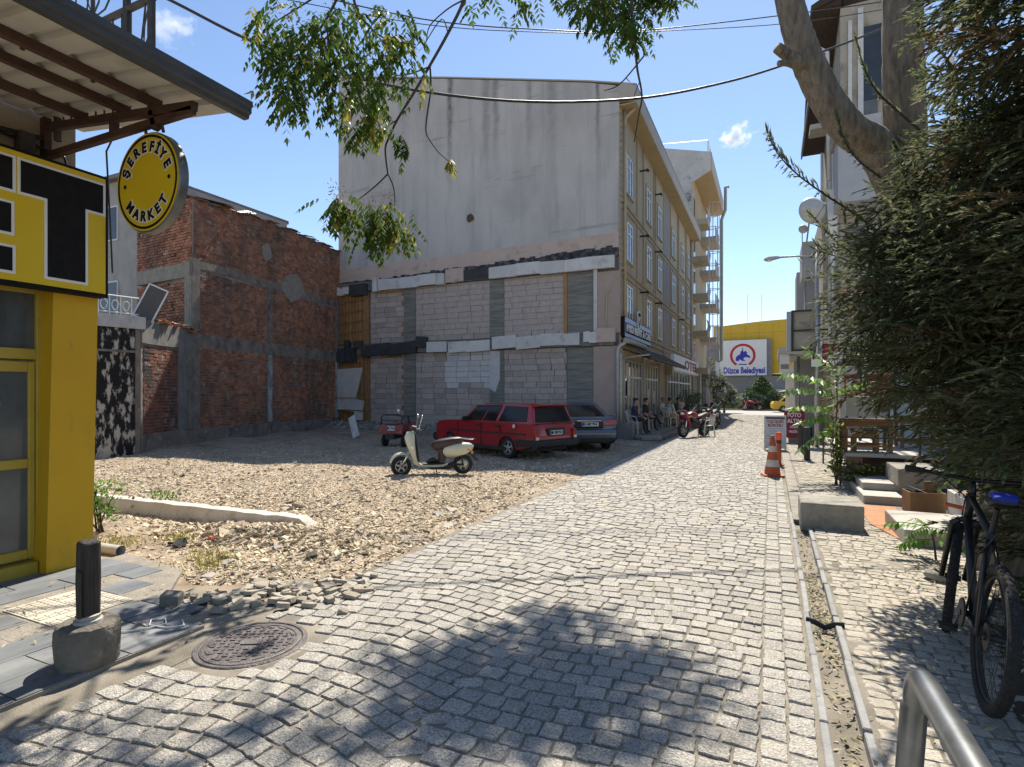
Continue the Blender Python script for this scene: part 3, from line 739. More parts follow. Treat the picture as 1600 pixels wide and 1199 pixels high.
mat('bitumen', [(.018, .018, .02), (.055, .055, .06), (.16, .155, .15)], 5, .85, .7, 30, contrast=(.35, .7))
apt = thing('apartment_block', 'four storey apartment block with a blank grey gable torn open at its two lower floors', 'building', (-12, YG, 0))
b = MB(); x0 = -18.9
gtop = [(XF, 13.35), (-6.4, 13.75), (-12.9, 15.45), (x0, 16.9)]
b.prism([(x0, -.1), (XF, -.1)]+gtop, 'y', YG+.06, 41.5); b.build('wall', M['beige_wall'], apt)
zc = 7.75
b = MB(); b.prism([(x0, 7.62), (XF-.05, 7.80)]+[(x if x > x0 and x < XF else x-(.02 if x == XF else 0), z-.02) for x, z in gtop], 'y', YG, YG+.06); b.build('gable_plaster', M['gable_plaster'], apt)
b = MB(); b.prism([(x0-.01, 6.85), (XF-.04, 7.22), (XF-.04, 7.80), (x0-.01, 7.62)], 'y', YG-.01, YG+.055); b.build('plaster_band', M['pink_plaster'], apt)
b = MB()
for i in range(60):
    xa = x0+.05+(XF-x0-.1)*i/60; xb = x0+.05+(XF-x0-.1)*(i+1)/60; t = (i+.5)/60
    if gx_(595) < xa < gx_(600): continue
    z1 = 6.95+.33*t+random.uniform(-.05, .06); b.bb(xa, xb, YG-.03-random.random()*.03, YG+.05, 6.9, z1)
tag(b.build('felt_strip', M['bitumen'], apt), kind='stuff')
# backing of the torn part, beams, columns
MB().bb(x0+.02, XF-.03, YG+.02, YG+.07, -.1, 6.95).build('backing', M['block_joint'], apt)
def gslab(u0, u1, z0, z1, o0, o1, m, name, rough=0.0, bevel=0.0):
    b = MB(); xa, xb = gx_(u0), gx_(u1); k = max(1, int(abs(xb-xa)/.25)) if rough else 1
    for i in range(k):
        a, c = xa+(xb-xa)*i/k, xa+(xb-xa)*(i+1)/k
        b.bb(a, c, YG-o1-random.uniform(0, rough), YG+.03-o0, z0-random.uniform(0, rough), z1+random.uniform(0, rough))
    return b.build(name, m, apt, bevel=bevel)
for z0, z1 in ((3.5, 4.0), (6.45, 6.95)):
    gslab(531, 960, z0+.03, z1-.03, 0, .12, M['concrete_dark'], 'beam')
for u0, u1 in ((632, 650), (766, 788)):
    for z0, z1 in ((-.1, 3.5), (4.0, 6.45)): gslab(u0, u1, z0, z1, 0, .05, M['concrete_board'], 'column')
for z0, z1 in ((-.1, 3.5), (4.0, 6.45)): gslab(887, 928, z0, z1, 0, .035, M['concrete_board'], 'column')
gslab(928, 969.5, -.1, 3.5, 0, .07, M['mauve_plaster'], 'plaster_return'); gslab(934, 969.5, 4.0, 6.35, 0, .06, M['mauve_plaster'], 'plaster_return')
gslab(928.5, 934, 4.05, 6.45, .0, .10, M['foam_white'], 'foam_strip')
mat('wood_orange', [(.26, .135, .05), (.40, .23, .10)], 4, .85, .4, 40, stretch=(3, 3, .6), rand=.25)
gslab(881.5, 886.5, 4.0, 6.45, 0, .06, M['wood_orange'], 'stud')
# aerated blocks, one by one
bme = {}
def block_me(m):
    if m.name not in bme:
        o = MB().box((0, 0, 0), (1, .08, 1)).build('block', m, local=True, bevel=.006, bseg=1); bme[m.name] = o.data; bpy.data.objects.remove(o)
    return bme[m.name]
cnt = 0; p0 = org(apt); rest = MB()
bays = [(579, 632), (650, 766), (788, 886)]
for fl, (z0, z1) in enumerate(((.05, 3.5), (4.02, 6.45))):
    for bi, (ua, ub) in enumerate(bays):
        if bi == 2 and fl == 1: ub = 881
        xa, xb = gx_(ua), gx_(ub); h = .235; r = 0; z = z0
        while z < z1-.05:
            hh = min(h, z1-z); x = xa-(random.uniform(.15, .45) if r else 0)
            while x < xb-.02:
                l = .60*random.uniform(.96, 1.03); a, c = max(x, xa), min(x+l, xb); x += l
                if c-a < .07: continue
                u, v, d = proj(((a+c)/2, YG, z+hh/2))
                wht = fl == 0 and bi == 1 and u > 699+4*math.sin(z*9) and v < 602+3*math.sin(x*6)
                m = M['block_white'] if wht else M['block']
                gap = .012+(.03 if random.random() < .07 else 0); pr = .012+random.gauss(0, .008)
                cnt += 1
                if cnt <= 300 and z > .6:
                    o = bpy.data.objects.new('block', block_me(m)); COL.objects.link(o); o.parent = apt
                    o.location = Vector(((a+c)/2, YG-pr+.04, z+hh/2))-p0; o.scale = (c-a-gap, 1, hh-.012); o.rotation_euler = (random.gauss(0, .006), random.gauss(0, .006), random.gauss(0, .008))
                else:
                    rest.box(((a+c)/2, YG-pr+.04, z+hh/2), (c-a-gap, .08, hh-.012), m=1 if wht else 0)
            z += h; r += 1
tag(rest.build('block', [M['block'], M['block_white']], apt), kind='stuff')
for z0, z1 in ((.5, 3.2), (4.3, 6.3)):      # red clay plugs beside the column
    z = z0
    while z < z1:
        b = MB(); b.bb(gx_(628), gx_(632), YG-.03, YG+.03, z, z+.2); b.build('brick', M['brick_red'], apt); z += .46
# foam panels on the beams
def panels(us, z0, z1, m, o=.24, sk=0):
    for ua, ub in zip(us[:-1], us[1:]):
        xa, xb = gx_(ua), gx_(ub)
        b = MB(); dz = random.uniform(-.03, .03); b.prism([(xa+.008, z0+dz), (xb-.008, z0+dz+sk), (xb-.008, z1+dz+sk+random.uniform(-.03, .02)), (xa+.008, z1+dz+random.uniform(-.03, .02))], 'y', YG-o-random.uniform(0, .02), YG-.10)
        b.build('foam_panel', m, apt, bevel=.008, bseg=1)
mat('foam_black', [(.03, .032, .035), (.06, .062, .066)], 4, .8, .4, 40, rand=.2)
panels([596, 627, 657, 685, 698], 6.45, 6.93, M['foam_white']); panels([768, 810, 847, 884, 924, 962], 6.47, 6.93, M['foam_white'])
panels([524, 533, 541, 551], 6.38, 6.72, M['foam_white']); panels([551, 578], 6.3, 6.85, M['foam_black'], .26); panels([588, 594.5], 6.4, 7.05, M['foam_white'], .3)
panels([727, 764], 6.5, 6.95, M['foam_black'], .14); 
gslab(699, 727, 6.5, 7.05, 0, .16, M['pink_plaster'], 'broken_plaster', .04)
panels([570, 612, 655], 3.42, 3.92, M['foam_black'], .28, .1); panels([655, 671], 3.75, 4.2, M['foam_black'], .28)
panels([671, 702], 3.52, 3.95, M['foam_white']); panels([705, 733, 769], 3.48, 3.93, M['foam_white'], .24, .04); panels([773, 810, 847], 3.5, 3.98, M['foam_white'], .25, .06); panels([847, 885, 908], 3.6, 4.05, M['foam_white'])
panels([914, 923, 934], 3.66, 4.05, M['foam_white'], .2); panels([934, 963], 3.66, 4.18, M['pink_plaster'], .22)
panels([524, 545, 560], 3.2, 3.85, M['foam_black'], .3); panels([545, 551], 3.8, 4.2, M['foam_black'], .32); panels([559, 571], 3.85, 4.15, M['foam_black'], .34)
panels([572, 579], 3.35, 3.9, M['foam_black'], .2)
b = MB(); b.prism([(gx_(766.5), 1.9), (gx_(775), 1.75), (gx_(782), 2.3), (gx_(782), 3.45), (gx_(766.5), 3.48)], 'y', YG-.075, YG); b.build('white_patch', M['block_white'], apt)
# bay of wooden laths and its frame
MB().bb(gx_(523), gx_(578), YG-.02, YG+.05, -.1, 6.4).build('board_back', M['wood_orange'], apt)
for fl, (z0, z1, u1) in enumerate(((.1, 3.3, 566), (3.95, 6.35, 577))):
    k = 0; u = 524
    while u < u1:
        xa = gx_(u); b = MB(); b.bb(xa, xa+.055+random.uniform(0, .03), YG-.075, YG-.02, z0+random.uniform(0, .2), z1-random.uniform(0, .1)); b.build('lath', M['wood_orange'], apt); u += 5.4+random.uniform(-1, 1)
    nz = int((z1-z0)/.48)
    for i in range(nz+1):
        z = z0+.15+i*.48; b = MB(); b.rtube([(gx_(523), YG-.10, z-.05), (gx_(u1+1), YG-.10, z+.09)], .05, .06); b.build('batten', M['old_wood'], apt)
for ua, ub, z0, z1 in ((566, 570.5, .1, 3.4), (572, 576, .2, 3.4), (571, 578, 4, 6.4)): gslab(ua, ub, z0, z1, 0, .12, M['wood_orange'], 'stud')
b = MB(); b.prism([(gx_(530), .95), (gx_(570), .8), (gx_(573), 1.35), (gx_(560), 1.45), (gx_(571), 2.9), (gx_(530), 2.85)], 'y', YG-.24, YG-.16); b.build('foam_board', M['foam_white'], apt)
b = MB(); b.bb(gx_(558), gx_(571), YG-.22, YG-.16, .45, .85); b.build('foam_board', M['foam_white'], apt)
for z in (.93, 1.5):
    b = MB(); b.rtube([(gx_(526), YG-.27, z), (gx_(587), YG-.27, z-.03)], .04, .035); b.build('batten', M['old_wood'], apt)
for ua, ub, z in ((594, 628, 6.32), (596, 628, 3.36)):
    gslab(ua, ub, z, z+.1, 0, .09, M['wood_orange'], 'lintel_board')
# nest-like hole in the gable
hp = PY(735, 341, YG); b = MB(); pts = [(hp.x+.2*math.cos(a)*random.uniform(.8, 1.1), hp.z+.2*math.sin(a)*random.uniform(.75, 1.1)) for a in np.linspace(0, 2*PI, 14)[:-1]]
mat('hole_brown', [(.05, .03, .02), (.16, .10, .06)], 14, .95, .8, 60); b.prism(pts, 'y', YG-.02, YG+.03); b.build('broken_hole', M['hole_brown'], apt)
# gable coping, eave, roof
b = MB(); xs = [x0-.05]+[p[0] for p in gtop[::-1][1:-1]]+[-4.55]; zs = [16.9, 15.45, 13.75, 13.2]
poly = [(x, z+.02) for x, z in zip(xs, zs)]+[(x, z+.07) for x, z in zip(xs[::-1], zs[::-1])]
b.prism(poly, 'y', YG-.03, 41.9); b.build('roof', M['fascia'], apt)
b = MB(); b.prism([(XF-.02, 12.72), (-4.58, 12.62), (-4.55, 13.18), (XF-.02, 13.42)], 'y', YG-.06, 41.85); b.build('eave', M['fascia'], apt)
b = MB(); b.bb(XF, -4.60, YG-.0, 41.8, 12.58, 12.62); b.build('soffit', M['soffit'], apt)
# front: string courses, pilasters, windows
FY = [22.3, 26.2, 29.0, 33.4, 37.1, 40.0]; WW = [.95, .95, .95, 1.0, 1.0, 1.0]
for z in (4.15, 6.45, 9.05):
    MB().bb(XF, XF+.07, YG+.1, 41.45, z, z+.07).build('string_course', M['trim'], apt); MB().bb(XF, XF+.05, YG+.1, 41.45, z-.22, z-.15).build('string_course', M['trim'], apt)
MB().bb(XF, XF+.02, 30.1, 32.2, 3.7, 12.6).build('grey_band', M['band_grey'], apt)
for y in (23.7, 25.0, 27.5, 27.9, 32.3, 35.0, 35.5, 38.5, 38.9, 41.2):
    MB().bb(XF, XF+.055, y-.06, y+.06, 4.3, 12.55).build('pilaster', M['trim'], apt)
b = MB()
for z in np.arange(.4, 12.5, .26): b.bb(XF-.005, XF+.035, YG+.08, YG+.24, z, z+.13)
tag(b.build('quoin', M['trim'], apt), kind='stuff')
def window(parent, xw, y, z, wd, ht, sill=True):
    fr = MB(); t = .07
    fr.bb(xw, xw+.05, y-wd/2, y+wd/2, z, z+t).bb(xw, xw+.05, y-wd/2, y+wd/2, z+ht-t, z+ht)
    for yy in (y-wd/2+t/2, y, y+wd/2-t/2): fr.bb(xw, xw+.05, yy-t/2, yy+t/2, z+t, z+ht-t)
    fr.bb(xw, xw+.045, y-wd/2+t, y+wd/2-t, z+ht*.70, z+ht*.70+.05)
    f = fr.build('window', M['pvc'], parent)
    MB().bb(xw, xw+.02, y-wd/2+t, y-t/2, z+t, z+ht-t).bb(xw, xw+.02, y+t/2, y+wd/2-t, z+t, z+ht-t).build('pane', M['glass_dark'], f)
    MB().bb(xw, xw+.10, y-wd/2-.08, y+wd/2+.08, z-.06, z).build('sill', M['marble'], f)
    sd_ = MB()
    for yy in (y-wd/2-.10, y+wd/2+.10): sd_.bb(xw, xw+.04, yy-.07, yy+.07, z-.06, z+ht+.12)
    sd_.bb(xw, xw+.045, y-wd/2-.03, y+wd/2+.03, z+ht+.02, z+ht+.14)
    sd_.build('surround', M['trim'], f)
for zi, z in enumerate((4.45, 6.95, 9.6)):
    for y, wd in zip(FY, WW): window(apt, XF, y, z, wd, 1.55)
for k, (y, z) in enumerate(((24.4, 8.55), (24.4, 11.4), (27.6, 11.4), (27.6, 8.6), (35.2, 6.2), (24.4, 6.1), (27.6, 6.1))):
    b = MB(); b.tube([(XF, y, z), (XF+.35, y, z)], .04, 8); b.tube([(XF+.30, y, z-.05), (XF+.36, y, z+.02)], .085, 8); b.build('flue', M['black_plastic'], apt)
mat('beige_pipe', [(.40, .33, .215), (.46, .38, .26)], 5, .6)
b = MB(); b.tube([(XF+.09, 21.25, 12.55), (XF+.09, 21.25, 4.4)], .055, 10); b.tube([(XF+.5, 21.25, 12.6), (XF+.12, 21.25, 12.3), (XF+.09, 21.25, 12.0)], .055, 10); b.build('downpipe', M['beige_pipe'], apt, smooth=True)
b = MB(); b.tube([(XF+.09, 41.0, 12.5), (XF+.09, 41.0, 3.2)], .06, 8); b.build('downpipe', M['beige_pipe'], apt, smooth=True)
q = PY(940, 500, YG-.09); b = MB(); b.tube([(XF+.03, YG-.05, 6.35), (gx_(949), YG-.09, 5.45), (gx_(948.5), YG-.09, 4.2)], .03, 7); b.build('pipe', M['beige_pipe'], apt)
b = MB(); b.tube([(XF-.05, YG-.13, .3), (XF-.05, YG-.13, 3.35), (XF+.05, YG-.16, 3.5), (XF+.25, YG-.16, 3.6)], .06, 10); b.build('downpipe', M['grey_pipe'], apt, smooth=True)
b = MB(); b.tube([(XF+.06, YG-.1, .3), (XF+.06, YG-.1, 3.2)], .05, 10); b.build('downpipe', M['grey_pipe'], apt, smooth=True)
# ground floor shop fronts
mat('shop_glass', [(.03, .035, .038), (.07, .075, .08)], .8, .07, spec=.8)
mat('alu', [(.42, .42, .41), (.52, .52, .51)], 9, .4, metal=.4)
for ya, yb, nn in ((21.4, 24.6, 5), (25.1, 28.3, 5), (31.2, 35.2, 4), (35.5, 40.4, 4)):
    MB().bb(XF, XF+.02, ya, yb, .45, 3.0).build('shop_window', M['shop_glass'], apt)
    b = MB()
    for k in range(nn+1):
        y = ya+(yb-ya)*k/nn; b.bb(XF, XF+.06, y-.04, y+.04, .4, 3.05)
    for z in (.42, 2.35, 3.0): b.bb(XF, XF+.055, ya, yb, z-.04, z+.04)
    b.build('window_frame', M['alu'], apt)
for y in (24.85, 28.7, 30.9): MB().bb(XF, XF+.12, y-.2, y+.2, .3, 3.3).build('pier', M['fascia'], apt)
mat('poster', [(.45, .17, .06), (.60, .55, .48), (.35, .25, .22)], 6, .6, contrast=(.35, .65))
for y, z in ((21.75, 2.3), (22.0, 1.6), (26.0, 1.3), (27.3, 1.2)): MB().bb(XF+.06, XF+.068, y-.22, y+.22, z, z+.6).build('poster', M['poster'], apt)
# building beyond, taller, with balconies
tall = thing('balcony_building', 'taller beige building with balconies and a caged ladder beyond the apartment block', 'building', (-8, 46, 0))
mat('white_weathered', [(.40, .385, .37), (.52, .505, .49)], 1.2, .9, .3, 20, layers=(blotch((.13, .12, .115), .8, .54, .64, (1, 1, 1.5), .8), blotch((.17, .16, .15), 2.2, .60, .68, amt=.6)))
MB().prism([(-14, -.1), (XF-.02, -.1), (XF-.02, 18.6), (-14, 21.4)], 'y', 41.95, 52).build('wall', M['beige_wall'], tall)
MB().prism([(-14, 12), (XF-.03, 12), (XF-.03, 16.9), (-3.9, 17.6), (-3.9, 18.9), (-14, 21.5)], 'y', 41.86, 41.945).build('gable_plaster', M['white_weathered'], tall)
MB().prism([(XF-.03, 18.2), (-3.85, 17.7), (-3.85, 18.9), (XF-.03, 19.2)], 'y', 41.95, 53).build('eave', M['fascia'], tall)
MB().bb(XF-.02, -3.87, 41.96, 53, 17.62, 17.70).build('soffit', M['soffit'], tall)
b = MB()
for y in np.arange(42, 52.5, 1.5): b.tube([(-4.1, y, 18.9), (-4.1, y, 19.8)], .025, 4)
b.tube([(-4.1, 42, 19.8), (-4.1, 52, 19.8)], .025, 4); b.tube([(-4.1, 42, 19.4), (-4.1, 52, 19.4)], .02, 4); b.tube([(-4.1, 42, 19.8), (-8, 42, 20.2)], .025, 4); b.build('roof_railing', M['galv'], tall)
for i, z in enumerate((3.3, 6.0, 8.7, 11.4, 14.1)):
    bl = MB(); bl.bb(XF, -4.15, 42.3, 44.2, z-.15, z+.25); f = bl.build('balcony', M['beige_wall'], tall)
    b = MB()
    for y in np.arange(42.3, 44.3, .18): b.tube([(-4.2, y, z+.25), (-4.12-.1*math.sin((y-42.3)*1.6), y, z+.6), (-4.2, y, z+1.0)], .018, 4)
    b.tube([(-4.2, 42.3, z+1.0), (-4.2, 44.2, z+1.0)], .03, 4); b.build('railing', M['galv'], f)
    w_ = MB(); w_.bb(XF-.02, XF+.03, 42.5, 43.7, z+.3, z+2.2); f2 = w_.build('balcony_door', M['pvc'], tall); MB().bb(XF+.03, XF+.04, 42.6, 43.05, z+.4, z+2.1).bb(XF+.03, XF+.04, 43.15, 43.6, z+.4, z+2.1).build('pane', M['glass_dark'], f2)
    bl = MB(); bl.bb(XF, -4.0, 47.2, 50.5, z-.15, z+.2); f = bl.build('balcony', M['fascia'], tall)
    b = MB()
    for y in np.arange(47.2, 50.6, .25): b.tube([(-4.05, y, z+.2), (-4.05, y, z+1.0)], .02, 4)
    b.tube([(-4.05, 47.2, z+1.0), (-4.05, 50.5, z+1.0)], .03, 4); b.build('railing', M['galv'], f)
b = MB()
for s_ in (-.28, .28): b.tube([(-4.35, 45.6+s_, 2.6), (-4.35, 45.6+s_, 16.4)], .03, 5)
for z in np.arange(2.8, 16.3, .3): b.tube([(-4.35, 45.32, z), (-4.35, 45.88, z)], .018, 4)
for z in np.arange(5, 16.6, .95):
    b.tube([(-4.35+.75*math.sin(t), 45.6-.38*math.cos(t), z) for t in np.linspace(0, PI, 9)], .025, 4)
for t in np.linspace(.35, PI-.35, 5): b.tube([(-4.35+.75*math.sin(t), 45.6-.38*math.cos(t), 5), (-4.35+.75*math.sin(t), 45.6-.38*math.cos(t), 16.3)], .018, 4)
mat('pink_metal', [(.46, .38, .35), (.56, .48, .45)], 6, .55); b.build('caged_ladder', M['pink_metal'], tall)
b = MB(); b.tube([(-3.2, 50.2, 19.1), (-3.5, 50.2, 19.1), (-3.5, 50.2, 17.2), (-3.8, 50.2, 16.4), (-3.8, 50.2, 4.5), (-4.6, 50.2, 4.1)], .13, 10); mat('zinc', [(.24, .27, .265), (.33, .36, .35)], 3, .45, metal=.4); b.build('chimney_pipe', M['zinc'], tall, smooth=True)
MB().bb(XF, XF+.3, 44.5, 45.1, .2, 3.2).build('pier', M['fascia'], tall)
for ya, yb in ((42.3, 44.2), (45.6, 51)):
    MB().bb(XF, XF+.03, ya, yb, .4, 2.9).build('shop_window', M['shop_glass'], tall)
    b = MB(); [b.bb(XF+.03, XF+.07, y-.05, y+.05, .3, 2.95) for y in np.linspace(ya, yb, 4)]; b.build('window_frame', M['alu'], tall)
MB().prism([(XF, 3.0), (-3.2, 2.5), (-3.2, 2.62), (XF, 3.2)], 'y', 45.5, 51.5).build('awning', M['roof_sheet'], tall)
# municipal hall across the far street
mat('hall_yellow', [(.56, .36, .03), (.62, .41, .05)], 2, .7, .1, 40)
mat('hall_grey', [(.20, .195, .20), (.27, .265, .27)], 3, .85)
mat('white_print', [(.66, .67, .68), (.72, .73, .74)], 2, .6)
YH = 70.0; hx = lambda u: PY(u, 600, YH).x; hz = lambda v, u=1180: PY(u, v, YH).z
hall = thing('town_hall', 'large yellow and grey town hall with a curved top across the far street', 'building', (-5, YH, 0))
xs = [hx(1115)+(hx(1300)-hx(1115))*i/20 for i in range(21)]
top = [(x, hz(508)+.5*math.sin(PI*min(1, max(0, (i-1)/13)) * .5)) for i, x in enumerate(xs)]
MB().prism([(xs[0], hz(586)), (xs[-1], hz(586))]+top[::-1], 'y', YH, YH+20).build('upper_wall', M['hall_yellow'], hall)
b = MB()
for u in np.arange(1120, 1300, 22): b.bb(hx(u)-.015, hx(u)+.015, YH-.02, YH, hz(586), hz(507))
for v in (520, 545, 566): b.bb(xs[0], xs[-1], YH-.018, YH, hz(v)-.015, hz(v)+.015)
mat('hall_joint', [(.38, .24, .03), (.42, .27, .04)], 3, .8); b.build('panel_joint', M['hall_joint'], hall)
MB().bb(xs[0]-20, xs[-1], YH-.4, YH+18, 0, hz(588)).build('lower_wall', M['hall_grey'], hall)
MB().bb(xs[0]-20, hx(1206), YH-.45, YH+.2, hz(588), hz(531)).build('grey_panel', M['hall_grey'], hall)
b = MB(); b.bb(hx(1206), hx(1238), YH-.5, YH-.4, hz(640), hz(612)); b.build('doorway', M['glass_dark'], hall)
b = MB(); b.bb(hx(1204), hx(1240), YH-1.4, YH-.4, hz(612), hz(609)); b.build('canopy', M['white_print'], hall)
bs = thing('town_hall_sign', 'big white square sign with a red ring and blue rider on the town hall', 'sign', (hx(1163), YH-.8, hz(612)))
MB().bb(hx(1125), hx(1198), YH-.9, YH-.45, hz(587), hz(532)).build('board', M['white_print'], bs)
mat('sign_red', [(.42, .02, .03), (.46, .03, .04)], 5, .6); mat('sign_blue', [(.03, .03, .35), (.04, .045, .42)], 5, .6)
cx_, cz_ = hx(1161), hz(556); R1, R2 = abs(hx(1181)-hx(1161)), abs(hx(1177)-hx(1161))
b = MB(); n = 40; a0, a1 = math.radians(-58), math.radians(238); vs = []
for i in range(n+1):
    t = a0+(a1-a0)*i/n; vs += [(cx_+R1*math.cos(t), YH-.91, cz_+R1*math.sin(t)), (cx_+R2*math.cos(t), YH-.91, cz_+R2*math.sin(t)), (cx_+R2*math.cos(t), YH-.9, cz_+R2*math.sin(t)), (cx_+R1*math.cos(t), YH-.9, cz_+R1*math.sin(t))]
b.add(vs, [(4*i+j, 4*i+4+j, 4*i+4+(j+1) % 4, 4*i+(j+1) % 4) for i in range(n) for j in range(4)]); b.build('ring', M['sign_red'], bs)
s = R1/22.0
hr = [(-14, -13), (-8, -13), (-6, -9), (-1, -13), (6, -13), (1, -9), (4, -5), (9, -5), (14, -7), (16, -5), (12, -1), (8, 2), (9, 6), (5, 9), (2, 6), (1, 10), (0, 19), (-1, 10), (-4, 8), (-5, 2), (-10, -1), (-14, -5)]
b = MB(); b.prism([(cx_+x*s*.85, cz_+y*s*.85+1*s) for x, y in hr], 'y', YH-.915, YH-.9); b.build('rider_emblem', M['sign_blue'], bs)
b = MB(); b.bb(cx_-7*s, cx_+7*s, YH-.912, YH-.9, cz_-17.5*s, cz_-15.5*s); b.build('emblem_base', M['sign_blue'], bs)
lettering('lettering', '1 987', 3.0*s, (cx_, YH-.906, cz_-19*s), (1, 0, 0), (0, 0, 1), M['sign_blue'], bs, bold=.05) if False else None
lettering('lettering', 'Düzce Belediyesi', 1, (hx(1163), YH-.906, hz(579.5)), (1, 0, 0), (0, 0, 1), M['sign_blue'], bs, bold=.035, width=abs(hx(1194)-hx(1130)))
for i, u in enumerate((1168, 1190)):
    b = MB(); p = PY(u, 500, YH+6); b.tube([(p.x, p.y, 9), (p.x, p.y, p.z+3.2)], .028, 5)
    tag(b.build('roof_mast', M['galv']), ('shorter thin mast above the town hall, left of its twin', 'thin mast above the town hall, right of its twin')[i], 'mast', 'thin masts on the town hall roof')
# ================================================================== MARKET SHOP (left)
XP = -6.1
mat('yellow_paint', [(.52, .305, .008), (.58, .345, .012)], 1.2, .55, .08, 60, spec=.4, layers=(blotch((.36, .22, .02), 2.2, .55, .75, (1, 1, .4), .55), blotch((.24, .15, .03), 9, .62, .75, (1, 1, .3), .4),))
mat('yellow_frame', [(.36, .26, .03), (.44, .33, .05)], 3, .6, .1, 60, layers=(blotch((.18, .13, .03), 4, .56, .7, amt=.5),))
mat('sign_yellow', [(.60, .42, .010), (.64, .46, .014)], 2, .5)
mat('black_print', [(.008, .008, .009), (.014, .014, .015)], 12, .8, spec=.15)
mat('cream_wall', [(.30, .25, .19), (.40, .34, .27)], 2, .9, .3, 40, layers=(blotch((.18, .15, .11), 2, .5, .68, amt=.7),))
mat('rust_steel', [(.05, .028, .022), (.095, .05, .038)], 8, .75, .2, 60)
mat('sheet_white', [(.44, .43, .40), (.54, .53, .50)], 2, .6, layers=(blotch((.30, .28, .25), 2.5, .56, .72, amt=.6),))
mat('gutter_grey', [(.035, .038, .04), (.06, .064, .068)], 5, .5)
ya, yb = PX(73, 897, XP).y, PX(147, 880, XP).y
shop = thing('market_shop', 'small market with yellow door frame and yellow pilaster at the left edge', 'shop', (-7, 1, 0))
MB().bb(-9.5, XP-.28, -4, yb-.02, 0, 4.6).build('wall', M['cream_wall'], shop)
MB().prism([(ya, .0), (yb-.02, .0), (yb+.03, 2.7), (ya+.06, 2.7)], 'x', XP-.28, XP).build('pilaster', M['yellow_paint'], shop, bevel=.006, bseg=1)
MB().bb(XP-.28, XP-.12, -3, ya-.005, 0, .13).build('threshold', M['yellow_frame'], shop, bevel=.01, bseg=1)
XD = XP-.20
yd = PX(69, 700, XD).y; yg_ = PX(46, 700, XD).y
b = MB(); b.bb(XD-.08, XD, yd-.06, yd, .13, 2.7).bb(XD-.08, XD, -1, yd-.06, 2.02, 2.12).bb(XD-.08, XD, -1.0, -.9, .13, 2.02).bb(XD-.08, XD, -1, yd-.06, 2.64, 2.7); b.build('door_frame', M['yellow_frame'], shop, bevel=.006, bseg=1)
door = MB().bb(XD-.07, XD-.015, yg_, yd-.063, .15, 2.0).bb(XD-.07, XD-.015, .3, yg_, 1.0, 1.09).bb(XD-.07, XD-.015, .3, yg_, .15, .24).bb(XD-.07, XD-.015, .3, yg_, 1.9, 2.0).bb(XD-.07, XD-.015, .2, .3, .15, 2.0).build('door', M['yellow_frame'], shop, bevel=.008, bseg=1)
mat('dusty_glass', [(.045, .055, .06), (.10, .115, .12)], 1.2, .12, spec=.7, layers=(blotch((.16, .17, .17), 2.5, .5, .75, (1, 1, .5), .5),))
MB().bb(XD-.05, XD-.04, .3, yg_, .24, 1.0).bb(XD-.05, XD-.04, .3, yg_, 1.09, 1.9).build('pane', M['dusty_glass'], door)
MB().bb(XD-.05, XD-.04, -1, yd-.06, 2.12, 2.64).build('transom_pane', M['dusty_glass'], shop)
mat('paper_grey', [(.05, .05, .05), (.20, .20, .195)], 18, .8)
for y, z, sy, sz in ((yd-.42, 1.62, .05, .08), (yd-.34, 1.62, .05, .08), (yd-.36, 1.22, .09, .07)): MB().bb(XD-.038, XD-.035, y-sy/2, y+sy/2, z-sz/2, z+sz/2).build('sticker', M['paper_grey'], door)
# long sign
XS = -5.95
ys1 = PX(170, 460, XS).y; zb, zt = PX(170, 466, XS).z, PX(170, 278, XS).z
ls = thing('shop_sign', 'long yellow fascia sign with huge black letters outlined in white over the market door', 'sign', (XS, 1.5, zb))
MB().bb(XS-.14, XS-.012, -2.6, ys1, zb, zt).build('box', M['black_print'], ls)
MB().bb(XS-.012, XS, -2.57, ys1-.03, zb+.035, zt-.03).build('face', M['sign_yellow'], ls)
def poly_letter(name, poly, grow):
    for o, m, e in ((.003, M['white_print'], grow), (.007, M['black_print'], 0)):
        P = [Vector(p) for p in poly]; n = len(P); out = []
        for i in range(n):
            a, c, d = P[i-1], P[i], P[(i+1) % n]; e1 = (c-a).normalized(); e2 = (d-c).normalized()
            n1 = Vector((e1.y, -e1.x)); n2 = Vector((e2.y, -e2.x)); out.append(c+(n1+n2)*e)
        yield o, m, out
yT = lambda u: PX(u, 400, XS).y; zT = lambda u, v: PX(u, v, XS).z
z1, z2, z3 = zT(100, 272), zT(100, 318), zb+.115
for nm, poly in (('letter_t', [(yT(74), z3), (yT(133), z3), (yT(133), z2), (ys1-.055, z2), (ys1-.055, z1), (yT(32), z1), (yT(32), z2), (yT(74), z2)]),
                 ('letter_e', [(yT(-75), z3), (yT(19), z3), (yT(19), z3+.20), (yT(-45), z3+.20), (yT(-45), z3+.33), (yT(17), z3+.33), (yT(17), z3+.58), (yT(-45), z3+.58), (yT(-45), z2), (yT(19), z2), (yT(19), z1), (yT(-75), z1)])):
    for o, m, P in poly_letter(nm, poly, .024):
        b = MB(); b.prism([(p.x, p.y) for p in P], 'x', XS+o-.004, XS+o); b.build(nm if m is M['black_print'] else nm+'_outline', m, ls)
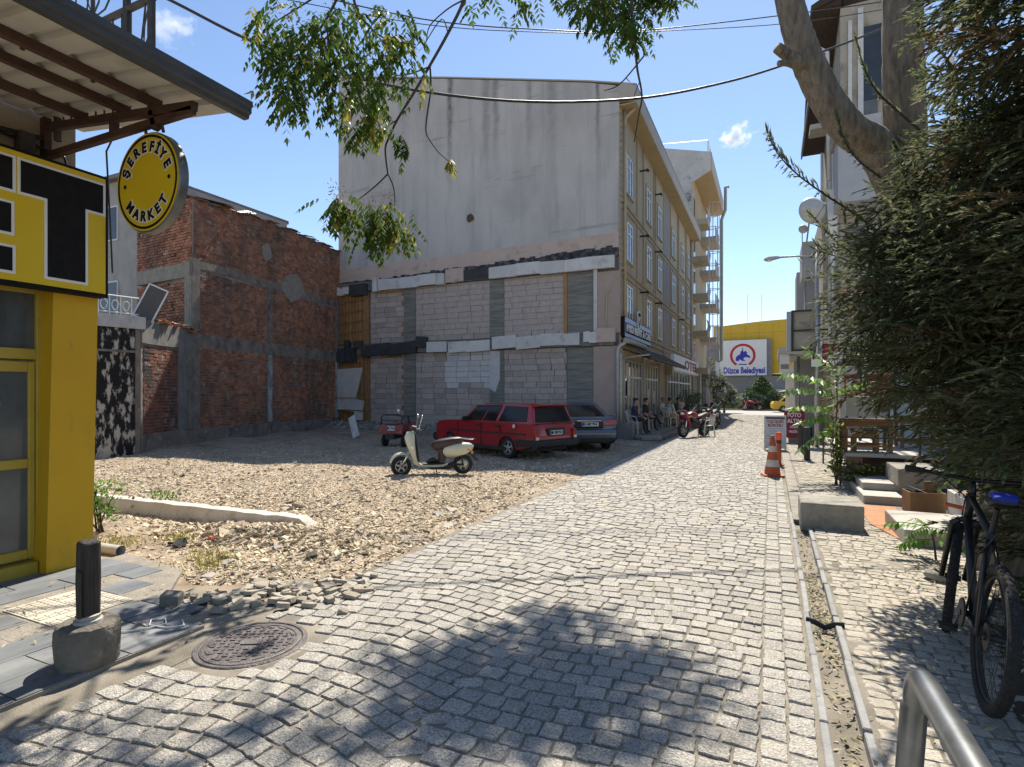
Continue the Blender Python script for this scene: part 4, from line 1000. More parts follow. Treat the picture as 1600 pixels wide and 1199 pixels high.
# round hanging sign
yR = 2.98
rc = Vector((PY(230, 285, yR).x, yR, PY(230, 285, yR).z)); RR = .415
rs = thing('round_sign', 'round double sided yellow sign with a ring of black lettering hanging from the bracket', 'sign', (rc.x, rc.y, rc.z-RR))
mat('rim_metal', [(.10, .105, .105), (.17, .175, .175)], 5, .4, metal=.5)
b = MB(); b.lathe([(RR, .0), (RR+.008, .01), (RR+.008, .075), (RR, .085)], (rc.x, rc.y, rc.z), 'y', 64); b.build('rim', M['rim_metal'], rs, smooth=True, auto=.6)
b = MB(); b.lathe([(RR-.003, 0), (RR-.003, -.004)], (rc.x, rc.y, rc.z), 'y', 64); b.build('face', M['sign_yellow'], rs)
def ring(r0, r1, o0, o1, m, nm, parent, c=rc):
    b = MB(); b.lathe([(r1, o0), (r1, o1), (r0, o1), (r0, o0)], tuple(c), 'y', 64, close=True); return b.build(nm, m, parent)
mat('pale_yellow', [(.62, .55, .25), (.66, .60, .32)], 3, .5)
ring(RR*.905, RR*.955, -.003, -.0065, M['black_print'], 'ring', rs)

def ring_text(txt, rad, amid, span, size, flip):
    n = len(txt); ws = {'I': .55, 'İ': .55, 'M': 1.2, ' ': .5}
    wl = [ws.get(c, 1.0) for c in txt]; tot = sum(wl); acc = 0
    for c, wc in zip(txt, wl):
        t = (acc+wc/2)/tot-.5; acc += wc
        a = math.radians(amid+(-t if not flip else t)*span)
        up = Vector((math.cos(a), 0, math.sin(a)))*(1 if not flip else -1); xd = Vector((up.z, 0, -up.x))
        p = rc+Vector((math.cos(a), 0, math.sin(a)))*rad+Vector((0, -.0085, 0))
        if c == '•': 
            b = MB(); b.lathe([(.018, 0), (.018, -.003)], tuple(p+Vector((0, .003, 0))), 'y', 12); b.build('dot', M['black_print'], rs); continue
        lettering('letter_outline', c, size, tuple(p+Vector((0, .003, 0))), tuple(xd), tuple(up), M['white_print'], rs, depth=.002, bold=.0135); lettering('letter', c, size, tuple(p), tuple(xd), tuple(up), M['black_print'], rs, depth=.002, bold=.0055)
ring_text('ŞEREFİYE', RR*.705, 90, 156, .118, False); ring_text('MARKET', RR*.705, 270, 122, .118, True); ring_text('•', RR*.71, 180, 0, .1, False); ring_text('•', RR*.71, 0, 0, .1, False)
# canopy with bracket
can = thing('shop_canopy', 'corrugated sheet canopy on brown steel brackets with a dark gutter above the market sign', 'canopy', (-5.2, 1, 4.0))
zo, zi, xo, xi = 4.09, 4.36, -4.10, XP-.25
ye = 3.30
b = MB(); y = ye; sh = []
while y > -4:
    sh += [(y, .0), (y-.16, .0), (y-.185, .035), (y-.225, .035)]; y -= .25
n = len(sh); vs = []
for yy, dz in sh: vs += [(xo, yy, zo+dz), (xi, yy, zi+dz)]
vs2 = [(x, yy, z+.012) for x, yy, z in vs]
b.add(vs, [(2*i, 2*i+1, 2*i+3, 2*i+2) for i in range(n-1)]); b.add(vs2, [(2*i, 2*i+2, 2*i+3, 2*i+1) for i in range(n-1)])
b.build('roof_sheet', M['sheet_white'], can, normals=False)
for x in (-4.66, -5.12, -5.75):
    z = zo+(zi-zo)*(x-xo)/(xi-xo)-.035; MB().bb(x-.03, x+.03, -4, 3.0, z-.035, z+.03).build('purlin', M['rust_steel'], can)
for yy in (2.97, -.6):
    b = MB(); b.rtube([(xi, yy, zi-.10), (-4.18, yy, zo-.09)], .05, .07); b.rtube([(xi+.02, yy, 3.98), (-4.2, yy, zo-.12)], .05, .06); b.rtube([(-5.25, yy, zi-.2), (-5.25, yy, 3.98)], .05, .06); b.rtube([(xi, yy, 3.7), (xi, yy, 4.35)], .10, .06); b.rtube([(-4.72, yy, zo-.02), (-4.66, yy, zo-.18)], .05, .05)
    b.build('bracket', M['rust_steel'], can)
b = MB(); gp = [(-.02, .07), (-.02, -.02), (.02, -.06), (.075, -.06), (.085, -.03), (.11, -.02), (.11, .02), (.125, .03), (.125, .075), (.11, .075), (.10, .0), (.0, -.03), (-.005, .07)]
ygu = PX(392, 185, -4.0).y
b.prism([(xo+x, zo+z) for x, z in gp], 'y', -4, ygu); b.build('gutter', M['gutter_grey'], can)
b = MB()
for dx in (-.10, .12): b.tube([(rc.x+dx+.05, yR+.03, rc.z+RR*.97), (rc.x+dx+.05, yR-.0, rc.z+RR+.11)], .014, 6)
b.build('hook', M['rust_steel'], rs)
# roof terrace railing and upper wall above the canopy
MB().bb(-9, XP-.35, -4, 2.5, 4.6, 7.2).build('upper_wall', M['white_plaster'], shop)
yt = 3.0
tr = thing('terrace_railing', 'dark steel terrace railing with trellis panels above the market canopy', 'railing', (-5.3, yt, 4.3))
b = MB()
for x in (-4.78, -5.12, -6.2): b.tube([(x, yt, 4.12), (x, yt, 5.9)], .035, 6)
b.tube([(-6.3, yt, 5.06), (-4.75, yt, 5.06)], .03, 6); b.tube([(-4.78, yt, 4.62), (-4.78, -3, 4.62)], .02, 6); b.tube([(-4.78, yt, 5.15), (-4.78, -3, 5.15)], .03, 6)
for k in range(12): b.tube([(-4.78, yt-.45*(k+1), 4.12), (-4.78, yt-.45*(k+1), 5.15)], .016, 5)
mat('dark_steel', [(.03, .028, .027), (.06, .055, .05)], 8, .6); b.build('frame', M['dark_steel'], tr)
b = MB()
for k in range(9): b.tube([(-6.1+k*.13, yt, 4.2), (-6.1+k*.13, yt, 5.05)], .009, 4)
for k in range(4): b.tube([(-5.1+.07*k, yt, 4.3+.1*k), (-4.82, yt, 4.75+.25*k)], .007, 4)
for k in range(3): b.tube([(-5.9+.2*math.cos(t)+.18*k, yt+.01, 5.4+.25*math.sin(t)) for t in np.linspace(0, 2*PI, 12)], .008, 4)
b.build('trellis', M['dark_steel'], tr)
MB().prism([(-4.98, 4.30), (-4.80, 4.42), (-4.80, 4.66)], 'y', yt-.05, yt-.035).build('corner_plate', M['dark_steel'], tr)
# cables slung along the wall under the canopy
for i, (pts, r) in enumerate((([(xi+.04, .5, 3.95), (xi+.04, 1.6, 4.02), (xi+.05, 2.5, 4.08), (xi+.08, 2.9, 4.12)], .02), ([(xi+.05, .6, 4.0), (xi+.05, 2.0, 4.10), (xi+.06, 3.1, 4.02), (xi+.1, 3.25, 3.4)], .014), ([(-5.25, 3.0, 4.05), (-5.6, 3.1, 3.95), (-5.9, 3.3, 3.4), (-5.95, 3.35, 2.9)], .008))):
    b = MB(); b.tube(pts, r, 6); tag(b.build('slack_cable', M['black_plastic']), ('thick black cable running along the wall under the canopy', 'black cable looping behind the bracket down to the sign end', 'thin cable drooping from the bracket strut past the round sign')[i], 'cable')
b = MB(); b.bb(xi, xi+.12, 2.72, 2.84, 3.86, 4.12); tag(b.build('junction_box', M['dark_steel'], bevel=.008), 'small dark junction box on the wall over the market sign', 'junction box')
# wooden bollard on its concrete foot
pb = G(138, 1040)
bo = thing('wooden_bollard', 'dark weathered wooden post set in a round concrete foot on the tiled forecourt', 'bollard', (pb.x, pb.y, .02))
b = MB(); b.lathe([(.155, 0), (.162, .02), (.170, .15), (.172, .225), (.163, .25), (.14, .258), (.0, .254)], n=30)
for i, v in enumerate(b.v): b.v[i] = v+Vector((random.uniform(-.005, .005), random.uniform(-.005, .005), random.uniform(-.004, .004)))
b.build('concrete_foot', mat('foot_concrete', [(.11, .10, .08), (.20, .18, .15)], 7, .95, .9, 40, layers=(blotch((.27, .25, .21), 9, .56, .7, amt=.6),)), bo, local=True, smooth=True, auto=.7)
mat('char_wood', [(.022, .018, .016), (.075, .06, .05)], 16, .85, .7, 30, stretch=(3, 3, .35))
b = MB(); b.blob([(0, .26, .052, .05), (0, .5, .056, .053), (.004, .745, .053, .051), (.006, .76, .045, .045)], 14, p=5); b.add([(.02, -.075, .30), (.05, -.075, .30), (.05, -.06, .30), (.02, -.06, .30), (.02, -.075, .60), (.05, -.075, .58), (.05, -.06, .58), (.02, -.06, .60)], [(3, 2, 1, 0), (4, 5, 6, 7), (0, 1, 5, 4), (1, 2, 6, 5), (2, 3, 7, 6), (3, 0, 4, 7)]); b.build('post', M['char_wood'], bo, local=True, bevel=.004, bseg=1)
b = MB(); b.lathe([(.08, .25), (.077, .272), (.062, .277), (.068, .30), (.056, .305)], n=20); b.build('collar', M['marble'], bo, local=True, smooth=True, auto=.6)
# ================================================================== CARS
mat('car_red', [(.27, .008, .014), (.31, .011, .018)], 3, .30, spec=.5, coat=.8, coord='O'); mat('car_blue', [(.10, .115, .135), (.12, .135, .155)], 3, .28, metal=.55, coat=.9, coord='O')
mat('car_glass', [(.008, .009, .010), (.013, .014, .016)], 2, .08, spec=.35); mat('rubber', [(.014, .014, .014), (.03, .029, .028)], 16, .85, .3, 80, coord='O')
mat('trim_black', [(.018, .018, .018), (.032, .032, .032)], 12, .6, coord='O'); mat('alloy', [(.34, .34, .34), (.46, .46, .45)], 9, .4, metal=.6, coord='O')
mat('lamp_red', [(.30, .012, .012), (.40, .03, .02)], 20, .2, coat=.6, coord='O'); mat('lamp_amber', [(.70, .22, .03), (.78, .30, .05)], 20, .25, coat=.6, coord='O'); mat('lamp_clear', [(.62, .60, .56), (.72, .70, .66)], 10, .15, coat=.6, coord='O')
mat('chrome', [(.60, .60, .60), (.68, .68, .68)], 9, .15, metal=.95, coord='O'); mat('plate', [(.60, .60, .58), (.68, .68, .66)], 9, .5, coord='O')
def tyre(parent, c, r, w_, hub=.62, spokes=5, ax='y', side=1, rimmat='alloy', name='wheel'):
    wl = thing(name, None, None, c); wl.parent = parent
    b = MB(); h = r*hub
    b.lathe([(h, -w_/2*.8), (h+.015, -w_/2), (r*.9, -w_/2), (r*.985, -w_/2*.75), (r, -w_/2*.4), (r, w_/2*.4), (r*.985, w_/2*.75), (r*.9, w_/2), (h+.015, w_/2), (h, w_/2*.8)], (0, 0, 0), ax, 36, close=True)
    b.build('tyre', M['rubber'], wl, local=True, smooth=True, auto=.7)
    b = MB(); o = side*w_*.30
    b.lathe([(h, -w_*.38), (h, w_*.38), (h*.92, w_*.40), (h*.9, w_*.1), (h*.9, -w_*.1), (h*.92, -w_*.40)], (0, 0, 0), ax, 32, close=True)
    b.lathe([(h*.26, o-.03), (h*.28, o), (h*.2, o+side*.012)], (0, 0, 0), ax, 16)
    for k in range(spokes):
        a = 2*PI*k/spokes+.3; q = Vector((math.cos(a), 0, math.sin(a))); tq = Vector((-q.z, 0, q.x))
        pts = [q*h*.2+tq*h*.16, q*h*.95+tq*h*.10, q*h*.95-tq*h*.10, q*h*.2-tq*h*.16]
        vs = [Vector((p.x, o, p.z)) for p in pts]+[Vector((p.x, o-side*.02, p.z)) for p in pts]
        b.add(vs, [(0, 1, 2, 3), (7, 6, 5, 4), (0, 4, 5, 1), (1, 5, 6, 2), (2, 6, 7, 3), (3, 7, 4, 0)])
    b.build('rim', M[rimmat], wl, local=True)
    b = MB(); b.lathe([(h*.88, -w_*.2), (h*.88, w_*.1)], (0, 0, 0), ax, 24); b.build('brake_disc', M['trim_black'], wl, local=True)
    return wl
def arch(cx, cz, r, n=11):
    return [(cx+r*math.cos(t), cz+r*math.sin(t)) for t in np.linspace(0, PI, n)]
def shaped(b, fn):
    b.v = [fn(v) for v in b.v]; return b
def body_block(poly, hw, zbelt, nose):
    b = MB(); n = len(poly); ys = [-hw, -hw*.6, hw*.6, hw]
    vs = [(p[0], y, p[1]) for y in ys for p in poly]; fs = [tuple(range(n)), tuple(range(4*n-1, 3*n-1, -1))]
    for k in range(3):
        for i in range(n): fs.append((k*n+i, k*n+(i+1) % n, (k+1)*n+(i+1) % n, (k+1)*n+i))
    b.add(vs, fs); return shaped(b, lambda v: Vector((v.x-(abs(v.y)/hw)**2*nose(v.x), v.y*(1-.06*max(0, v.z-.55)/.4-.05*max(0, .5-v.z)/.25), v.z)))
def cabin(bot, top, zb, zt, hb, ht, m, parent, nm='cabin'):
    """bot/top: (rear x, front x); returns a function giving points on the left/right/front/rear faces"""
    b = MB(); xm0 = [bot[0]+(bot[1]-bot[0])*k/6 for k in range(7)]; xm1 = [top[0]+(top[1]-top[0])*k/6 for k in range(7)]
    vs = []
    for k in range(7):
        c = .035*math.sin(PI*k/6); vs += [(xm0[k], -hb, zb), (xm1[k], -ht, zt+c*.6), (xm1[k], 0, zt+.03+c), (xm1[k], ht, zt+c*.6), (xm0[k], hb, zb)]
    fs = []
    for k in range(6):
        for j in range(4): fs.append((5*k+j, 5*k+5+j, 5*k+6+j, 5*k+1+j))
    fs += [(0, 1, 2, 3, 4), (34, 33, 32, 31, 30)]
    b.add(vs, fs); o = b.build(nm, m, parent, local=True, bevel=.03, bseg=3, smooth=True, auto=.5)
    def side(s, t, sg, e=.006): 
        x0_, x1_ = bot[0]+(bot[1]-bot[0])*s, top[0]+(top[1]-top[0])*s; c = .021*math.sin(PI*s)
        return Vector((x0_+(x1_-x0_)*t, sg*(hb+(ht-hb)*t+e), zb+(zt+c-zb)*t))
    def endf(s, t, front, e=.008):
        x0_, x1_ = (bot[1], top[1]) if front else (bot[0], top[0]); hw = hb+(ht-hb)*t
        return Vector((x0_+(x1_-x0_)*t+(e if front else -e), (s*2-1)*hw, zb+(zt-zb)*t+e))
    return side, endf
def panes(parent, fpt, quads, m, nm, sg=1, thick=.006):
    for q in quads:
        vs = [fpt(s, t) for s, t in q]; n = (vs[1]-vs[0]).cross(vs[2]-vs[0]).normalized()
        b = MB(); k = len(vs); b.add(vs+[v-n*thick for v in vs], [tuple(range(k)), tuple(range(2*k-1, k-1, -1))]+[(i, (i+1) % k, k+(i+1) % k, k+i) for i in range(k)]); b.build(nm, m, parent, local=True)
def number_plate(parent, c, wd, ht, txt, nrm=(-1, 0, 0)):
    p = MB().box((c[0], c[1], c[2]), (.012, wd, ht)).build('number_plate', M['plate'], parent, local=True)
    lettering('lettering', txt, ht*.8, (c[0]-.0085, c[1], c[2]), (0, -1, 0), (0, 0, 1), M['black_print'], p, depth=.002, bold=.006, width=wd*.84, local=True)
    MB().box((c[0]-.0065, c[1]+wd*.46, c[2]), (.002, wd*.07, ht*.95)).build('blue_band', M['sign_blue'], p, local=True)
# red estate car: nose to -x
rw = G(797, 716); fwd = Vector((-.932, .362)); lft = Vector((-fwd.y, fwd.x))
ctr = Vector((rw.x, rw.y))+fwd*1.07-lft*.68
car = thing('estate_car', 'old red estate car with tinted windows and a roof spoiler parked on the gravel', 'car', (ctr.x, ctr.y, -.005), math.atan2(fwd.y, fwd.x))
P = [(-2.06, .40), (-2.09, .62), (-2.02, .93), (-.6, .945), (.84, .935), (1.5, .905), (2.03, .865), (2.11, .79), (2.11, .42), (2.02, .30)]+arch(1.37, .28, .335)+[(.9, .23), (-.66, .23)]+arch(-1.07, .28, .335)+[(-1.55, .30)]
body_block(P, .80, .93, lambda x: .10 if x > 1.6 else (-.05 if x < -1.9 else 0)).build('body', M['car_red'], car, local=True, bevel=.028, bseg=3, smooth=True, auto=.6)
MB().box((0.1, 0, .42), (3.9, 1.35, .40)).build('underbody', M['trim_black'], car, local=True)
sd_, en_ = cabin((-2.0, .88), (-1.84, .26), .93, 1.395, .765, .655, M['car_red'], car)
for sg in (1, -1):
    f_ = lambda s, t: sd_(s, t, sg)
    panes(car, f_, [[(.705, .07), (.945, .07), (.955, .86), (.735, .90)], [(.50, .07), (.685, .07), (.715, .90), (.50, .90)]], M['car_glass'], 'side_window')
    panes(car, f_, [[(.08, .10), (.455, .07), (.44, .92), (.06, .92)]], M['car_glass'], 'cargo_window')
    panes(car, lambda s, t: sd_(s, t, sg, .012), [[(.52, .9), (.98, .88), (.98, .96), (.50, .99)]], M['trim_black'], 'rain_visor')
    b = MB()
    for x in (1.0, -.02, -.80): b.box((x, sg*.795, .60), (.008, .02, .62 if x > -.5 else .5))
    b.build('door_gap', M['trim_black'], car, local=True)
    for x in (.10, -.68): MB().box((x, sg*.80, .84), (.16, .03, .05)).build('door_handle', M['trim_black'], car, local=True, bevel=.01, bseg=1)
    b = MB(); b.box((.1, sg*.805, .26), (2.1, .02, .09)); b.build('sill_trim', M['trim_black'], car, local=True)
    b = MB(); b.blob([(.66, 1.0, .02, .02), (.62, 1.0, .1, .07), (.55, 1.0, .1, .07)], 10); b.v = [v+Vector((0, sg*.86, 0)) for v in b.v]; b.build('mirror', M['trim_black'], car, local=True)
    for cx in (1.37, -1.07):
        b = MB(); A_ = arch(cx, .28, .36, 15); B_ = arch(cx, .28, .33, 15); n = 15
        vs = [(x, sg*.812, z) for x, z in A_]+[(x, sg*.812, z) for x, z in B_]+[(x, sg*.77, z) for x, z in A_]+[(x, sg*.77, z) for x, z in B_]
        b.add(vs, [(i, i+1, n+i+1, n+i) for i in range(n-1)]+[(i, 2*n+i, 2*n+i+1, i+1) for i in range(n-1)]+[(n+i, n+i+1, 3*n+i+1, 3*n+i) for i in range(n-1)]); b.build('wheel_arch', M['car_red'], car, local=True)
        tyre(car, (cx, sg*.70, .285), .285, .19, .64, 5, side=sg)
for sg in (1, -1): MB().box((-.1, sg*.812, .66), (3.2, .012, .035)).build('side_moulding', M['trim_black'], car, local=True)
MB().box((-2.065, 0, .945), (.012, 1.40, .012)).build('hatch_gap', M['trim_black'], car, local=True)
for y in (.52, -.52): MB().box((-.75, y, 1.425), (1.7, .025, .02)).build('roof_gutter', M['car_red'], car, local=True)
b = MB(); b.lathe([(.05, 0), (.05, .012), (.0, .014)], (-1.34, .80, .86), 'y', 16); b.build('fuel_cap', M['lamp_clear'], car, local=True)
panes(car, lambda s, t: en_(s, t, False), [[(.05, .06), (.08, .90), (.92, .90), (.95, .06)]], M['car_glass'], 'rear_window'); panes(car, lambda s, t: en_(s, t, True), [[(.04, .06), (.96, .06), (.93, .92), (.07, .92)]], M['car_glass'], 'windscreen')
b = MB(); b.prism([(-1.66, 1.42), (-1.92, 1.445), (-2.0, 1.40), (-1.93, 1.38), (-1.68, 1.38)], 'y', -.60, .60); b.build('spoiler', M['car_red'], car, local=True, bevel=.012)
for y in (.73, -.73): MB().box((-2.075, y, .66), (.06, .12, .24)).build('tail_lamp', M['lamp_red'], car, local=True, bevel=.012); MB().box((-2.10, y*1.0, .57), (.04, .10, .07)).build('reverse_lamp', M['lamp_clear'], car, local=True)
MB().prism([(-2.02, .30), (-2.17, .36), (-2.18, .50), (-2.03, .53)], 'y', -.81, .81).build('rear_bumper', M['trim_black'], car, local=True, bevel=.02)
for sg in (1, -1): MB().box((-1.73, sg*.80, .44), (.62, .035, .17)).build('bumper_side', M['trim_black'], car, local=True, bevel=.012)
MB().prism([(2.02, .30), (2.19, .36), (2.19, .50), (2.04, .54)], 'y', -.79, .79).build('front_bumper', M['trim_black'], car, local=True, bevel=.02)
for y in (.6, -.6): MB().box((2.06, y, .64), (.06, .26, .12)).build('headlight', M['lamp_clear'], car, local=True, bevel=.012)
MB().box((-2.075, 0, .72), (.03, .64, .20)).build('plate_recess', M['trim_black'], car, local=True); number_plate(car, (-2.095, 0, .70), .46, .115, '81 DE 714')
b = MB(); b.tube([(-2.03, 0, .98), (-1.99, -.2, 1.05), (-1.93, -.36, 1.12)], .009, 5); b.build('rear_wiper', M['trim_black'], car, local=True)
b = MB(); b.tube([(-2.05, .3, .25), (-2.2, .3, .25)], .025, 8); b.build('exhaust', M['rust_steel'], car, local=True)
# grey-blue saloon
fwd = Vector((-.52, .854)).normalized(); rr = G(945, 702); lft = Vector((-fwd.y, fwd.x)); ctr = Vector((rr.x, rr.y))+fwd*1.35+lft*.74
sal = thing('saloon_car', 'grey blue modern saloon car with slim red tail lights parked beside the red estate', 'car', (ctr.x, ctr.y, -.005), math.atan2(fwd.y, fwd.x))
P = [(-2.2, .38), (-2.28, .55), (-2.27, .78), (-2.20, 1.0), (-2.05, 1.03), (-1.4, 1.0), (-.3, .98), (.95, .98), (1.7, .88), (2.15, .76), (2.27, .60), (2.25, .32)]+arch(1.38, .31, .36)+[(.95, .22), (-.95, .22)]+arch(-1.32, .31, .36)+[(-1.8, .26), (-2.1, .28)]
body_block(P, .87, .98, lambda x: .16 if x > 1.6 else (-.13 if x < -1.9 else 0)).build('body', M['car_blue'], sal, local=True, bevel=.04, bseg=3, smooth=True, auto=.6)
MB().box((0, 0, .42), (4.1, 1.4, .36)).build('underbody', M['trim_black'], sal, local=True)
sd2, en2 = cabin((-1.92, 1.25), (-1.02, .25), .98, 1.40, .78, .58, M['car_blue'], sal)
for sg in (1, -1):
    f_ = lambda s, t: sd2(s, t, sg)
    panes(sal, f_, [[(.56, .08), (.93, .08), (.93, .85), (.56, .9)], [(.18, .08), (.53, .08), (.53, .9), (.10, .88)]], M['car_glass'], 'side_window')
    for cx in (1.38, -1.32): tyre(sal, (cx, sg*.77, .315), .315, .20, .66, 5, side=sg)
    b = MB(); b.blob([(.85, 1.05, .02, .02), (.8, 1.05, .1, .08), (.72, 1.05, .1, .08)], 10); b.v = [v+Vector((0, sg*.95, 0)) for v in b.v]; b.build('mirror', M['car_blue'], sal, local=True)
    b = MB(); b.add([(-2.325, sg*.38, .90), (-2.33, sg*.40, .80), (-2.27, sg*.80, .80), (-2.12, sg*.875, .83), (-2.12, sg*.872, .90), (-2.25, sg*.80, .94), (-2.25, sg*.38, .88), (-2.25, sg*.8, .80)], [(0, 1, 2, 5), (2, 3, 4, 5), (0, 6, 1), (0, 5, 6), (1, 6, 7, 2)]); b.build('tail_lamp', M['lamp_red'], sal, local=True)
    MB().prism([(-2.36, .50), (-2.34, .56), (-2.2, .56), (-2.2, .50)], 'y', sg*.55, sg*.80).build('reflector', M['lamp_red'], sal, local=True)
panes(sal, lambda s, t: en2(s, t, False), [[(.10, .10), (.14, .86), (.86, .86), (.90, .10)]], M['car_glass'], 'rear_window'); panes(sal, lambda s, t: en2(s, t, True), [[(.04, .06), (.96, .06), (.92, .92), (.08, .92)]], M['car_glass'], 'windscreen')
MB().prism([(-2.2, .36), (-2.37, .40), (-2.40, .56), (-2.36, .66), (-2.2, .68)], 'y', -.80, .80).build('rear_bumper', M['car_blue'], sal, local=True, bevel=.03)
MB().prism([(-2.2, .26), (-2.36, .29), (-2.385, .40), (-2.2, .42)], 'y', -.66, .66).build('diffuser', M['trim_black'], sal, local=True, bevel=.02)
MB().box((-2.33, 0, .92), (.03, .72, .02)).build('chrome_strip', M['chrome'], sal, local=True)
MB().prism([(-2.30, .70), (-2.335, .74), (-2.325, .90), (-2.28, .90)], 'y', -.42, .42).build('plate_recess', M['trim_black'], sal, local=True); number_plate(sal, (-2.345, -.02, .82), .50, .115, '81 HC 714')
# ================================================================== CREAM SCOOTER
fwh, rwh = G(628, 745), G(722, 741); fd = (Vector((fwh.x, fwh.y))-Vector((rwh.x, rwh.y))); wb = 1.28; fd.normalize(); cc = (Vector((fwh.x, fwh.y))+Vector((rwh.x, rwh.y)))/2
sco = thing('scooter', 'cream retro electric scooter with dark brown seat parked on its stand on the gravel', 'scooter', (cc.x, cc.y, .005), math.atan2(fd.y, fd.x))
mat('cream_paint', [(.52, .52, .38), (.56, .56, .42)], 3, .28, coat=.7, coord='O'); mat('brown_vinyl', [(.035, .022, .022), (.055, .036, .036)], 9, .45, .1, 90, coord='O')
def part(path, nm, m, n=16, p=2.6, sub=0): 
    b = MB(); b.blob(path, n, p=p); return b.build(nm, M[m], sco, local=True, smooth=True, auto=.9, subsurf=sub)
tyre(sco, (.64, 0, .205), .205, .10, .60, 5); tyre(sco, (-.64, 0, .205), .205, .11, .58, 5)
part([(.46, .92, .06, .02), (.455, .90, .10, .08), (.465, .80, .135, .115), (.45, .68, .165, .095), (.42, .55, .19, .075), (.39, .40, .19, .06), (.35, .29, .17, .05), (.26, .225, .15, .035), (.16, .215, .13, .02)], 'leg_shield', 'cream_paint')
part([(.36, .88, .07, .02), (.35, .78, .12, .03), (.335, .6, .165, .02), (.31, .42, .165, .02), (.29, .30, .14, .02)], 'inner_shield', 'trim_black')
part([(.24, .215, .14, .03), (.0, .20, .165, .035), (-.2, .205, .165, .035), (-.30, .24, .14, .03)], 'footboard', 'cream_paint')
part([(.22, .255, .13, .012), (-.2, .25, .15, .012)], 'foot_mat', 'trim_black'); part([(.1, .165, .12, .03), (-.35, .17, .12, .06), (-.45, .22, .10, .05)], 'battery_case', 'trim_black')
part([(-.18, .26, .12, .07), (-.20, .40, .13, .08), (-.16, .55, .12, .07), (-.10, .64, .10, .05)], 'seat_pillar', 'brown_vinyl')
part([(.02, .58, .05, .04), (-.04, .60, .12, .105), (-.2, .645, .145, .105), (-.4, .695, .15, .085), (-.56, .725, .13, .06), (-.64, .735, .08, .02)], 'seat', 'brown_vinyl', 24, 3.4)
part([(-.18, .45, .10, .05), (-.26, .49, .165, .115), (-.45, .51, .185, .148), (-.66, .54, .165, .135), (-.80, .575, .11, .085), (-.86, .59, .05, .03)], 'rear_body', 'cream_paint', 24, 3.2)
part([(-.80, .62, .05, .03), (-.83, .57, .06, .045), (-.84, .52, .05, .03)], 'tail_lamp', 'lamp_red')
for sg in (1, -1):
    b = MB(); b.blob([(-.80, .455, .03, .03), (-.84, .45, .03, .03)], 10); b.v = [v+Vector((0, sg*.075, 0)) for v in b.v]; b.build('indicator', M['lamp_amber'], sco, local=True, smooth=True)
    b = MB(); b.blob([(-.72, .53, .02, .02), (-.77, .53, .03, .03)], 10); b.v = [v+Vector((0, sg*.14, 0)) for v in b.v]; b.build('side_marker', M['lamp_amber'], sco, local=True, smooth=True)
b = MB(); b.prism([(-.78, .45), (-.82, .45), (-.96, .28), (-.93, .27)], 'y', -.07, .07); b.build('rear_mudguard', M['trim_black'], sco, local=True, bevel=.006)
b = MB(); pts = [(.64+.235*math.cos(t), .205+.255*math.sin(t)) for t in np.linspace(.25, PI-.55, 12)]
vs = []; 
for k, (x, z) in enumerate(pts):
    f = .06+.03*math.sin(PI*k/11)
    for y, e in ((-f, -.05), (-f*.75, .012), (0, .035), (f*.75, .012), (f, -.05)): vs.append((x+(x-.64)*e*2, y, z+(z-.205)*e*2+.02))
b.add(vs, [(5*k+j, 5*k+5+j, 5*k+6+j, 5*k+1+j) for k in range(11) for j in range(4)]); b.build('front_mudguard', M['cream_paint'], sco, local=True, smooth=True)
for sg in (1, -1):
    b = MB(); b.tube([(.64, sg*.075, .205), (.55, sg*.08, .38), (.47, sg*.07, .5)], .022, 8); b.build('fork', M['chrome'], sco, local=True, smooth=True)
b = MB(); b.tube([(.44, 0, .86), (.37, 0, .98)], .03, 8); b.tube([(.20, -.33, 1.0), (.30, -.24, .99), (.37, -.08, .97), (.37, .08, .97), (.30, .24, .99), (.20, .33, 1.0)], .014, 8); b.build('handlebar', M['chrome'], sco, local=True, smooth=True)
part([(.46, .97, .05, .03), (.42, .985, .09, .06), (.34, .97, .08, .05)], 'headlamp_nacelle', 'trim_black'); part([(.49, .80, .05, .05), (.545, .79, .045, .045), (.56, .79, .02, .02)], 'headlamp', 'lamp_clear')
for sg in (1, -1):
    b = MB(); b.tube([(.28, sg*.25, .99), (.19, sg*.34, 1.005)], .02, 8); b.build('grip', M['rubber'], sco, local=True)
    b = MB(); b.tube([(.30, sg*.22, 1.0), (.28, sg*.30, 1.12), (.27, sg*.31, 1.18)], .008, 6); mr_ = b.build('mirror', M['chrome'], sco, local=True); b = MB(); b.lathe([(.0, .01), (.046, .008), (.048, -.004), (.036, -.016), (.0, -.02)], (.26, sg*.31, 1.22), 'x', 18); b.build('mirror_head', M['chrome'], mr_, local=True, smooth=True)
    b = MB(); b.tube([(.36, sg*.12, .96), (.30, sg*.26, .965), (.22, sg*.33, .97)], .006, 5); b.build('brake_lever', M['chrome'], sco, local=True)
b = MB(); b.tube([(-.58, -.13, .76), (-.80, -.11, .73), (-.88, -.06, .735), (-.88, .06, .735), (-.80, .11, .73), (-.58, .13, .76)], .011, 6); b.tube([(-.72, -.12, .735), (-.72, .12, .735)], .010, 6); b.build('luggage_rack', M['chrome'], sco, local=True, smooth=True)
part([(-.46, .24, .04, .05), (-.56, .225, .08, .07), (-.70, .22, .08, .08), (-.74, .22, .04, .04)], 'motor_cover', 'cream_paint'); 
for sg in (1, -1):
    b = MB(); b.tube([(-.45, sg*.09, .22), (-.64, sg*.09, .205)], .025, 6); b.tube([(-.62, sg*.1, .22), (-.58, sg*.12, .48)], .018, 6); b.build('shock_absorber', M['trim_black'], sco, local=True)
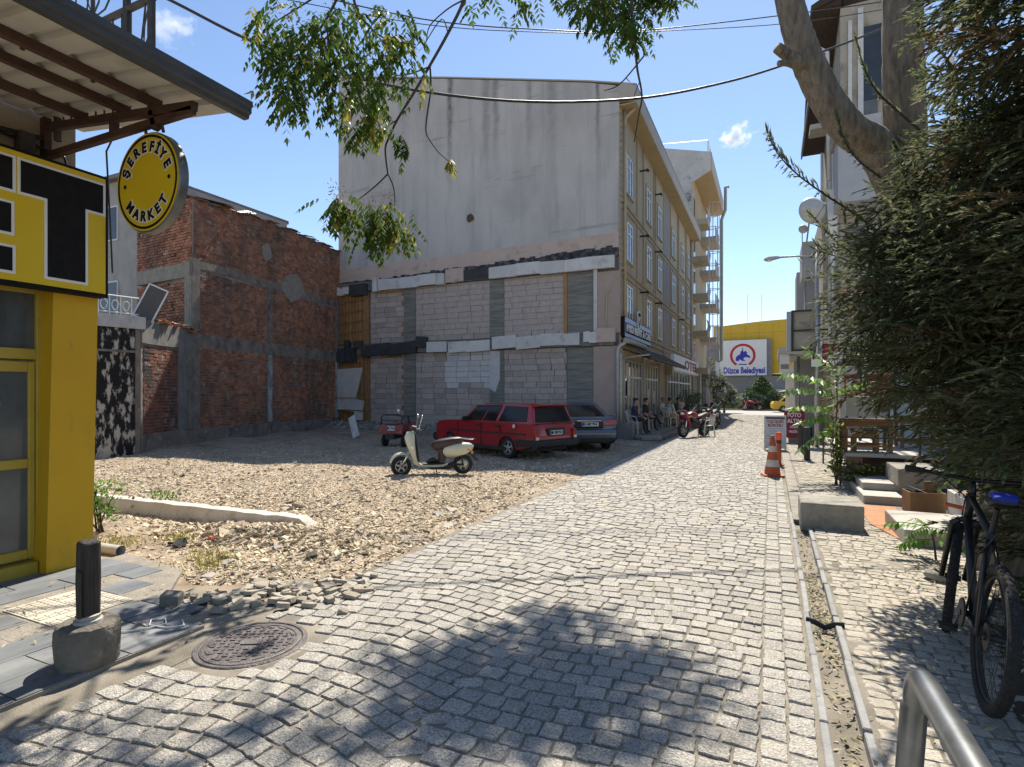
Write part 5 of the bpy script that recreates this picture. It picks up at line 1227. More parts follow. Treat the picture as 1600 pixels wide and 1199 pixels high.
b = MB(); b.tube([(-.05, .10, .18), (-.08, .17, .005)], .012, 6); b.tube([(-.08, .17, .006), (-.14, .18, .006)], .010, 6); b.build('kickstand', M['trim_black'], sco, local=True)
part([(.12, .27, .06, .02), (.06, .31, .07, .05), (-.03, .32, .07, .05), (-.1, .28, .05, .02)], 'cable_bundle', 'black_plastic'); b = MB(); b.lathe([(.03, 0), (.03, .012), (.0, .013)], (.435, .178, .60), 'y', 14); b.build('badge', M['chrome'], sco, local=True)
# ================================================================== RED CARGO TRICYCLE
pt = G(622, 697); tri = thing('cargo_tricycle', 'small dark red cargo tricycle with white number plate by the blank gable', 'tricycle', (pt.x, pt.y, .0), PI/2+math.radians(12))
mat('dark_red', [(.17, .02, .03), (.22, .03, .04)], 5, .45, coat=.3, coord='O')
MB().box((-.1, 0, .50), (.85, .80, .04)).build('load_floor', M['dark_red'], tri, local=True)
for (c, d) in (((-.52, 0, .56), (.03, .80, .30)), ((.32, 0, .60), (.03, .80, .22)), ((-.1, .40, .60), (.85, .03, .2)), ((-.1, -.40, .60), (.85, .03, .2))): MB().box(c, d).build('side_board', M['dark_red'], tri, local=True, bevel=.008)
b = MB(); b.tube([(-.5, -.36, .68), (-.48, -.35, .95), (-.46, -.28, 1.02), (-.46, .28, 1.02), (-.48, .35, .95), (-.5, .36, .68)], .022, 8); b.tube([(-.48, -.36, .84), (-.48, .36, .84)], .015, 6); b.build('load_frame', M['dark_steel'], tri, local=True, smooth=True)
for y in (.33, -.33): tyre(tri, (-.25, y, .2), .2, .10, .55, 5, side=1 if y > 0 else -1)
tyre(tri, (1.05, 0, .2), .2, .09, .6, 5)
number_plate(tri, (-.545, 0, .60), .26, .14, '81 714')
b = MB(); b.tube([(1.05, 0, .25), (.85, 0, .8), (.80, 0, .92)], .03, 8); b.tube([(.66, -.34, .95), (.8, -.2, .94), (.8, .2, .94), (.66, .34, .95)], .016, 7); b.build('steering_column', M['dark_steel'], tri, local=True)
b = MB(); b.tube([(.75, .26, .95), (.75, .33, 1.08)], .008, 5); b.lathe([(.0, -.012), (.055, -.006), (.055, .006), (.0, .012)], (.75, .33, 1.12), 'x', 16); b.build('mirror', M['lamp_clear'], tri, local=True)
b = MB(); b.blob([(.55, .58, .12, .05), (.4, .66, .17, .06), (.22, .68, .17, .05)], 12); b.build('seat', M['dark_red'], tri, local=True, smooth=True)
b = MB(); b.blob([(.95, .75, .16, .03), (.9, .5, .2, .03), (.75, .3, .18, .03), (.3, .27, .18, .03)], 12); b.build('front_shield', M['dark_red'], tri, local=True, smooth=True)
for y in (.34, -.34): MB().box((-.55, y, .50), (.03, .08, .06)).build('tail_lamp', M['lamp_red'], tri, local=True)
MB().box((.0, 0, .35), (1.3, .3, .16)).build('chassis', M['trim_black'], tri, local=True)
# loose white board leaning in the rubble, and grey rubble scraps
pw = G(545, 686); b = MB(); b.box((pw.x-.15, pw.y+.45, .42), (.28, .06, .95), (math.radians(-22), math.radians(-32), .1)); tag(b.build('foam_board', M['foam_white']), 'white insulation board leaning tilted on the rubble by the brick wall', 'board')

cz0 = G(235, 990)
b = MB(); b.tube([(cz0.x-.22, cz0.y-.16, .034), (cz0.x-.10, cz0.y-.10, .034), (cz0.x-.02, cz0.y, .036), (cz0.x+.02, cz0.y+.10, .036), (cz0.x-.08, cz0.y+.16, .034), (cz0.x-.15, cz0.y+.10, .034), (cz0.x-.06, cz0.y+.03, .036), (cz0.x+.10, cz0.y+.06, .034), (cz0.x+.16, cz0.y+.14, .034), (cz0.x+.05, cz0.y+.2, .034)], .006, 5)
tag(b.build('cord', M['white_print'], smooth=True), 'tangled white cord lying on the slate tiles beside the bollard', 'cord')
mat('print_red', [(.22, .03, .035), (.28, .05, .05)], 20, .7, coord='O'); mat('print_grey', [(.16, .17, .17), (.45, .45, .45)], 60, .7, coord='O', contrast=(.45, .55)); mat('board_grey', [(.40, .40, .39), (.50, .50, .49)], 5, .6, coord='O'); mat('board_red', [(.20, .012, .022), (.25, .02, .03)], 5, .5, coord='O')
# ================================================================== RIGHT SIDE BUILDINGS
XR = 1.9
mat('right_cream', [(.36, .32, .26), (.47, .43, .36)], 1.6, .92, .4, 30, layers=(blotch((.24, .19, .13), 1.8, .52, .66, (1, 1, .8), .8), blotch((.52, .50, .46), 3, .6, .7, amt=.6)))
mat('right_grey', [(.30, .30, .30), (.38, .38, .38)], 1.5, .9, .2, 40, layers=(blotch((.22, .22, .21), 1.5, .54, .7, (1, 1, .5), .6),))
mat('panel_grey', [(.40, .41, .42), (.47, .48, .49)], 1.5, .8, layers=(blotch((.30, .29, .27), 1.5, .56, .72, (1, 1, .4), .5),))
mat('dark_soffit', [(.035, .026, .022), (.075, .055, .045)], 6, .9, stretch=(4, .6, 4))
mat('zinc_dark', [(.10, .11, .115), (.15, .16, .165)], 4, .6)
rb = thing('corner_house', 'tall peeling cream house with dark eaves and stacked balcony boxes behind the leaning trunk', 'building', (2.5, 22, 0))
MB().bb(XR, 3.25, 19.5, 27, 0, 13.4).build('wall', M['right_cream'], rb)
MB().bb(XR, 9, 27, 44, 0, 9.2).build('rear_wall', M['right_grey'], rb)
MB().prism([(1.12, 13.35), (XR+.1, 13.6), (3.4, 14.5), (3.4, 14.65), (1.10, 13.5)], 'y', 19.2, 22.9).build('roof', M['dark_soffit'], rb)
MB().prism([(19.3, 13.4), (22.6, 12.6), (25.2, 11.2), (25.2, 11.34), (22.6, 12.75), (19.3, 13.55)], 'x', 1.14, XR).build('eave', M['dark_soffit'], rb)
MB().bb(1.08, 1.13, 19.3, 25.2, 11.1, 11.34).build('fascia_board', M['zinc_dark'], rb)
b = MB(); b.tube([(1.2, 19.45, 12.4), (1.55, 19.45, 12.1), (1.6, 19.45, 8.2)], .06, 8); b.build('downpipe', M['white_metal'], rb, smooth=True)
for xx, z0, z1, w_ in ((2.15, 10.2, 12.9, .10), (2.42, 9.9, 13.2, .14), (2.75, 10.4, 12.6, .5)): MB().bb(xx-w_/2, xx+w_/2, 19.43, 19.5, z0, z1).build('window_strip' if w_ < .3 else 'window', M['white_metal'] if w_ < .3 else M['house_glass'], rb)
for z0, z1 in ((7.1, 9.0), (9.12, 9.45)): MB().bb(1.72, 2.75, 18.2, 19.5, z0, z1).build('balcony_box', M['panel_grey'], rb)
MB().bb(1.62, 2.85, 18.1, 19.5, 9.0, 9.12).build('balcony_rail', M['fascia'], rb)
MB().bb(1.10, XR, 19.6, 20.3, 9.9, 10.05).build('cross_beam', M['fascia'], rb)
for xx, z in ((2.05, 5.5), (2.35, 9.75)): MB().bb(xx, xx+.5, 19.44, 19.5, z, z+1.2).build('shutter', M['zinc_dark'], rb)
for k, (y, zb_, zt_, xo_, m) in enumerate(((22.0, 5.2, 8.6, 1.62, 'right_cream'), (27.3, 6.75, 8.3, 1.22, 'panel_grey'), (27.4, 3.6, 6.7, 1.40, 'right_grey'), (33, 5.9, 8.1, 1.22, 'panel_grey'), (33.4, 3.3, 5.85, 1.15, 'right_grey'), (38, 4.0, 6.5, 1.3, 'panel_grey'))):
    MB().bb(xo_, XR, y, y+2.2, zb_, zt_).build('bay', M[m], rb, bevel=.02, bseg=1)
b = MB()
for y in (20.5, 21.6, 23.8, 25.0): b.bb(XR-.04, XR, y-.45, y+.45, 6.3, 7.8)
tag(b.build('window_strip', M['pvc'], rb), kind='stuff')
for y in (20.2, 21.4, 24.6): MB().tube([(XR-.12, y, 3.5), (XR-.12, y, 11)], .05, 7).build('pipe', M['white_metal'], rb)
MB().prism([(1.52, 7.9), (1.82, 7.9), (1.80, 5.9), (1.66, 5.3)], 'y', 19.42, 19.46).build('torn_sheet', M['white_print'], rb)
lowb = thing('low_shop', 'low grey shop with a flat canopy at the end of the right hand pavement', 'building', (1.5, 28, 0))
MB().bb(.95, XR-.01, 26, 46, 0, 3.15).build('wall', M['right_grey'], lowb)
MB().prism([(.25, 3.22), (XR-.02, 3.05), (XR-.02, 3.45), (.25, 3.42)], 'y', 23.2, 29).build('canopy', M['panel_grey'], lowb)
MB().bb(.30, .62, 23.4, 24.2, 2.45, 3.2).build('sign_box', M['white_print'], lowb)
MB().bb(.33, .60, 23.39, 23.4, 2.62, 2.8).build('print_band', M['band_grey'], lowb)
fr2 = thing('board_frame', 'back of a framed billboard sticking out from the wall over the low shop canopy', 'billboard', (1.05, 22, 3.2))
q0, q1 = PY(1238, 548, 22.0), PY(1275, 485, 22.0)
MB().bb(q0.x, q1.x, 21.98, 22.06, q0.z, q1.z).build('board', M['right_cream'], fr2)
b = MB(); 
for x in (q0.x, q1.x): b.bb(x-.035, x+.035, 21.9, 22.1, q0.z-.03, q1.z+.03)
for z in (q0.z, (q0.z+q1.z)/2, q1.z): b.bb(q0.x-.02, XR, 21.91, 21.98, z-.03, z+.03)
b.build('frame', M['dark_steel'], fr2); MB().bb(q0.x-.18, q0.x-.04, 21.95, 22.3, q0.z-.02, q1.z).build('side_panel', M['panel_grey'], fr2)
# dishes, street lamp
def dish(name, lb, c, r, yaw, pole):
    d = thing(name, lb, 'satellite dish', c, yaw)
    b = MB(); b.lathe([(0, .0), (r*.5, .045*r/.3), (r*.85, .12*r/.3), (r, .165*r/.3), (r, .175*r/.3), (r*.85, .135*r/.3), (0, .02)], (0, 0, 0), 'y', 28); b.build('bowl', mat('dish_'+name, [(.42, .41, .39), (.52, .51, .49)], 6, .5, coord='O') if 'dish_'+name not in M else M['dish_'+name], d, local=True, smooth=True)
    b = MB(); b.tube([(0, .16, -r), (0, -.45*r/.35, -.1*r)], .012, 5); b.tube([(0, -.45*r/.35, -.1*r), (0, -.45*r/.35+.06, -.08*r)], .03, 6); b.tube([(0, .1, 0), (0, .3, -.05)], .025, 6)
    b.tube([(0, .3, -.05), pole], .022, 6); b.build('arm', M['galv'], d, local=True); return d
p = PY(1275, 325, 17.4); dish('satellite_dish', 'large pale satellite dish jutting out under the dark cypress spray', p, .37, math.radians(24), (.75, 2.0, -.5))
p = PY(1256, 357, 27.2); dish('satellite_dish', 'small satellite dish on a thin mast above a grey balcony box', p, .19, math.radians(10), (.02, .35, -.75))
p = PY(1207, 405, 20.2); zl = p.z
lm = thing('street_lamp', 'grey street lamp reaching over the road on a braced arm', 'street lamp', (1.32, 20.2, 0))
b = MB(); b.tube([(1.32, 20.2, 0), (1.32, 20.2, zl+.25)], [.075, .05], 10); b.build('pole', M['galv'], lm, smooth=True)
b = MB(); b.tube([(1.32, 20.2, zl-.08), (.75, 20.2, zl+.02), (.22, 20.2, zl+.04)], .032, 8); b.tube([(1.32, 20.2, zl-.85), (.85, 20.2, zl)], .018, 6); b.tube([(1.32, 20.26, zl-.95), (.78, 20.26, zl-.02)], .018, 6); b.build('arm', M['galv'], lm, smooth=True)
b = MB(); b.v = []; b.blob([(.25, 0, .05, .03), (.12, .0, .11, .055), (-.08, -.01, .13, .07), (-.2, -.03, .09, .05), (-.24, -.035, .04, .02)], 14); b.v = [v+Vector((.02, 20.2, zl+.03)) for v in b.v]; b.build('lamp_head', M['panel_grey'], lm, smooth=True)
b = MB(); b.blob([(.02, -.06, .08, .02), (-.08, -.075, .10, .035), (-.17, -.07, .06, .02)], 12); b.v = [v+Vector((.02, 20.2, zl+.03)) for v in b.v]; b.build('lens', M['lamp_clear'], lm, smooth=True)
# set back house with white pergola
sb = thing('pergola_house', 'set back grey house with a white roof pergola seen between trunk and cypress', 'building', (6, 21, 0))
MB().bb(3.5, 12, 20.5, 28, 0, 8.3).build('wall', M['panel_grey'], sb)
MB().bb(3.4, 12, 20.3, 20.45, 8.0, 8.5).build('parapet', M['fascia'], sb)
b = MB()
for x in (3.75, 5.6, 7.5): b.rtube([(x, 20.6, 8.3), (x, 20.6, 13.2)], .13, .13); b.rtube([(x, 23.6, 8.3), (x, 23.6, 13.2)], .13, .13)
b.rtube([(3.3, 20.5, 9.55), (9, 20.5, 9.75)], .12, .32); b.rtube([(3.2, 20.6, 12.6), (9, 20.6, 12.9)], .1, .2); b.rtube([(3.75, 20.6, 11), (3.2, 20.6, 12.6)], .1, .1); b.rtube([(5.6, 20.6, 8.4), (6.4, 20.6, 9.6)], .1, .1); b.rtube([(4.2, 20.6, 8.4), (5.0, 20.6, 9.6)], .1, .1)
b.build('pergola', M['white_metal'], sb)
MB().bb(4.0, 5.2, 20.4, 20.5, 5.5, 7).build('window', M['house_glass'], sb)
# terrace with tables
tz = .62
tc = thing('cafe_terrace', 'raised cafe terrace slab on dark posts beside the cypress hedge', 'terrace', (2.3, 12.5, 0))
MB().bb(1.15, 3.8, 11.75, 15.6, tz-.07, tz).build('slab', M['marble'], tc, bevel=.01, bseg=1)
MB().bb(1.6, 3.8, 12.6, 15.6, -.05, tz-.075).build('base', M['rust_steel'], tc)
b = MB()
for x in (1.15, 2.35, 3.6): b.rtube([(x, 11.8, 0), (x, 11.8, tz+.62)], .035, .035)
b.rtube([(1.15, 15.5, 0), (1.15, 15.5, tz+.62)], .035, .035)
for z in (.12, .26, .42, tz+.28, tz+.45, tz+.61): b.rtube([(1.15, 11.8, z), (3.7, 11.8, z)], .02, .025)
for z in (tz+.45, tz+.61): b.rtube([(1.15, 11.8, z), (1.15, 15.5, z)], .02, .025)
b.build('railing', M['dark_steel'], tc)
mat('stained_wood', [(.15, .075, .03), (.26, .14, .065)], 5, .55, .2, 50, stretch=(.6, 3, 3), coord='O')
def wood_table(name, lb, c, sx, sy, h, cat, rz=0, slab_top=.035):
    t = thing(name, lb, cat, c, rz)
    MB().box((0, 0, h-slab_top/2), (sx, sy, slab_top)).build('tabletop' if cat == 'table' else 'seat', M['stained_wood'], t, local=True, bevel=.006, bseg=1)
    for x in (-1, 1):
        for y in (-1, 1): MB().box((x*(sx/2-.05), y*(sy/2-.05), (h-slab_top)/2), (.06, .06, h-slab_top)).build('leg', M['stained_wood'], t, local=True, bevel=.004, bseg=1)
    for y in (-1, 1): MB().box((0, y*(sy/2-.05), h-.09), (sx-.16, .03, .09)).build('apron', M['stained_wood'], t, local=True); MB().box((0, y*(sy/2-.05), .12), (sx-.16, .03, .04)).build('stretcher', M['stained_wood'], t, local=True)
    for x in (-1, 1): MB().box((x*(sx/2-.05), 0, h-.09), (.03, sy-.16, .09)).build('apron', M['stained_wood'], t, local=True)
    return t
wood_table('wooden_table', 'brown wooden table at the front corner of the cafe terrace', (1.60, 12.25, tz), .80, .70, .60, 'table')
wood_table('wooden_stool', 'low wooden stool tucked inside the terrace table frame', (1.58, 12.2, tz), .45, .42, .40, 'stool')
wood_table('wooden_table', 'second wooden table deeper on the terrace under the cypress', (2.7, 13.4, tz), .85, .7, .62, 'table')
b = MB(); b.bb(1.38, 2.1, 13.2, 13.3, tz+.62, tz+1.02); tag(b.build('stone_slab', M['marble'], bevel=.01), 'pale upright stone slab behind the terrace table railing', 'slab')
rp_ = thing('red_shop_board', 'faded red board with white lettering above the terrace tables', 'sign', (1.75, 13.6, 1.6))
MB().bb(1.40, 2.25, 13.62, 13.68, 1.66, 2.1).build('board', M['board_red'], rp_); lettering('lettering', 'C', .34, (1.56, 13.615, 1.88), (1, 0, 0), (0, 0, 1), M['white_print'], rp_, bold=.02); MB().bb(1.72, 1.76, 13.612, 13.62, 1.66, 2.1).build('stripe', M['white_print'], rp_)
for x in (1.45, 2.2): MB().bb(x-.02, x+.02, 13.68, 13.72, tz, 2.1).build('post', M['dark_steel'], rp_)
rs2 = thing('red_cafe_sign', 'dark red hanging sign reading Ca half hidden by the cypress', 'sign', (1.5, 14.9, 2.3))
q0, q1 = PY(1285, 572, 14.9), PY(1345, 536, 14.9)
MB().bb(q0.x, q1.x, 14.88, 14.98, q0.z, q1.z).build('box', M['black_print'], rs2); MB().bb(q0.x+.02, q1.x-.02, 14.872, 14.88, q0.z+.02, q1.z-.02).build('face', M['board_red'], rs2)
lettering('lettering', 'Ca', .34, (q0.x+.30, 14.87, q0.z+.17), (1, 0, 0), (0, 0, 1), M['white_print'], rs2, bold=.02)
MB().bb(q0.x+.26, q1.x-.03, 14.868, 14.872, q1.z-.24, q1.z-.06).build('print_band', M['poster'], rs2)
MB().bb(q1.x-.03, q1.x+.03, 14.98, 15.04, 0, q1.z).build('post', M['dark_steel'], rs2)
ws2 = thing('white_shop_sign', 'small white box sign with smudged red print beside the dark red hanging sign', 'sign', (.97, 14.9, 2.35))
q2, q3 = PY(1268, 573, 14.95), PY(1284, 553, 14.95); MB().bb(q2.x, q3.x, 14.92, 15.0, q2.z, q3.z).build('box', M['white_print'], ws2); MB().bb(q2.x+.02, q3.x-.02, 14.915, 14.92, q2.z+.17, q2.z+.26).build('print_band', M['sign_red'], ws2); MB().bb(q3.x-.02, q1.x, 14.99, 15.01, q2.z+.05, q2.z+.09).build('bracket', M['dark_steel'], ws2)
# steps, slab, blocks on the pavement
MB_ = MB
for (x0_, x1_, y0_, y1_, z0_, z1_, nm, m, lb, cat) in (
    (1.30, 2.35, 10.15, 11.7, -.02, .12, 'marble_step', 'marble', 'lower wide marble step leading up to the cafe terrace', 'step'),
    (1.36, 2.35, 10.75, 11.7, .12, .24, 'marble_step', 'marble', 'upper marble step resting on the lower one by the terrace', 'step'),
    (1.80, 2.55, 10.45, 11.5, .24, .52, 'stone_block', 'concrete', 'big rough stone block sitting on the marble steps', 'block'),
    (1.36, 2.3, 7.55, 8.75, -.02, .17, 'marble_slab', 'marble', 'pale marble slab lying beside the orange mat', 'slab')):
    b = MB(); b.bb(x0_, x1_, y0_, y1_, z0_, z1_); tag(b.build(nm, M[m], bevel=.015), lb, cat)
mat('rough_stone', [(.23, .215, .18), (.36, .34, .29)], 6, .95, .9, 25, layers=(blotch((.17, .16, .13), 7, .55, .68, amt=.6),))
b = MB(); b.bb(.34, 1.04, 8.02, 8.72, -.05, .31)
o = tag(b.build('concrete_block', M['rough_stone'], bevel=.02), 'rough square concrete block covering the end of the gutter', 'concrete block')
mat('orange_mat', [(.36, .17, .085), (.47, .24, .13)], 5, .95, .4, 200, layers=(blotch((.38, .30, .22), 4, .54, .7, amt=.6),))
b = MB(); b.prism([(1.17, 8.55), (1.37, 7.75), (1.50, 7.9), (1.68, 9.95), (1.18, 9.98)], 'z', -.012, .004); tag(b.build('doormat', M['orange_mat']), 'worn orange mat in front of the marble steps', 'mat')
mat('cardboard', [(.21, .125, .06), (.30, .19, .10)], 4, .85, .1, 60, coord='O')
cb = thing('cardboard_box', 'open brown cardboard box with scraps standing on the steps by the white planter', 'box', (1.98, 9.72, .0), .12)
b = MB(); w_, d_, h_ = .42, .34, .30
for (c, s) in (((0, -d_/2, h_/2), (w_, .012, h_)), ((0, d_/2, h_/2), (w_, .012, h_)), ((-w_/2, 0, h_/2), (.012, d_, h_)), ((w_/2, 0, h_/2), (.012, d_, h_)), ((0, 0, .008), (w_, d_, .012))): b.box(c, s)
b.build('body', M['cardboard'], cb, local=True); MB().box((.14, .2, .35), (.14, .012, .15), (.35, 0, 0)).build('flap', M['cardboard'], cb, local=True); MB().box((-.08, 0, .30), (.2, .26, .05), (.1, .35, .2)).build('felt_scrap', M['felt'] if 'felt' in M else M['tar_felt'], cb, local=True)
pl = thing('planter', 'white rectangular planter with a leafy bush under the cypress', 'planter', (2.42, 8.9, 0))
b = MB(); b.bb(2.2, 2.65, 8.3, 9.5, 0, .38); b.build('trough', M['white_plaster'], pl, bevel=.012); MB().bb(2.24, 2.61, 8.34, 9.46, .38, .384).build('soil', M['dirt'], pl)
# ================================================================== STREET FURNITURE
mat('cone_orange', [(.36, .075, .028), (.45, .11, .045)], 5, .55, .1, 60, coord='O', layers=()); mat('cone_white', [(.45, .41, .37), (.58, .54, .50)], 8, .6, coord='O'); mat('neon_orange', [(.80, .10, .03), (.85, .14, .05)], 5, .5, coord='O')
p = G(1207, 744); co = thing('traffic_cone', 'faded orange traffic cone with two white bands at the road edge', 'traffic cone', p, .2)
b = MB(); b.box((0, 0, .02), (.40, .40, .04), taper=.95); b.build('base', M['cone_orange'], co, local=True, bevel=.008)
b = MB(); b.lathe([(.155, .04), (.135, .20)], n=24, m=0); b.lathe([(.135, .20), (.112, .34)], n=24, m=1); b.lathe([(.112, .34), (.086, .50)], n=24, m=0); b.lathe([(.086, .50), (.068, .62)], n=24, m=1); b.lathe([(.068, .62), (.036, .82), (.03, .83), (.0, .83)], n=24, m=0); b.build('cone', [M['cone_orange'], M['cone_white']], co, local=True, smooth=True, auto=.8)
p = G(1217, 727); de = thing('road_delineator', 'orange flexible delineator post with bright neon top behind the cone', 'delineator', p)
b = MB(); b.lathe([(.13, 0), (.13, .02), (.06, .05)], n=20); b.build('base', M['cone_orange'], de, local=True); b = MB(); b.lathe([(.055, .04), (.055, .60)], n=18); b.build('post', M['cone_orange'], de, local=True, smooth=True); b = MB(); b.lathe([(.058, .52), (.058, .60)], n=18); b.build('dark_band', M['rust_steel'], de, local=True); b = MB(); b.lathe([(.064, .60), (.066, .74), (.05, .78), (.0, .785)], n=18); b.build('neon_cap', M['neon_orange'], de, local=True, smooth=True, auto=.8)
mat('black_paint', [(.02, .024, .022), (.04, .045, .042)], 8, .55)
for (u, v, lb) in ((1261, 719, 'nearer dark metal bollard on the right pavement'), (1251, 702, 'farther dark metal bollard just behind its twin')):
    p = G(u, v); bl = thing('pavement_bollard', lb, 'bollard', p, 0, 'dark bollards on the right pavement')
    b = MB(); b.lathe([(.075, 0), (.075, .80)], n=18); b.build('post', M['black_paint'], bl, local=True, smooth=True, auto=.8); b = MB(); b.lathe([(.078, .80), (.078, .83), (.06, .845), (.0, .85)], n=18); b.build('cap', M['black_paint'], bl, local=True); b = MB(); b.lathe([(.11, 0), (.11, .015), (.078, .02)], n=18); b.build('base', M['black_paint'], bl, local=True)
def aboard(name, lb, c, rz, wd, ht, bm, lines, frame, legs=True, tilt=.12):
    t = thing(name, lb, 'sign board', c, rz)
    for sg in (1, -1):
        R = rotm((sg*tilt, 0, 0)) if sg > 0 else rotm((-tilt, 0, 0))
        off = Vector((0, -sg*(ht*math.sin(tilt)), 0))
        b = MB(); b.box((0, 0, ht/2+.06), (wd, .02, ht)); b.v = [rotm((-sg*tilt, 0, 0)) @ v+off for v in b.v]; b.build('panel', M[bm], t, local=True)
        b = MB()
        for x in (-wd/2, wd/2): b.box((x, -.0, ht/2+.03), (.035, .035, ht+.06))
        b.box((0, 0, ht+.05), (wd+.03, .035, .03)); b.v = [rotm((-sg*tilt, 0, 0)) @ v+off for v in b.v]; b.build('frame', M[frame], t, local=True)
    R = rotm((-tilt, 0, 0)); off = Vector((0, -ht*math.sin(tilt), 0)); n = R @ Vector((0, -1, 0)); up = R @ Vector((0, 0, 1))
    for txt, zz, size, w_, m in lines:
        c_ = R @ Vector((0, 0, zz*ht+.06))+off+n*.013
        if txt: lettering('lettering', txt, size, tuple(c_), (1, 0, 0), tuple(up), M[m], t, local=True, depth=.001, bold=size*.03, width=w_)
        else:
            b = MB(); b.box((0, 0, zz*ht+.06), (w_, .003, size)); b.v = [R @ v+off+n*.012 for v in b.v]; b.build('print_line', M[m], t, local=True)
    return t
p = G(1210, 704); p.z = 0
aboard('pavement_sign', 'grey A-board reading yazı işleri bürosu behind the orange cone', (p.x+.02, p.y+.1, 0), math.radians(4), .56, .98, 'board_grey',
       [('', .935, .07, .54, 'trim_black'), ('YAZI İŞLERİ', .82, .12, .46, 'print_red'), ('BÜROSU', .70, .12, .40, 'print_red')]+[('', .60-.075*i, .022, .42-.05*(i % 3), 'print_grey') for i in range(7)], 'alu')
p = G(1241, 692)
aboard('pavement_sign', 'dark red pavement sign reading foto altın acele vesika', (p.x, p.y, .12), math.radians(3), .60, .92, 'board_red',
       [('FOTO', .84, .2, .42, 'white_print'), ('ALTIN', .62, .19, .44, 'white_print'), ('ACELE', .40, .11, .28, 'white_print'), ('VESİKA', .22, .11, .36, 'white_print')], 'board_red')
# spare tyre and low bench further up the pavement
p = G(1262, 668); ty = thing('spare_tyre', 'black tyre with grey hub standing upright behind the red sign', 'tyre', (p.x, p.y, .32), math.radians(8))
o = tyre(ty, (0, 0, 0), .30, .17, .5, 6)
p = G(1282, 683); tb = thing('low_bench', 'low bench with a blue board top on the right pavement', 'bench', (p.x+.1, p.y, 0))
mat('blue_board', [(.20, .30, .45), (.30, .40, .55)], 4, .5); MB().box((0, 0, .42), (1.0, .38, .05)).build('seat', M['blue_board'], tb, local=True, bevel=.006)
for x in (-.42, .42): MB().box((x, 0, .2), (.05, .34, .40)).build('leg', M['dark_steel'], tb, local=True)
b = MB(); b.tube([(.97, 24.5, 0), (.97, 24.5, 3.2)], .05, 8); tag(b.build('sign_pole', M['galv'], smooth=True), 'plain grey pole standing before the low grey shop wall', 'pole')
# hoop stand in the near right corner
ho = thing('bike_stand', 'galvanised steel tube hoop in the near right corner', 'bike stand', (.3, 1.6, 0))
b = MB(); z = 1.12
pt = [PX(1390, 1210, .22), at(1.16, 1428, 1075), at(1.145, 1432, 1050), at(1.12, 1442, 1041), at(1.08, 1458, 1056)]
P1_, P2_ = at(1.16, 1432, 1062), at(.80, 1545, 1215)
d1 = (Vector((P1_.x-.045, P1_.y+.06, 0))-P1_)
pts = [Vector((P1_.x-.07, P1_.y+.03, -.1)), P1_+Vector((-.010, .004, -.16)), P1_+Vector((-.004, .002, -.06))]
topd = (P2_-P1_); topd.z = 0
for t in np.linspace(0, 1, 6):
    a = t*PI/2; pts.append(P1_+Vector((0, 0, -.055))+topd.normalized()*(.06*(1-math.cos(a)))+Vector((0, 0, .075*math.sin(a))))
e_ = P1_+topd*1.9; pts += [Vector((e_.x, e_.y, pts[-1].z))]
for t in np.linspace(0, 1, 6)[1:]:
    a = t*PI/2; pts.append(Vector((e_.x, e_.y, pts[7].z if False else P1_.z+.02))+topd.normalized()*(.07*math.sin(a))+Vector((0, 0, -.07*(1-math.cos(a)))))
pts.append(Vector((pts[-1].x, pts[-1].y, -.1)))
mat('galv_tube', [(.20, .21, .21), (.32, .33, .335)], 14, .34, metal=.75, layers=(blotch((.14, .14, .14), 12, .55, .7, amt=.6),))
b.tube(pts, .0245, 20); b.build('hoop', M['galv_tube'], ho, smooth=True, auto=.9)
# ================================================================== APARTMENT FRONT: terrace, signs, awning, people
ft = tag(MB().bb(XF, -3.9, 21.3, 41, -.05, .20).build('front_terrace', M['concrete'], bevel=.01), kind='structure')
tag(MB().bb(-3.9, -3.6, 22.0, 40, -.05, .10).build('terrace_step', M['concrete'], bevel=.01), kind='structure')
b = MB(); b.bb(-5.6, -4.55, 20.15, 20.62, -.05, .62); tag(b.build('rubble_plinth', M['concrete_dark'], bevel=.02), 'low dark concrete plinth at the foot of the apartment corner', 'plinth')
for i, (x, y, l, lb) in enumerate(((-4.1, 20.7, 1.0, 'longer broken kerb slab lying below the terrace corner'), (-3.9, 20.2, .7, 'shorter broken kerb slab tilted nearest the street'))):
    b = MB(); b.box((x, y, .08+.03*i), (l, .3, .14), (.05, .08*(-1)**i, .3)); tag(b.build('kerb_slab', M['concrete'], bevel=.015), lb, 'slab')
# awning
aw = thing('shop_awning', 'dark retractable awning with small lights over the shop front below the blue sign', 'awning', (-4.6, 26, 3.3))
MB().prism([(XF, 3.62), (-4.05, 3.05), (-4.05, 3.10), (XF, 3.70)], 'y', 21.0, 30.4).build('canopy', M['dark_soffit'], aw)
b = MB()
for y in np.arange(21.3, 30.4, 1.28): b.rtube([(XF, y, 3.42), (-4.1, y, 2.98)], .04, .05)
b.rtube([(-4.08, 21.0, 3.02), (-4.08, 30.4, 3.02)], .05, .06); b.build('frame', M['dark_steel'], aw)
for y in np.arange(22.0, 30.3, 1.28):
    b = MB(); b.lathe([(0, -.03), (.05, -.02), (.055, .02), (.0, .03)], (-4.45, y, 3.05), 'z', 10); b.build('lamp', M['lamp_clear'], aw)
b = MB(); b.tube([(XF+.1, 21.2, 3.05), (-4.5, 21.0, 3.12), (-4.1, 21.0, 3.15)], .03, 6); b.tube([(XF+.2, 20.9, 3.72), (XF+.35, 21.5, 3.66), (XF+.4, 23.5, 3.62)], .11, 10); b.build('roller', M['fascia'], aw)
mat('sign_silver', [(.50, .56, .62), (.58, .64, .70)], 3, .4, metal=.2)
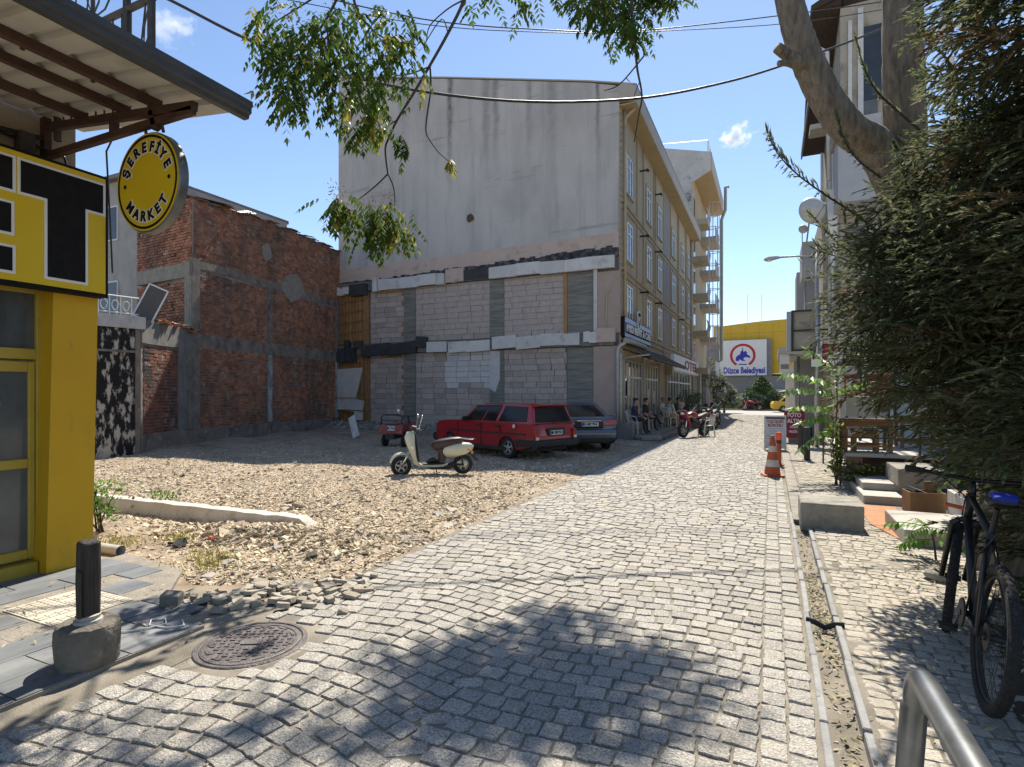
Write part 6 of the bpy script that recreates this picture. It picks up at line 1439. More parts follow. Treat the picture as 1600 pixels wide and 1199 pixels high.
mr = thing('rental_sign', 'pale blue sign reading MYD RENT A CAR with a shield badge on the facade corner', 'sign', (XF+.2, 23, 3.8))
ys0, ys_1 = PX(977, 500, XF+.2).y, PX(1017, 530, XF+.2).y
zA, zB = PX(977, 526, XF+.2).z, PX(977, 494, XF+.2).z
MB().bb(XF+.03, XF+.18, ys0, ys_1, zA, zB).build('box', M['black_print'], mr); MB().bb(XF+.18, XF+.19, ys0+.02, ys_1-.02, zA+.02, zB-.02).build('face', mat('sign_pale_blue', [(.27, .38, .60), (.33, .45, .68)], 3, .45), mr)
ym = (ys0+ys_1)/2
MB().bb(XF+.19, XF+.20, ys0+.06, ys_1-.06, zA+.16, zA+.56).build('band', M['black_print'], mr)
lettering('lettering', 'MYD RENT A CAR', .4, (XF+.205, ym, zA+.35), (0, 1, 0), (0, 0, 1), M['white_print'], mr, depth=.02, bold=.012, width=(ys_1-ys0)*.93)
ysd = PX(999, 500, XF+.24).y; zs = zB+.12
shp = [(0, -.48), (.24, -.16), (.30, .30), (.16, .30), (0, .38), (-.16, .30), (-.30, .30), (-.24, -.16)]
MB().prism([(ysd+x, zs+y) for x, y in shp], 'x', XF+.20, XF+.25).build('shield', M['white_print'], mr); MB().prism([(ysd+x*.78, zs+.02+y*.78) for x, y in shp], 'x', XF+.25, XF+.256).build('shield_inner', M['black_print'], mr)
MB().prism([(ysd-.12, zs+.1), (ysd+.14, zs+.16), (ysd+.02, zs-.02), (ysd+.08, zs-.2), (ysd-.1, zs-.04)], 'x', XF+.256, XF+.262).build('badge_mark', M['white_print'], mr)
ot = thing('hotel_sign', 'white box sign with dark red OTEL letters along the facade', 'sign', (XF+.2, 36, 2.9))
yo0, yo1 = PX(1054, 580, XF+.25).y, PX(1092, 580, XF+.25).y; zo0, zo1 = 3.02, 3.95
MB().bb(XF+.02, XF+.22, yo0, yo1, zo0, zo1).build('box', M['white_print'], ot)
mat('otel_red', [(.20, .035, .035), (.26, .05, .05)], 5, .6)
lettering('lettering', 'OTEL', .8, (XF+.225, yo0+(yo1-yo0)*.64, (zo0+zo1)/2), (0, 1, 0), (0, 0, 1), M['otel_red'], ot, depth=.02, bold=.03, width=(yo1-yo0)*.56)
MB().bb(XF+.02, XF+.4, 30.6, 31.2, 2.7, 3.3).build('beige_box', M['beige_wall'], apt)
# plastic chairs
mat('white_plastic', [(.50, .48, .43), (.58, .56, .51)], 5, .45, coord='O')
def make_chair(lb, c, rz):
    t = thing('plastic_chair', lb, 'chair', c, rz, 'white plastic chairs along the shop front')
    b = MB(); b.box((0, 0, .43), (.42, .44, .025), (0, .05, 0)); b.build('seat', M['white_plastic'], t, local=True, bevel=.01)
    b = MB()
    for y in np.linspace(-.17, .17, 5): b.rtube([(-.20, y, .45), (-.27, y*1.05, .80)], .045, .012)
    b.rtube([(-.275, -.21, .82), (-.29, 0, .86), (-.275, .21, .82)], .02, .07); b.build('backrest', M['white_plastic'], t, local=True)
    for sx in (1, -1):
        for sy in (1, -1): b = MB(); b.rtube([(sx*.19, sy*.20, .43), (sx*.23, sy*.235, 0)], .045, .03); b.build('leg', M['white_plastic'], t, local=True)
    for sy in (1, -1): b = MB(); b.rtube([(-.26, sy*.22, .66), (.0, sy*.25, .66), (.16, sy*.245, .62), (.20, sy*.22, .44)], .04, .025); b.build('armrest', M['white_plastic'], t, local=True)
    return t
# people
def skin_body(name, J, E, parent, mats, matfn, root=0):
    me = bpy.data.meshes.new(name); names = list(J); idx = {k: i for i, k in enumerate(names)}
    me.from_pydata([J[k][0] for k in names], [(idx[a], idx[c]) for a, c in E], [])
    o = bpy.data.objects.new(name, me); COL.objects.link(o)
    md = o.modifiers.new('skin', 'SKIN'); md.use_smooth_shade = True; md.branch_smoothing = .3
    for k in names:
        r = J[k][1]; r = r if isinstance(r, tuple) else (r, r)
        sv = me.skin_vertices[0].data[idx[k]]; sv.radius = r
    me.skin_vertices[0].data[idx[names[root]]].use_root = True
    s = o.modifiers.new('sub', 'SUBSURF'); s.levels = 1; s.render_levels = 1
    dg = bpy.context.evaluated_depsgraph_get(); m2 = bpy.data.meshes.new_from_object(o.evaluated_get(dg)); bpy.data.objects.remove(o); bpy.data.meshes.remove(me)
    m2.name = name; m2.materials.clear()
    for m in mats: m2.materials.append(m)
    for p in m2.polygons: p.material_index = matfn(p.center); p.use_smooth = True
    o = bpy.data.objects.new(name, m2); COL.objects.link(o); o.parent = parent; return o
mat('skin', [(.36, .21, .145), (.44, .27, .19)], 6, .6, coord='O'); mat('hair_dark', [(.012, .009, .008), (.03, .023, .02)], 30, .7, coord='O'); mat('hair_grey', [(.16, .155, .15), (.26, .25, .245)], 30, .7, coord='O')
def cloth(n, c): return mat(n, [tuple(x*.8 for x in c), c], 7, .9, .2, 40, coord='O')
cl = {'navy': cloth('cloth_navy', (.035, .045, .075)), 'dark': cloth('cloth_dark', (.03, .03, .032)), 'white': cloth('cloth_white', (.55, .55, .53)), 'pale': cloth('cloth_pale', (.42, .45, .46)), 'khaki': cloth('cloth_khaki', (.32, .27, .20)), 'grey': cloth('cloth_grey', (.10, .105, .115)), 'brown': cloth('cloth_brown', (.10, .07, .05)), 'shoe': cloth('shoe', (.02, .018, .016))}
def person(lb, c, rz, shirt, trouser, hair, lean=0.0, arms='lap', cross=False):
    t = thing('person', lb, 'person', c, rz)
    J = {'pelvis': ((-.02, 0, .53), (.15, .12)), 'belly': ((-.03-lean*.3, 0, .68), (.145, .115)), 'chest': ((-.05+lean*.3, 0, .88), (.165, .115)), 'collar': ((-.04+lean, 0, 1.0), (.10, .075)), 'neck': ((-.02+lean, 0, 1.07), .055), 'jaw': ((.02+lean, 0, 1.12), (.062, .075)), 'head': ((.015+lean, 0, 1.20), (.076, .092)), 'crown': ((.0+lean, 0, 1.275), (.062, .072)), 'nose': ((.105+lean, 0, 1.18), .012)}
    E = [('pelvis', 'belly'), ('belly', 'chest'), ('chest', 'collar'), ('collar', 'neck'), ('neck', 'jaw'), ('jaw', 'head'), ('head', 'crown'), ('head', 'nose')]
    for s, sg in (('l', 1), ('r', -1)):
        up = arms == 'chin' and sg < 0
        el = (.20+lean, sg*.20, .74) if up else (.0+lean*.6, sg*.25, .71); wr = (.17+lean, sg*.10, 1.0) if up else (.26, sg*.15, .62); hd = (.13+lean, sg*.08, 1.06) if up else (.33, sg*.13, .605)
        J['sh'+s] = ((-.04+lean*.9, sg*.175, .97), .066); J['el'+s] = (el, .046); J['wr'+s] = (wr, .030); J['hd'+s] = (hd, (.036, .022))
        E += [('collar', 'sh'+s), ('sh'+s, 'el'+s), ('el'+s, 'wr'+s), ('wr'+s, 'hd'+s)]
        dv = (Vector(hd)-Vector(wr)).normalized()
        for k, (o_, l) in enumerate(((-.027, .065), (-.009, .075), (.009, .07), (.026, .055))):
            q = Vector(hd)+Vector((0, o_, 0)); m1 = q+dv*l*.55+Vector((0, 0, -.004)); m2 = q+dv*l+Vector((0, 0, -.022)); J[f'f{s}{k}'] = (tuple(m1), .009); J[f'g{s}{k}'] = (tuple(m2), .008); E += [('hd'+s, f'f{s}{k}'), (f'f{s}{k}', f'g{s}{k}')]
        q = Vector(wr)+dv*.03+Vector((0, -sg*.035, .01)); J['th'+s] = (tuple(q), .011); J['tt'+s] = (tuple(q+dv*.045+Vector((0, -sg*.008, 0))), .009); E += [('hd'+s, 'th'+s), ('th'+s, 'tt'+s)]
        kx = (.43, sg*.13, .54); ax = (.44, sg*.14, .10); tx = (.58, sg*.16, .045)
        if cross and sg > 0: kx = (.42, .02, .63); ax = (.60, -.10, .33); tx = (.73, -.12, .30)
        J['hip'+s] = ((.03, sg*.095, .525), .098); J['kn'+s] = (kx, .068); J['cf'+s] = (tuple(Vector(kx).lerp(Vector(ax), .35)+Vector((-.025, 0, 0))), .060); J['an'+s] = (ax, .042); J['to'+s] = (tx, (.045, .035)); E += [('pelvis', 'hip'+s), ('hip'+s, 'kn'+s), ('kn'+s, 'cf'+s), ('cf'+s, 'an'+s), ('an'+s, 'to'+s)]
    seg = [(Vector(J[a][0]), Vector(J[c_][0]), a, c_) for a, c_ in E]
    def mf(p):
        best = None
        for a, c_, na, nc in seg:
            d = c_-a; tt = max(0, min(1, (p-a).dot(d)/max(1e-9, d.length_squared))); q = (p-(a+d*tt)).length
            if best is None or q < best[0]: best = (q, na, nc, tt)
        _, na, nc, tt = best
        if na[:2] == 'hd' or nc[:2] == 'hd' or na[:2] in ('f'+na[1:2], 'th') or (na[0] == 'f' and na[-1].isdigit()) or na in ('neck', 'jaw', 'head') or (nc == 'neck' and tt > .4): return 2
        if na[:2] == 'el': return 2
        if na[:2] == 'an': return 3
        if na[:3] == 'hip' or na[:2] in ('kn', 'cf') or nc[:3] == 'hip' or (na == 'pelvis' and tt < .35): return 1
        return 0
    skin_body('body', J, E, t, [cl[shirt], cl[trouser], M['skin'], cl['shoe']], mf)
    hx0 = .0+lean
    b = MB(); n = 16; rows = []
    for i, (dz, r) in enumerate(((-.06, .088), (-.01, .100), (.04, .098), (.075, .075), (.098, .03))):
        for j in range(n):
            q = 2*PI*j/n; cx = math.cos(q); fx = r*1.12*cx; cut = .035 if (cx > .35 and i == 0) else 0
            b.v.append(Vector((hx0-.005+fx-(.03 if cx > .3 and i < 2 else 0), r*.88*math.sin(q), 1.225+dz+(cut*2.2 if cx > .35 else 0)*(1 if i == 0 else .0)+(.035 if cx > .3 and i == 1 else 0))))
    for i in range(4):
        for j in range(n): b.f.append((i*n+j, i*n+(j+1) % n, (i+1)*n+(j+1) % n, (i+1)*n+j)); b.mi.append(0)
    b.f.append(tuple(4*n+j for j in range(n))); b.mi.append(0)
    b.build('hair', M[hair], t, local=True, smooth=True)
    for sg in (1, -1):
        b = MB(); b.lathe([(0, .0), (.009, .002), (.0, .005)], (.092+lean, sg*.030, 1.205), 'x', 8); b.build('eye', M['hair_dark'], t, local=True)
        b = MB(); b.lathe([(.004, -.012), (.02, -.004), (.024, .004), (.01, .01)], (.0+lean, sg*.080, 1.195), 'y', 10); b.build('ear', M['skin'], t, local=True, smooth=True)
    b = MB(); b.box((.094+lean, 0, 1.145), (.008, .04, .008)); b.build('mouth', mat('lips', [(.25, .10, .09), (.30, .13, .11)], 9, .6, coord='O') if 'lips' not in M else M['lips'], t, local=True)
    return t
zf_ = .20
for (lb, clb, u, x, rz, sh, tr_, hr, ln, ar, cr) in (
    ('person in navy shirt and dark trousers sitting nearest the apartment corner, hand at chin', 'white plastic chair under the person in navy nearest the apartment corner', 992, -4.65, -12, 'navy', 'dark', 'hair_dark', .04, 'chin', False),
    ('person in dark clothes sitting second from the apartment corner', 'white plastic chair under the second seated person from the corner', 1009, -4.62, -8, 'dark', 'dark', 'hair_dark', .02, 'lap', True),
    ('grey haired person in white shirt sitting against the shop front', 'white plastic chair under the grey haired person in white', 1036, -4.62, -20, 'white', 'grey', 'hair_grey', .0, 'lap', False),
    ('person in pale shirt and khaki trousers sitting with back to the camera', 'white plastic chair with its backrest towards the camera', 1046, -4.15, 62, 'pale', 'khaki', 'hair_dark', .03, 'lap', False),
    ('person in dark top and grey trousers leaning forward by the terrace edge', 'white plastic chair under the person leaning forward', 1057, -4.15, 10, 'brown', 'grey', 'hair_dark', .09, 'lap', False),
    ('person in white top and navy trousers sitting farthest along the shop front', 'white plastic chair under the farthest seated person', 1066, -4.3, -30, 'white', 'navy', 'hair_grey', .0, 'lap', True)):
    y = PX(u, 640, x).y
    person(lb, (x, y, zf_), math.radians(rz), sh, tr_, hr, ln, ar, cr)
    make_chair(clb, (x, y, zf_), math.radians(rz))
p = G(1104, 682); make_chair('empty white plastic chair standing on the cobbles between the motorbikes', (p.x, p.y, 0), math.radians(215))
# motorbikes
def motorbike(lb, c, rz, paint, seatm='trim_black'):
    t = thing('motorbike', lb, 'motorbike', c, rz)
    def pt_(path, nm, m, n=12, p=2.4, y=0.0):
        b = MB(); b.blob(path, n, p=p); b.v = [v+Vector((0, y, 0)) for v in b.v]; return b.build(nm, M[m], t, local=True, smooth=True, auto=.9)
    tyre(t, (.68, 0, .30), .30, .11, .66, 6); tyre(t, (-.66, 0, .30), .30, .13, .64, 6)
    pt_([(.40, .88, .10, .04), (.25, .92, .16, .09), (.02, .86, .17, .10), (-.14, .78, .12, .05)], 'tank', paint)
    pt_([(-.08, .78, .11, .03), (-.3, .80, .14, .045), (-.55, .86, .13, .05), (-.82, .92, .08, .03)], 'seat', seatm)
    pt_([(-.30, .72, .12, .06), (-.6, .79, .12, .06), (-.9, .88, .06, .03)], 'tail', paint)
    pt_([(.62, 1.06, .07, .02), (.68, .96, .15, .06), (.66, .82, .19, .07), (.52, .66, .20, .06), (.42, .50, .17, .06), (.30, .38, .12, .04)], 'fairing', paint)
    pt_([(.72, .92, .09, .05), (.755, .91, .08, .04)], 'headlight', 'lamp_clear'); pt_([(.58, 1.08, .11, .01), (.46, 1.22, .09, .008)], 'windscreen', 'car_glass')
    pt_([(.25, .62, .14, .12), (.10, .48, .16, .16), (-.15, .45, .14, .14)], 'engine', 'trim_black'); pt_([(.83, .50, .05, .015), (.72, .62, .07, .015), (.52, .60, .06, .015)], 'mudguard', paint)
    for sg in (1, -1):
        b = MB(); b.tube([(.68, sg*.085, .30), (.50, sg*.08, .95)], .026, 8); b.build('fork', M['chrome'], t, local=True, smooth=True)
        b = MB(); b.tube([(-.66, sg*.09, .30), (-.15, sg*.10, .42)], .03, 6); b.tube([(-.60, sg*.10, .36), (-.42, sg*.10, .70)], .025, 6); b.build('swing_arm', M['trim_black'], t, local=True)
        b = MB(); b.tube([(.42, sg*.22, 1.02), (.40, sg*.33, 1.20)], .009, 5); m_ = b.build('mirror', M['chrome'], t, local=True); b = MB(); b.lathe([(0, -.012), (.055, -.006), (.055, .006), (0, .012)], (.39, sg*.36, 1.23), 'x', 14); b.build('mirror_head', M['chrome'], m_, local=True)
        b = MB(); b.lathe([(0, -.03), (.03, -.02), (.03, .02), (0, .03)], (.60, sg*.22, .80), 'x', 10); b.build('indicator', M['lamp_amber'], t, local=True)
    b = MB(); b.tube([(.32, -.36, .98), (.42, -.22, 1.02), (.46, 0, .99), (.42, .22, 1.02), (.32, .36, .98)], .016, 7); b.build('handlebar', M['trim_black'], t, local=True, smooth=True)
    b = MB(); b.tube([(.0, -.15, .36), (-.4, -.17, .34), (-.85, -.19, .46)], [.03, .045, .06], 10); b.build('exhaust', M['chrome'], t, local=True, smooth=True)
    pt_([(-.90, .87, .05, .02), (-.935, .86, .045, .015)], 'tail_lamp', 'lamp_red'); MB().box((-.95, 0, .66), (.01, .18, .14), (0, .3, 0)).build('number_plate', M['plate'], t, local=True)
    b = MB(); b.tube([(-.05, .12, .3), (-.02, .30, .0)], .014, 6); b.build('kickstand', M['trim_black'], t, local=True)
    return t
p = G(1078, 684); motorbike('red motorbike with round mirrors facing the camera at the terrace step', (p.x+.1, p.y+.4, 0), math.radians(-118), 'dark_red')
p = G(1108, 672); motorbike('black motorbike parked behind the red one', (p.x, p.y+.3, 0), math.radians(-105), 'trim_black')
p = G(1120, 665); motorbike('dark motorbike standing farthest up the street by the hotel', (p.x-.1, p.y, 0), math.radians(-100), 'gutter_grey')
p = G(1172, 644.5); motorbike('small red and white motorbike in front of the town hall', (p.x, p.y+6, 0), math.radians(185), 'sign_red')
# yellow taxi beyond the street
p = PY(1246, 633, 57); tx_ = thing('yellow_taxi', 'yellow taxi on the far street beside the sign pole', 'car', (p.x, 57, .0), math.radians(8))
P = [(-2.1, .38), (-2.15, .7), (-2.05, .95), (.95, .95), (1.9, .80), (2.12, .65), (2.1, .32)]+arch(1.35, .3, .35)+[(.95, .22), (-.95, .22)]+arch(-1.3, .3, .35)+[(-1.9, .28)]
body_block(P, .84, .95, lambda x: 0).build('body', M['hall_yellow'], tx_, local=True, bevel=.03)
sdt, ent = cabin((-1.7, 1.0), (-1.1, .2), .95, 1.42, .74, .58, M['hall_yellow'], tx_)
for sg in (1, -1):
    panes(tx_, lambda s, t: sdt(s, t, sg), [[(.52, .08), (.94, .08), (.92, .88), (.52, .9)], [(.08, .08), (.48, .08), (.48, .9), (.08, .88)]], M['car_glass'], 'side_window')
    for cx in (1.35, -1.3): tyre(tx_, (cx, sg*.74, .30), .30, .19, .62, 5, side=sg)
panes(tx_, lambda s, t: ent(s, t, True), [[(.04, .06), (.96, .06), (.92, .92), (.08, .92)]], M['car_glass'], 'windscreen'); panes(tx_, lambda s, t: ent(s, t, False), [[(.04, .06), (.08, .92), (.92, .92), (.96, .06)]], M['car_glass'], 'rear_window')
MB().box((-.4, 0, 1.52), (.18, .4, .12)).build('roof_light', M['white_print'], tx_, local=True, bevel=.02)
# bicycle against the hedge
bz = .05
wr_, wf_ = at(2.90, 1553, 998), at(3.87, 1489, 905)
bi = thing('bicycle', 'black mountain bike with blue saddle cover leaning into the cypress hedge', 'bicycle', (0, 0, 0))
mat('bike_black', [(.012, .012, .013), (.025, .025, .027)], 20, .35, coord='O'); mat('blue_cloth', [(.01, .025, .30), (.02, .05, .45)], 6, .6, .3, 30); mat('orange_grip', [(.60, .09, .02), (.68, .13, .03)], 6, .5)
RW = .378
rear = Vector((wr_.x, wr_.y, RW+.045)); front = Vector((wf_.x, wf_.y, RW+.02)); front = rear+(front-rear).normalized()*1.12
fx_ = (front-rear); fx_.z = 0; fx_.normalize(); lx_ = Vector((-fx_.y, fx_.x, 0)); tiltv = (Vector((0, 0, 1))+lx_*-.10).normalized(); lat = fx_.cross(tiltv) * -1
def BK(x, y, z): return rear+fx_*x+lat*y+tiltv*z
def bwheel(c, turn, nm):
    f2 = (fx_*math.cos(turn)+lat*math.sin(turn)); n2 = f2.cross(tiltv)
    def ringt(r, rad, n=40, m=10):
        b = MB(); vs = []
        for i in range(n):
            a = 2*PI*i/n; d = f2*math.cos(a)+tiltv*math.sin(a)
            for j in range(m): q = 2*PI*j/m; vs.append(c+d*(r+rad*math.cos(q))+n2*rad*math.sin(q))
        b.add(vs, [(i*m+j, ((i+1) % n)*m+j, ((i+1) % n)*m+(j+1) % m, i*m+(j+1) % m) for i in range(n) for j in range(m)]); return b
    tb_ = ringt(RW-.028, .029)
    for i in range(56):
        a = 2*PI*i/56; d = f2*math.cos(a)+tiltv*math.sin(a); tdir = -f2*math.sin(a)+tiltv*math.cos(a)
        for s in (-.016, 0, .016):
            p0_ = c+d*(RW-.002-abs(s)*.35)+n2*s; q = [p0_+tdir*x*.010+n2*y*.006+d*z*.005 for z in (-1, 1) for x, y in ((-1, -1), (1, -1), (1, 1), (-1, 1))]
            tb_.add(q, [(3, 2, 1, 0), (4, 5, 6, 7), (0, 1, 5, 4), (1, 2, 6, 5), (2, 3, 7, 6), (3, 0, 4, 7)])
    w0 = thing(nm, None, None, (0, 0, 0)); w0.parent = bi
    tb_.build('tyre', M['rubber'], w0, local=True, smooth=True, auto=.6); ringt(RW-.062, .011).build('rim', M['trim_black'], w0, local=True, smooth=True)
    b = MB(); b.tube([c-n2*.045, c+n2*.045], .02, 10)
    for i in range(28):
        a = 2*PI*i/28; d = f2*math.cos(a)+tiltv*math.sin(a); a2 = a+(.5 if i % 2 else -.5); d2 = f2*math.cos(a2)+tiltv*math.sin(a2); b.tube([c+d2*.02+n2*(.03 if i % 4 < 2 else -.03), c+d*(RW-.066)], .0016, 3, cap=False)
    b.build('spokes', M['trim_black'], w0, local=True)
    b = MB(); b.tube([c-n2*.034, c-n2*.030], .07, 18); b.build('brake_disc', M['trim_black'], w0, local=True)
bwheel(BK(0, 0, 0), 0, 'wheel'); bwheel(BK(1.12, 0, 0), -.18, 'wheel')
seat_t, head_t, head_b, bb_c = BK(.30, 0, .50), BK(.87, 0, .60), BK(.91, 0, .47), BK(.44, 0, -.03)
b = MB(); b.tube([seat_t, bb_c], .018, 8); b.tube([seat_t+Vector((0, 0, -.03)), head_t], .02, 8); b.tube([bb_c, head_b], .024, 8); b.tube([head_t+tiltv*.03, head_b], .024, 8)
for s in (-.07, .07): b.tube([BK(0, s, 0), bb_c+lat*s*.4], .012, 6); b.tube([BK(0, s, 0), seat_t+lat*s*.2-tiltv*.05], .011, 6)
b.build('frame', M['bike_black'], bi, local=True, smooth=True)
b = MB(); 
for s in (-.065, .065): b.tube([BK(1.12, s, 0), BK(.965, s, .40), BK(.93, s*.6, .44)], .018, 8)
b.tube([BK(.965, -.075, .40), BK(.93, 0, .46), BK(.965, .075, .40)], .018, 8); b.build('fork', M['bike_black'], bi, local=True, smooth=True)
b = MB(); b.tube([seat_t, seat_t+fx_*-.05+tiltv*.14], .014, 8); b.build('seat_post', M['bike_black'], bi, local=True)
sp_ = seat_t+fx_*-.06+tiltv*.17
def loc_blob(path, nm, m, base, n=12):
    b = MB(); b.blob(path, n); b.v = [base+fx_*v.x+lat*v.y+tiltv*v.z for v in b.v]; return b.build(nm, M[m], bi, local=True, smooth=True, auto=.9)
loc_blob([(.17, .0, .015, .012), (.08, .005, .03, .02), (-.03, .01, .07, .03), (-.10, .02, .075, .025), (-.13, .03, .05, .012)], 'saddle', 'bike_black', sp_)
cv = loc_blob([(.02, .03, .03, .012), (-.03, .045, .055, .018), (-.09, .055, .065, .02), (-.13, .04, .05, .02)], 'saddle_cover', 'blue_cloth', sp_)
b = MB(); hb = head_t+tiltv*.08
b.tube([head_t, hb, hb+fx_*.06+tiltv*.02], .018, 8); turn = fx_*.0
hpts = [hb+fx_*.06+tiltv*.03+lat*s*.36+fx_*(-.05*abs(s))+tiltv*(.03*abs(s)) for s in np.linspace(-1, 1, 9)]
b.tube(hpts, .014, 8); b.build('handlebar', M['bike_black'], bi, local=True, smooth=True)
for s, a_, c_ in ((-1, hpts[0], hpts[2]), (1, hpts[-1], hpts[-3])):
    b = MB(); b.tube([a_+(a_-c_)*.05, c_*.55+a_*.45], .019, 10); b.build('grip', M['rubber'], bi, local=True)
    b = MB(); b.tube([c_, c_*.5+a_*.5+fx_*.05-tiltv*.02, a_+fx_*.06-tiltv*.03], .007, 5); b.build('brake_lever', M['trim_black'], bi, local=True)
for cp_ in ([hpts[2], hb+fx_*.16+tiltv*-.08, head_b+fx_*.05], [hpts[6], hb+fx_*.18+tiltv*-.1, head_b+lat*.03], [seat_t-fx_*.1, seat_t+lat*.05-tiltv*.15, bb_c+lat*.04]): b = MB(); b.tube(cp_, .005, 5); b.build('cable', M['trim_black'], bi, local=True)
b = MB(); c0 = bb_c+lat*.06; b.tube([bb_c-lat*.07, bb_c+lat*.07], .02, 8); b.tube([c0, c0+fx_*.10-tiltv*.135], .012, 6); b.tube([bb_c-lat*.06, bb_c-lat*.06-fx_*.10+tiltv*.135], .012, 6); b.tube([c0+lat*.005, c0-lat*.005], .085, 20); b.build('crank', M['trim_black'], bi, local=True)
for s, sg in ((1, 1), (-1, -1)):
    q = bb_c+lat*.10*s+(fx_*.10-tiltv*.135)*sg; b = MB(); b.add([q+fx_*x+lat*y+tiltv*z for z in (-.012, .012) for x, y in ((-.04, -.045), (.04, -.045), (.04, .045), (-.04, .045))], [(3, 2, 1, 0), (4, 5, 6, 7), (0, 1, 5, 4), (1, 2, 6, 5), (2, 3, 7, 6), (3, 0, 4, 7)]); b.build('pedal', M['trim_black'], bi, local=True)
b = MB(); b.tube([BK(.90, .03, .52), BK(.90, .13, .53)], .013, 8); b.build('reflector', M['orange_grip'], bi, local=True)
# ================================================================== VEGETATION
mat('bark', [(.10, .082, .062), (.20, .168, .128), (.27, .232, .18)], 9, .95, .9, 18, stretch=(2.2, 2.2, .5), layers=(blotch((.09, .08, .065), 14, .55, .68, (2, 2, .35), .7),))
mat('twig', [(.045, .032, .024), (.085, .065, .05)], 20, .9)
mat('leaf_green', [(.045, .085, .016), (.085, .135, .026)], 2.5, .75, island=.4, hue=.035, transl=.42, spec=.15)
mat('leaf_bright', [(.11, .22, .035), (.17, .29, .05)], 3, .45, island=.3, hue=.02, transl=.45, spec=.4)
mat('leaf_yellow', [(.20, .22, .03), (.38, .33, .05)], 6, .5, island=.35, hue=.03, transl=.4)
mat('seed_brown', [(.16, .085, .035), (.26, .15, .06)], 6, .8, island=.3, transl=.25)
mat('cypress', [(.065, .085, .04), (.125, .15, .072), (.19, .20, .11)], 1.6, .7, island=.45, hue=.03, transl=.42, spec=.3)
mat('cypress_dry', [(.11, .075, .035), (.18, .125, .06)], 3, .8, island=.4, transl=.2)
class Leaves:
    """collects leaf-sized quads"""
    def __init__(s): s.q = []
    def leaflet(s, p, d, up, L, W):
        d = d.normalized(); sd = d.cross(up)
        if sd.length < 1e-4: sd = d.cross(Vector((1, 0, 0)))
        sd.normalize(); n = sd.cross(d)
        s.q.append((p, p+d*L*.42+sd*W*.5-n*W*.12, p+d*L, p+d*L*.42-sd*W*.5-n*W*.12))
    def compound(s, p, d, L, n=7, size=.09, droop=.5, hang=.5):
        """a pinnate leaf: paired leaflets along an arching rachis"""
        d = d.normalized(); pts = []; q = Vector(p); dd = d.copy()
        for i in range(n+1):
            pts.append((q.copy(), dd.copy())); q = q+dd*(L/n); dd = (dd+Vector((0, 0, -droop/n))).normalized()
        for i, (c, t) in enumerate(pts):
            if i == 0: continue
            sd = t.cross(Vector((0, 0, 1)))
            if sd.length < .05: sd = Vector((random.random()-.5, random.random()-.5, 0))
            sd.normalize(); k = size*(1-.35*abs(i/n-.45))*random.uniform(.85, 1.15)
            for sg in (1, -1):
                dv = sd*sg*.8+t*.45+Vector((0, 0, -hang*random.uniform(.5, 1.2)))
                s.leaflet(c, dv, Vector((random.gauss(0, .25), random.gauss(0, .25), 1)), k, k*.40)
        s.leaflet(pts[-1][0], pts[-1][1], Vector((0, 0, 1)), size, size*.34)
        return [a for a, b_ in pts]
    def build(s, name, m, parent=None, kind=None):
        V = np.array([[tuple(v) for v in q] for q in s.q], dtype=np.float64).reshape(-1, 3)
        return npmesh(name, V, np.arange(len(V)).reshape(-1, 4), m, parent, kind=kind)
def spline(pts, n=6):
    pts = [Vector(p) for p in pts]; out = []
    for i in range(len(pts)-1):
        p0, p1, p2, p3 = pts[max(i-1, 0)], pts[i], pts[i+1], pts[min(i+2, len(pts)-1)]
        for k in range(n):
            t = k/n; out.append(.5*((2*p1)+(p2-p0)*t+(2*p0-5*p1+4*p2-p3)*t*t+(3*p1-p0-3*p2+p3)*t**3))
    return out+[pts[-1]]
def rvec(s=1.0): return Vector((random.gauss(0, s), random.gauss(0, s), random.gauss(0, s)))
# ---- the big leaning tree
D0 = 6.2
tree = thing('leaning_tree', 'big two stemmed tree with pinnate leaves arching over the street from the cypress hedge', 'tree', (2.0, 6.9, 0))
base = Vector((2.0, 6.9, 0))
fork = at(D0+.15, 1420, 300)
def limb(nm, pts, r0, r1, n=14, m='bark', sub=8, rough=0.02):
    P = spline(pts, sub); k = len(P); b = MB()
    b.tube(P, [r0+(r1-r0)*i/(k-1) for i in range(k)], n)
    for i, v in enumerate(b.v): b.v[i] = v+rvec(rough*(r0 if i < len(b.v)*.7 else r1)*.6)
    return b.build(nm, M[m], tree, smooth=True)
limb('trunk', [base+Vector((0, 0, -.1)), base+Vector((.02, -.03, 1.2)), fork+Vector((.03, 0, -.5)), at(D0+.1, 1414, 210), at(D0, 1411, 100), at(D0, 1410, 0), at(D0, 1409, -160), at(D0-.2, 1400, -420)], .24, .17, 18)
limb('limb', [fork+Vector((0, 0, -.30)), at(D0+.05, 1372, 236), at(D0, 1330, 205), at(D0, 1298, 165), at(D0, 1266, 105), at(D0, 1246, 50), at(D0, 1231, -10), at(D0, 1210, -120), at(D0+.3, 1150, -330)], .20, .12, 16)
limb('broken_stub', [at(D0, 1268, 112), at(D0-.1, 1242, 95), at(D0-.18, 1214, 74)], .075, .055, 9); limb('broken_stub', [at(D0, 1258, 112), at(D0-.12, 1236, 100), at(D0-.2, 1217, 99)], .045, .03, 8)
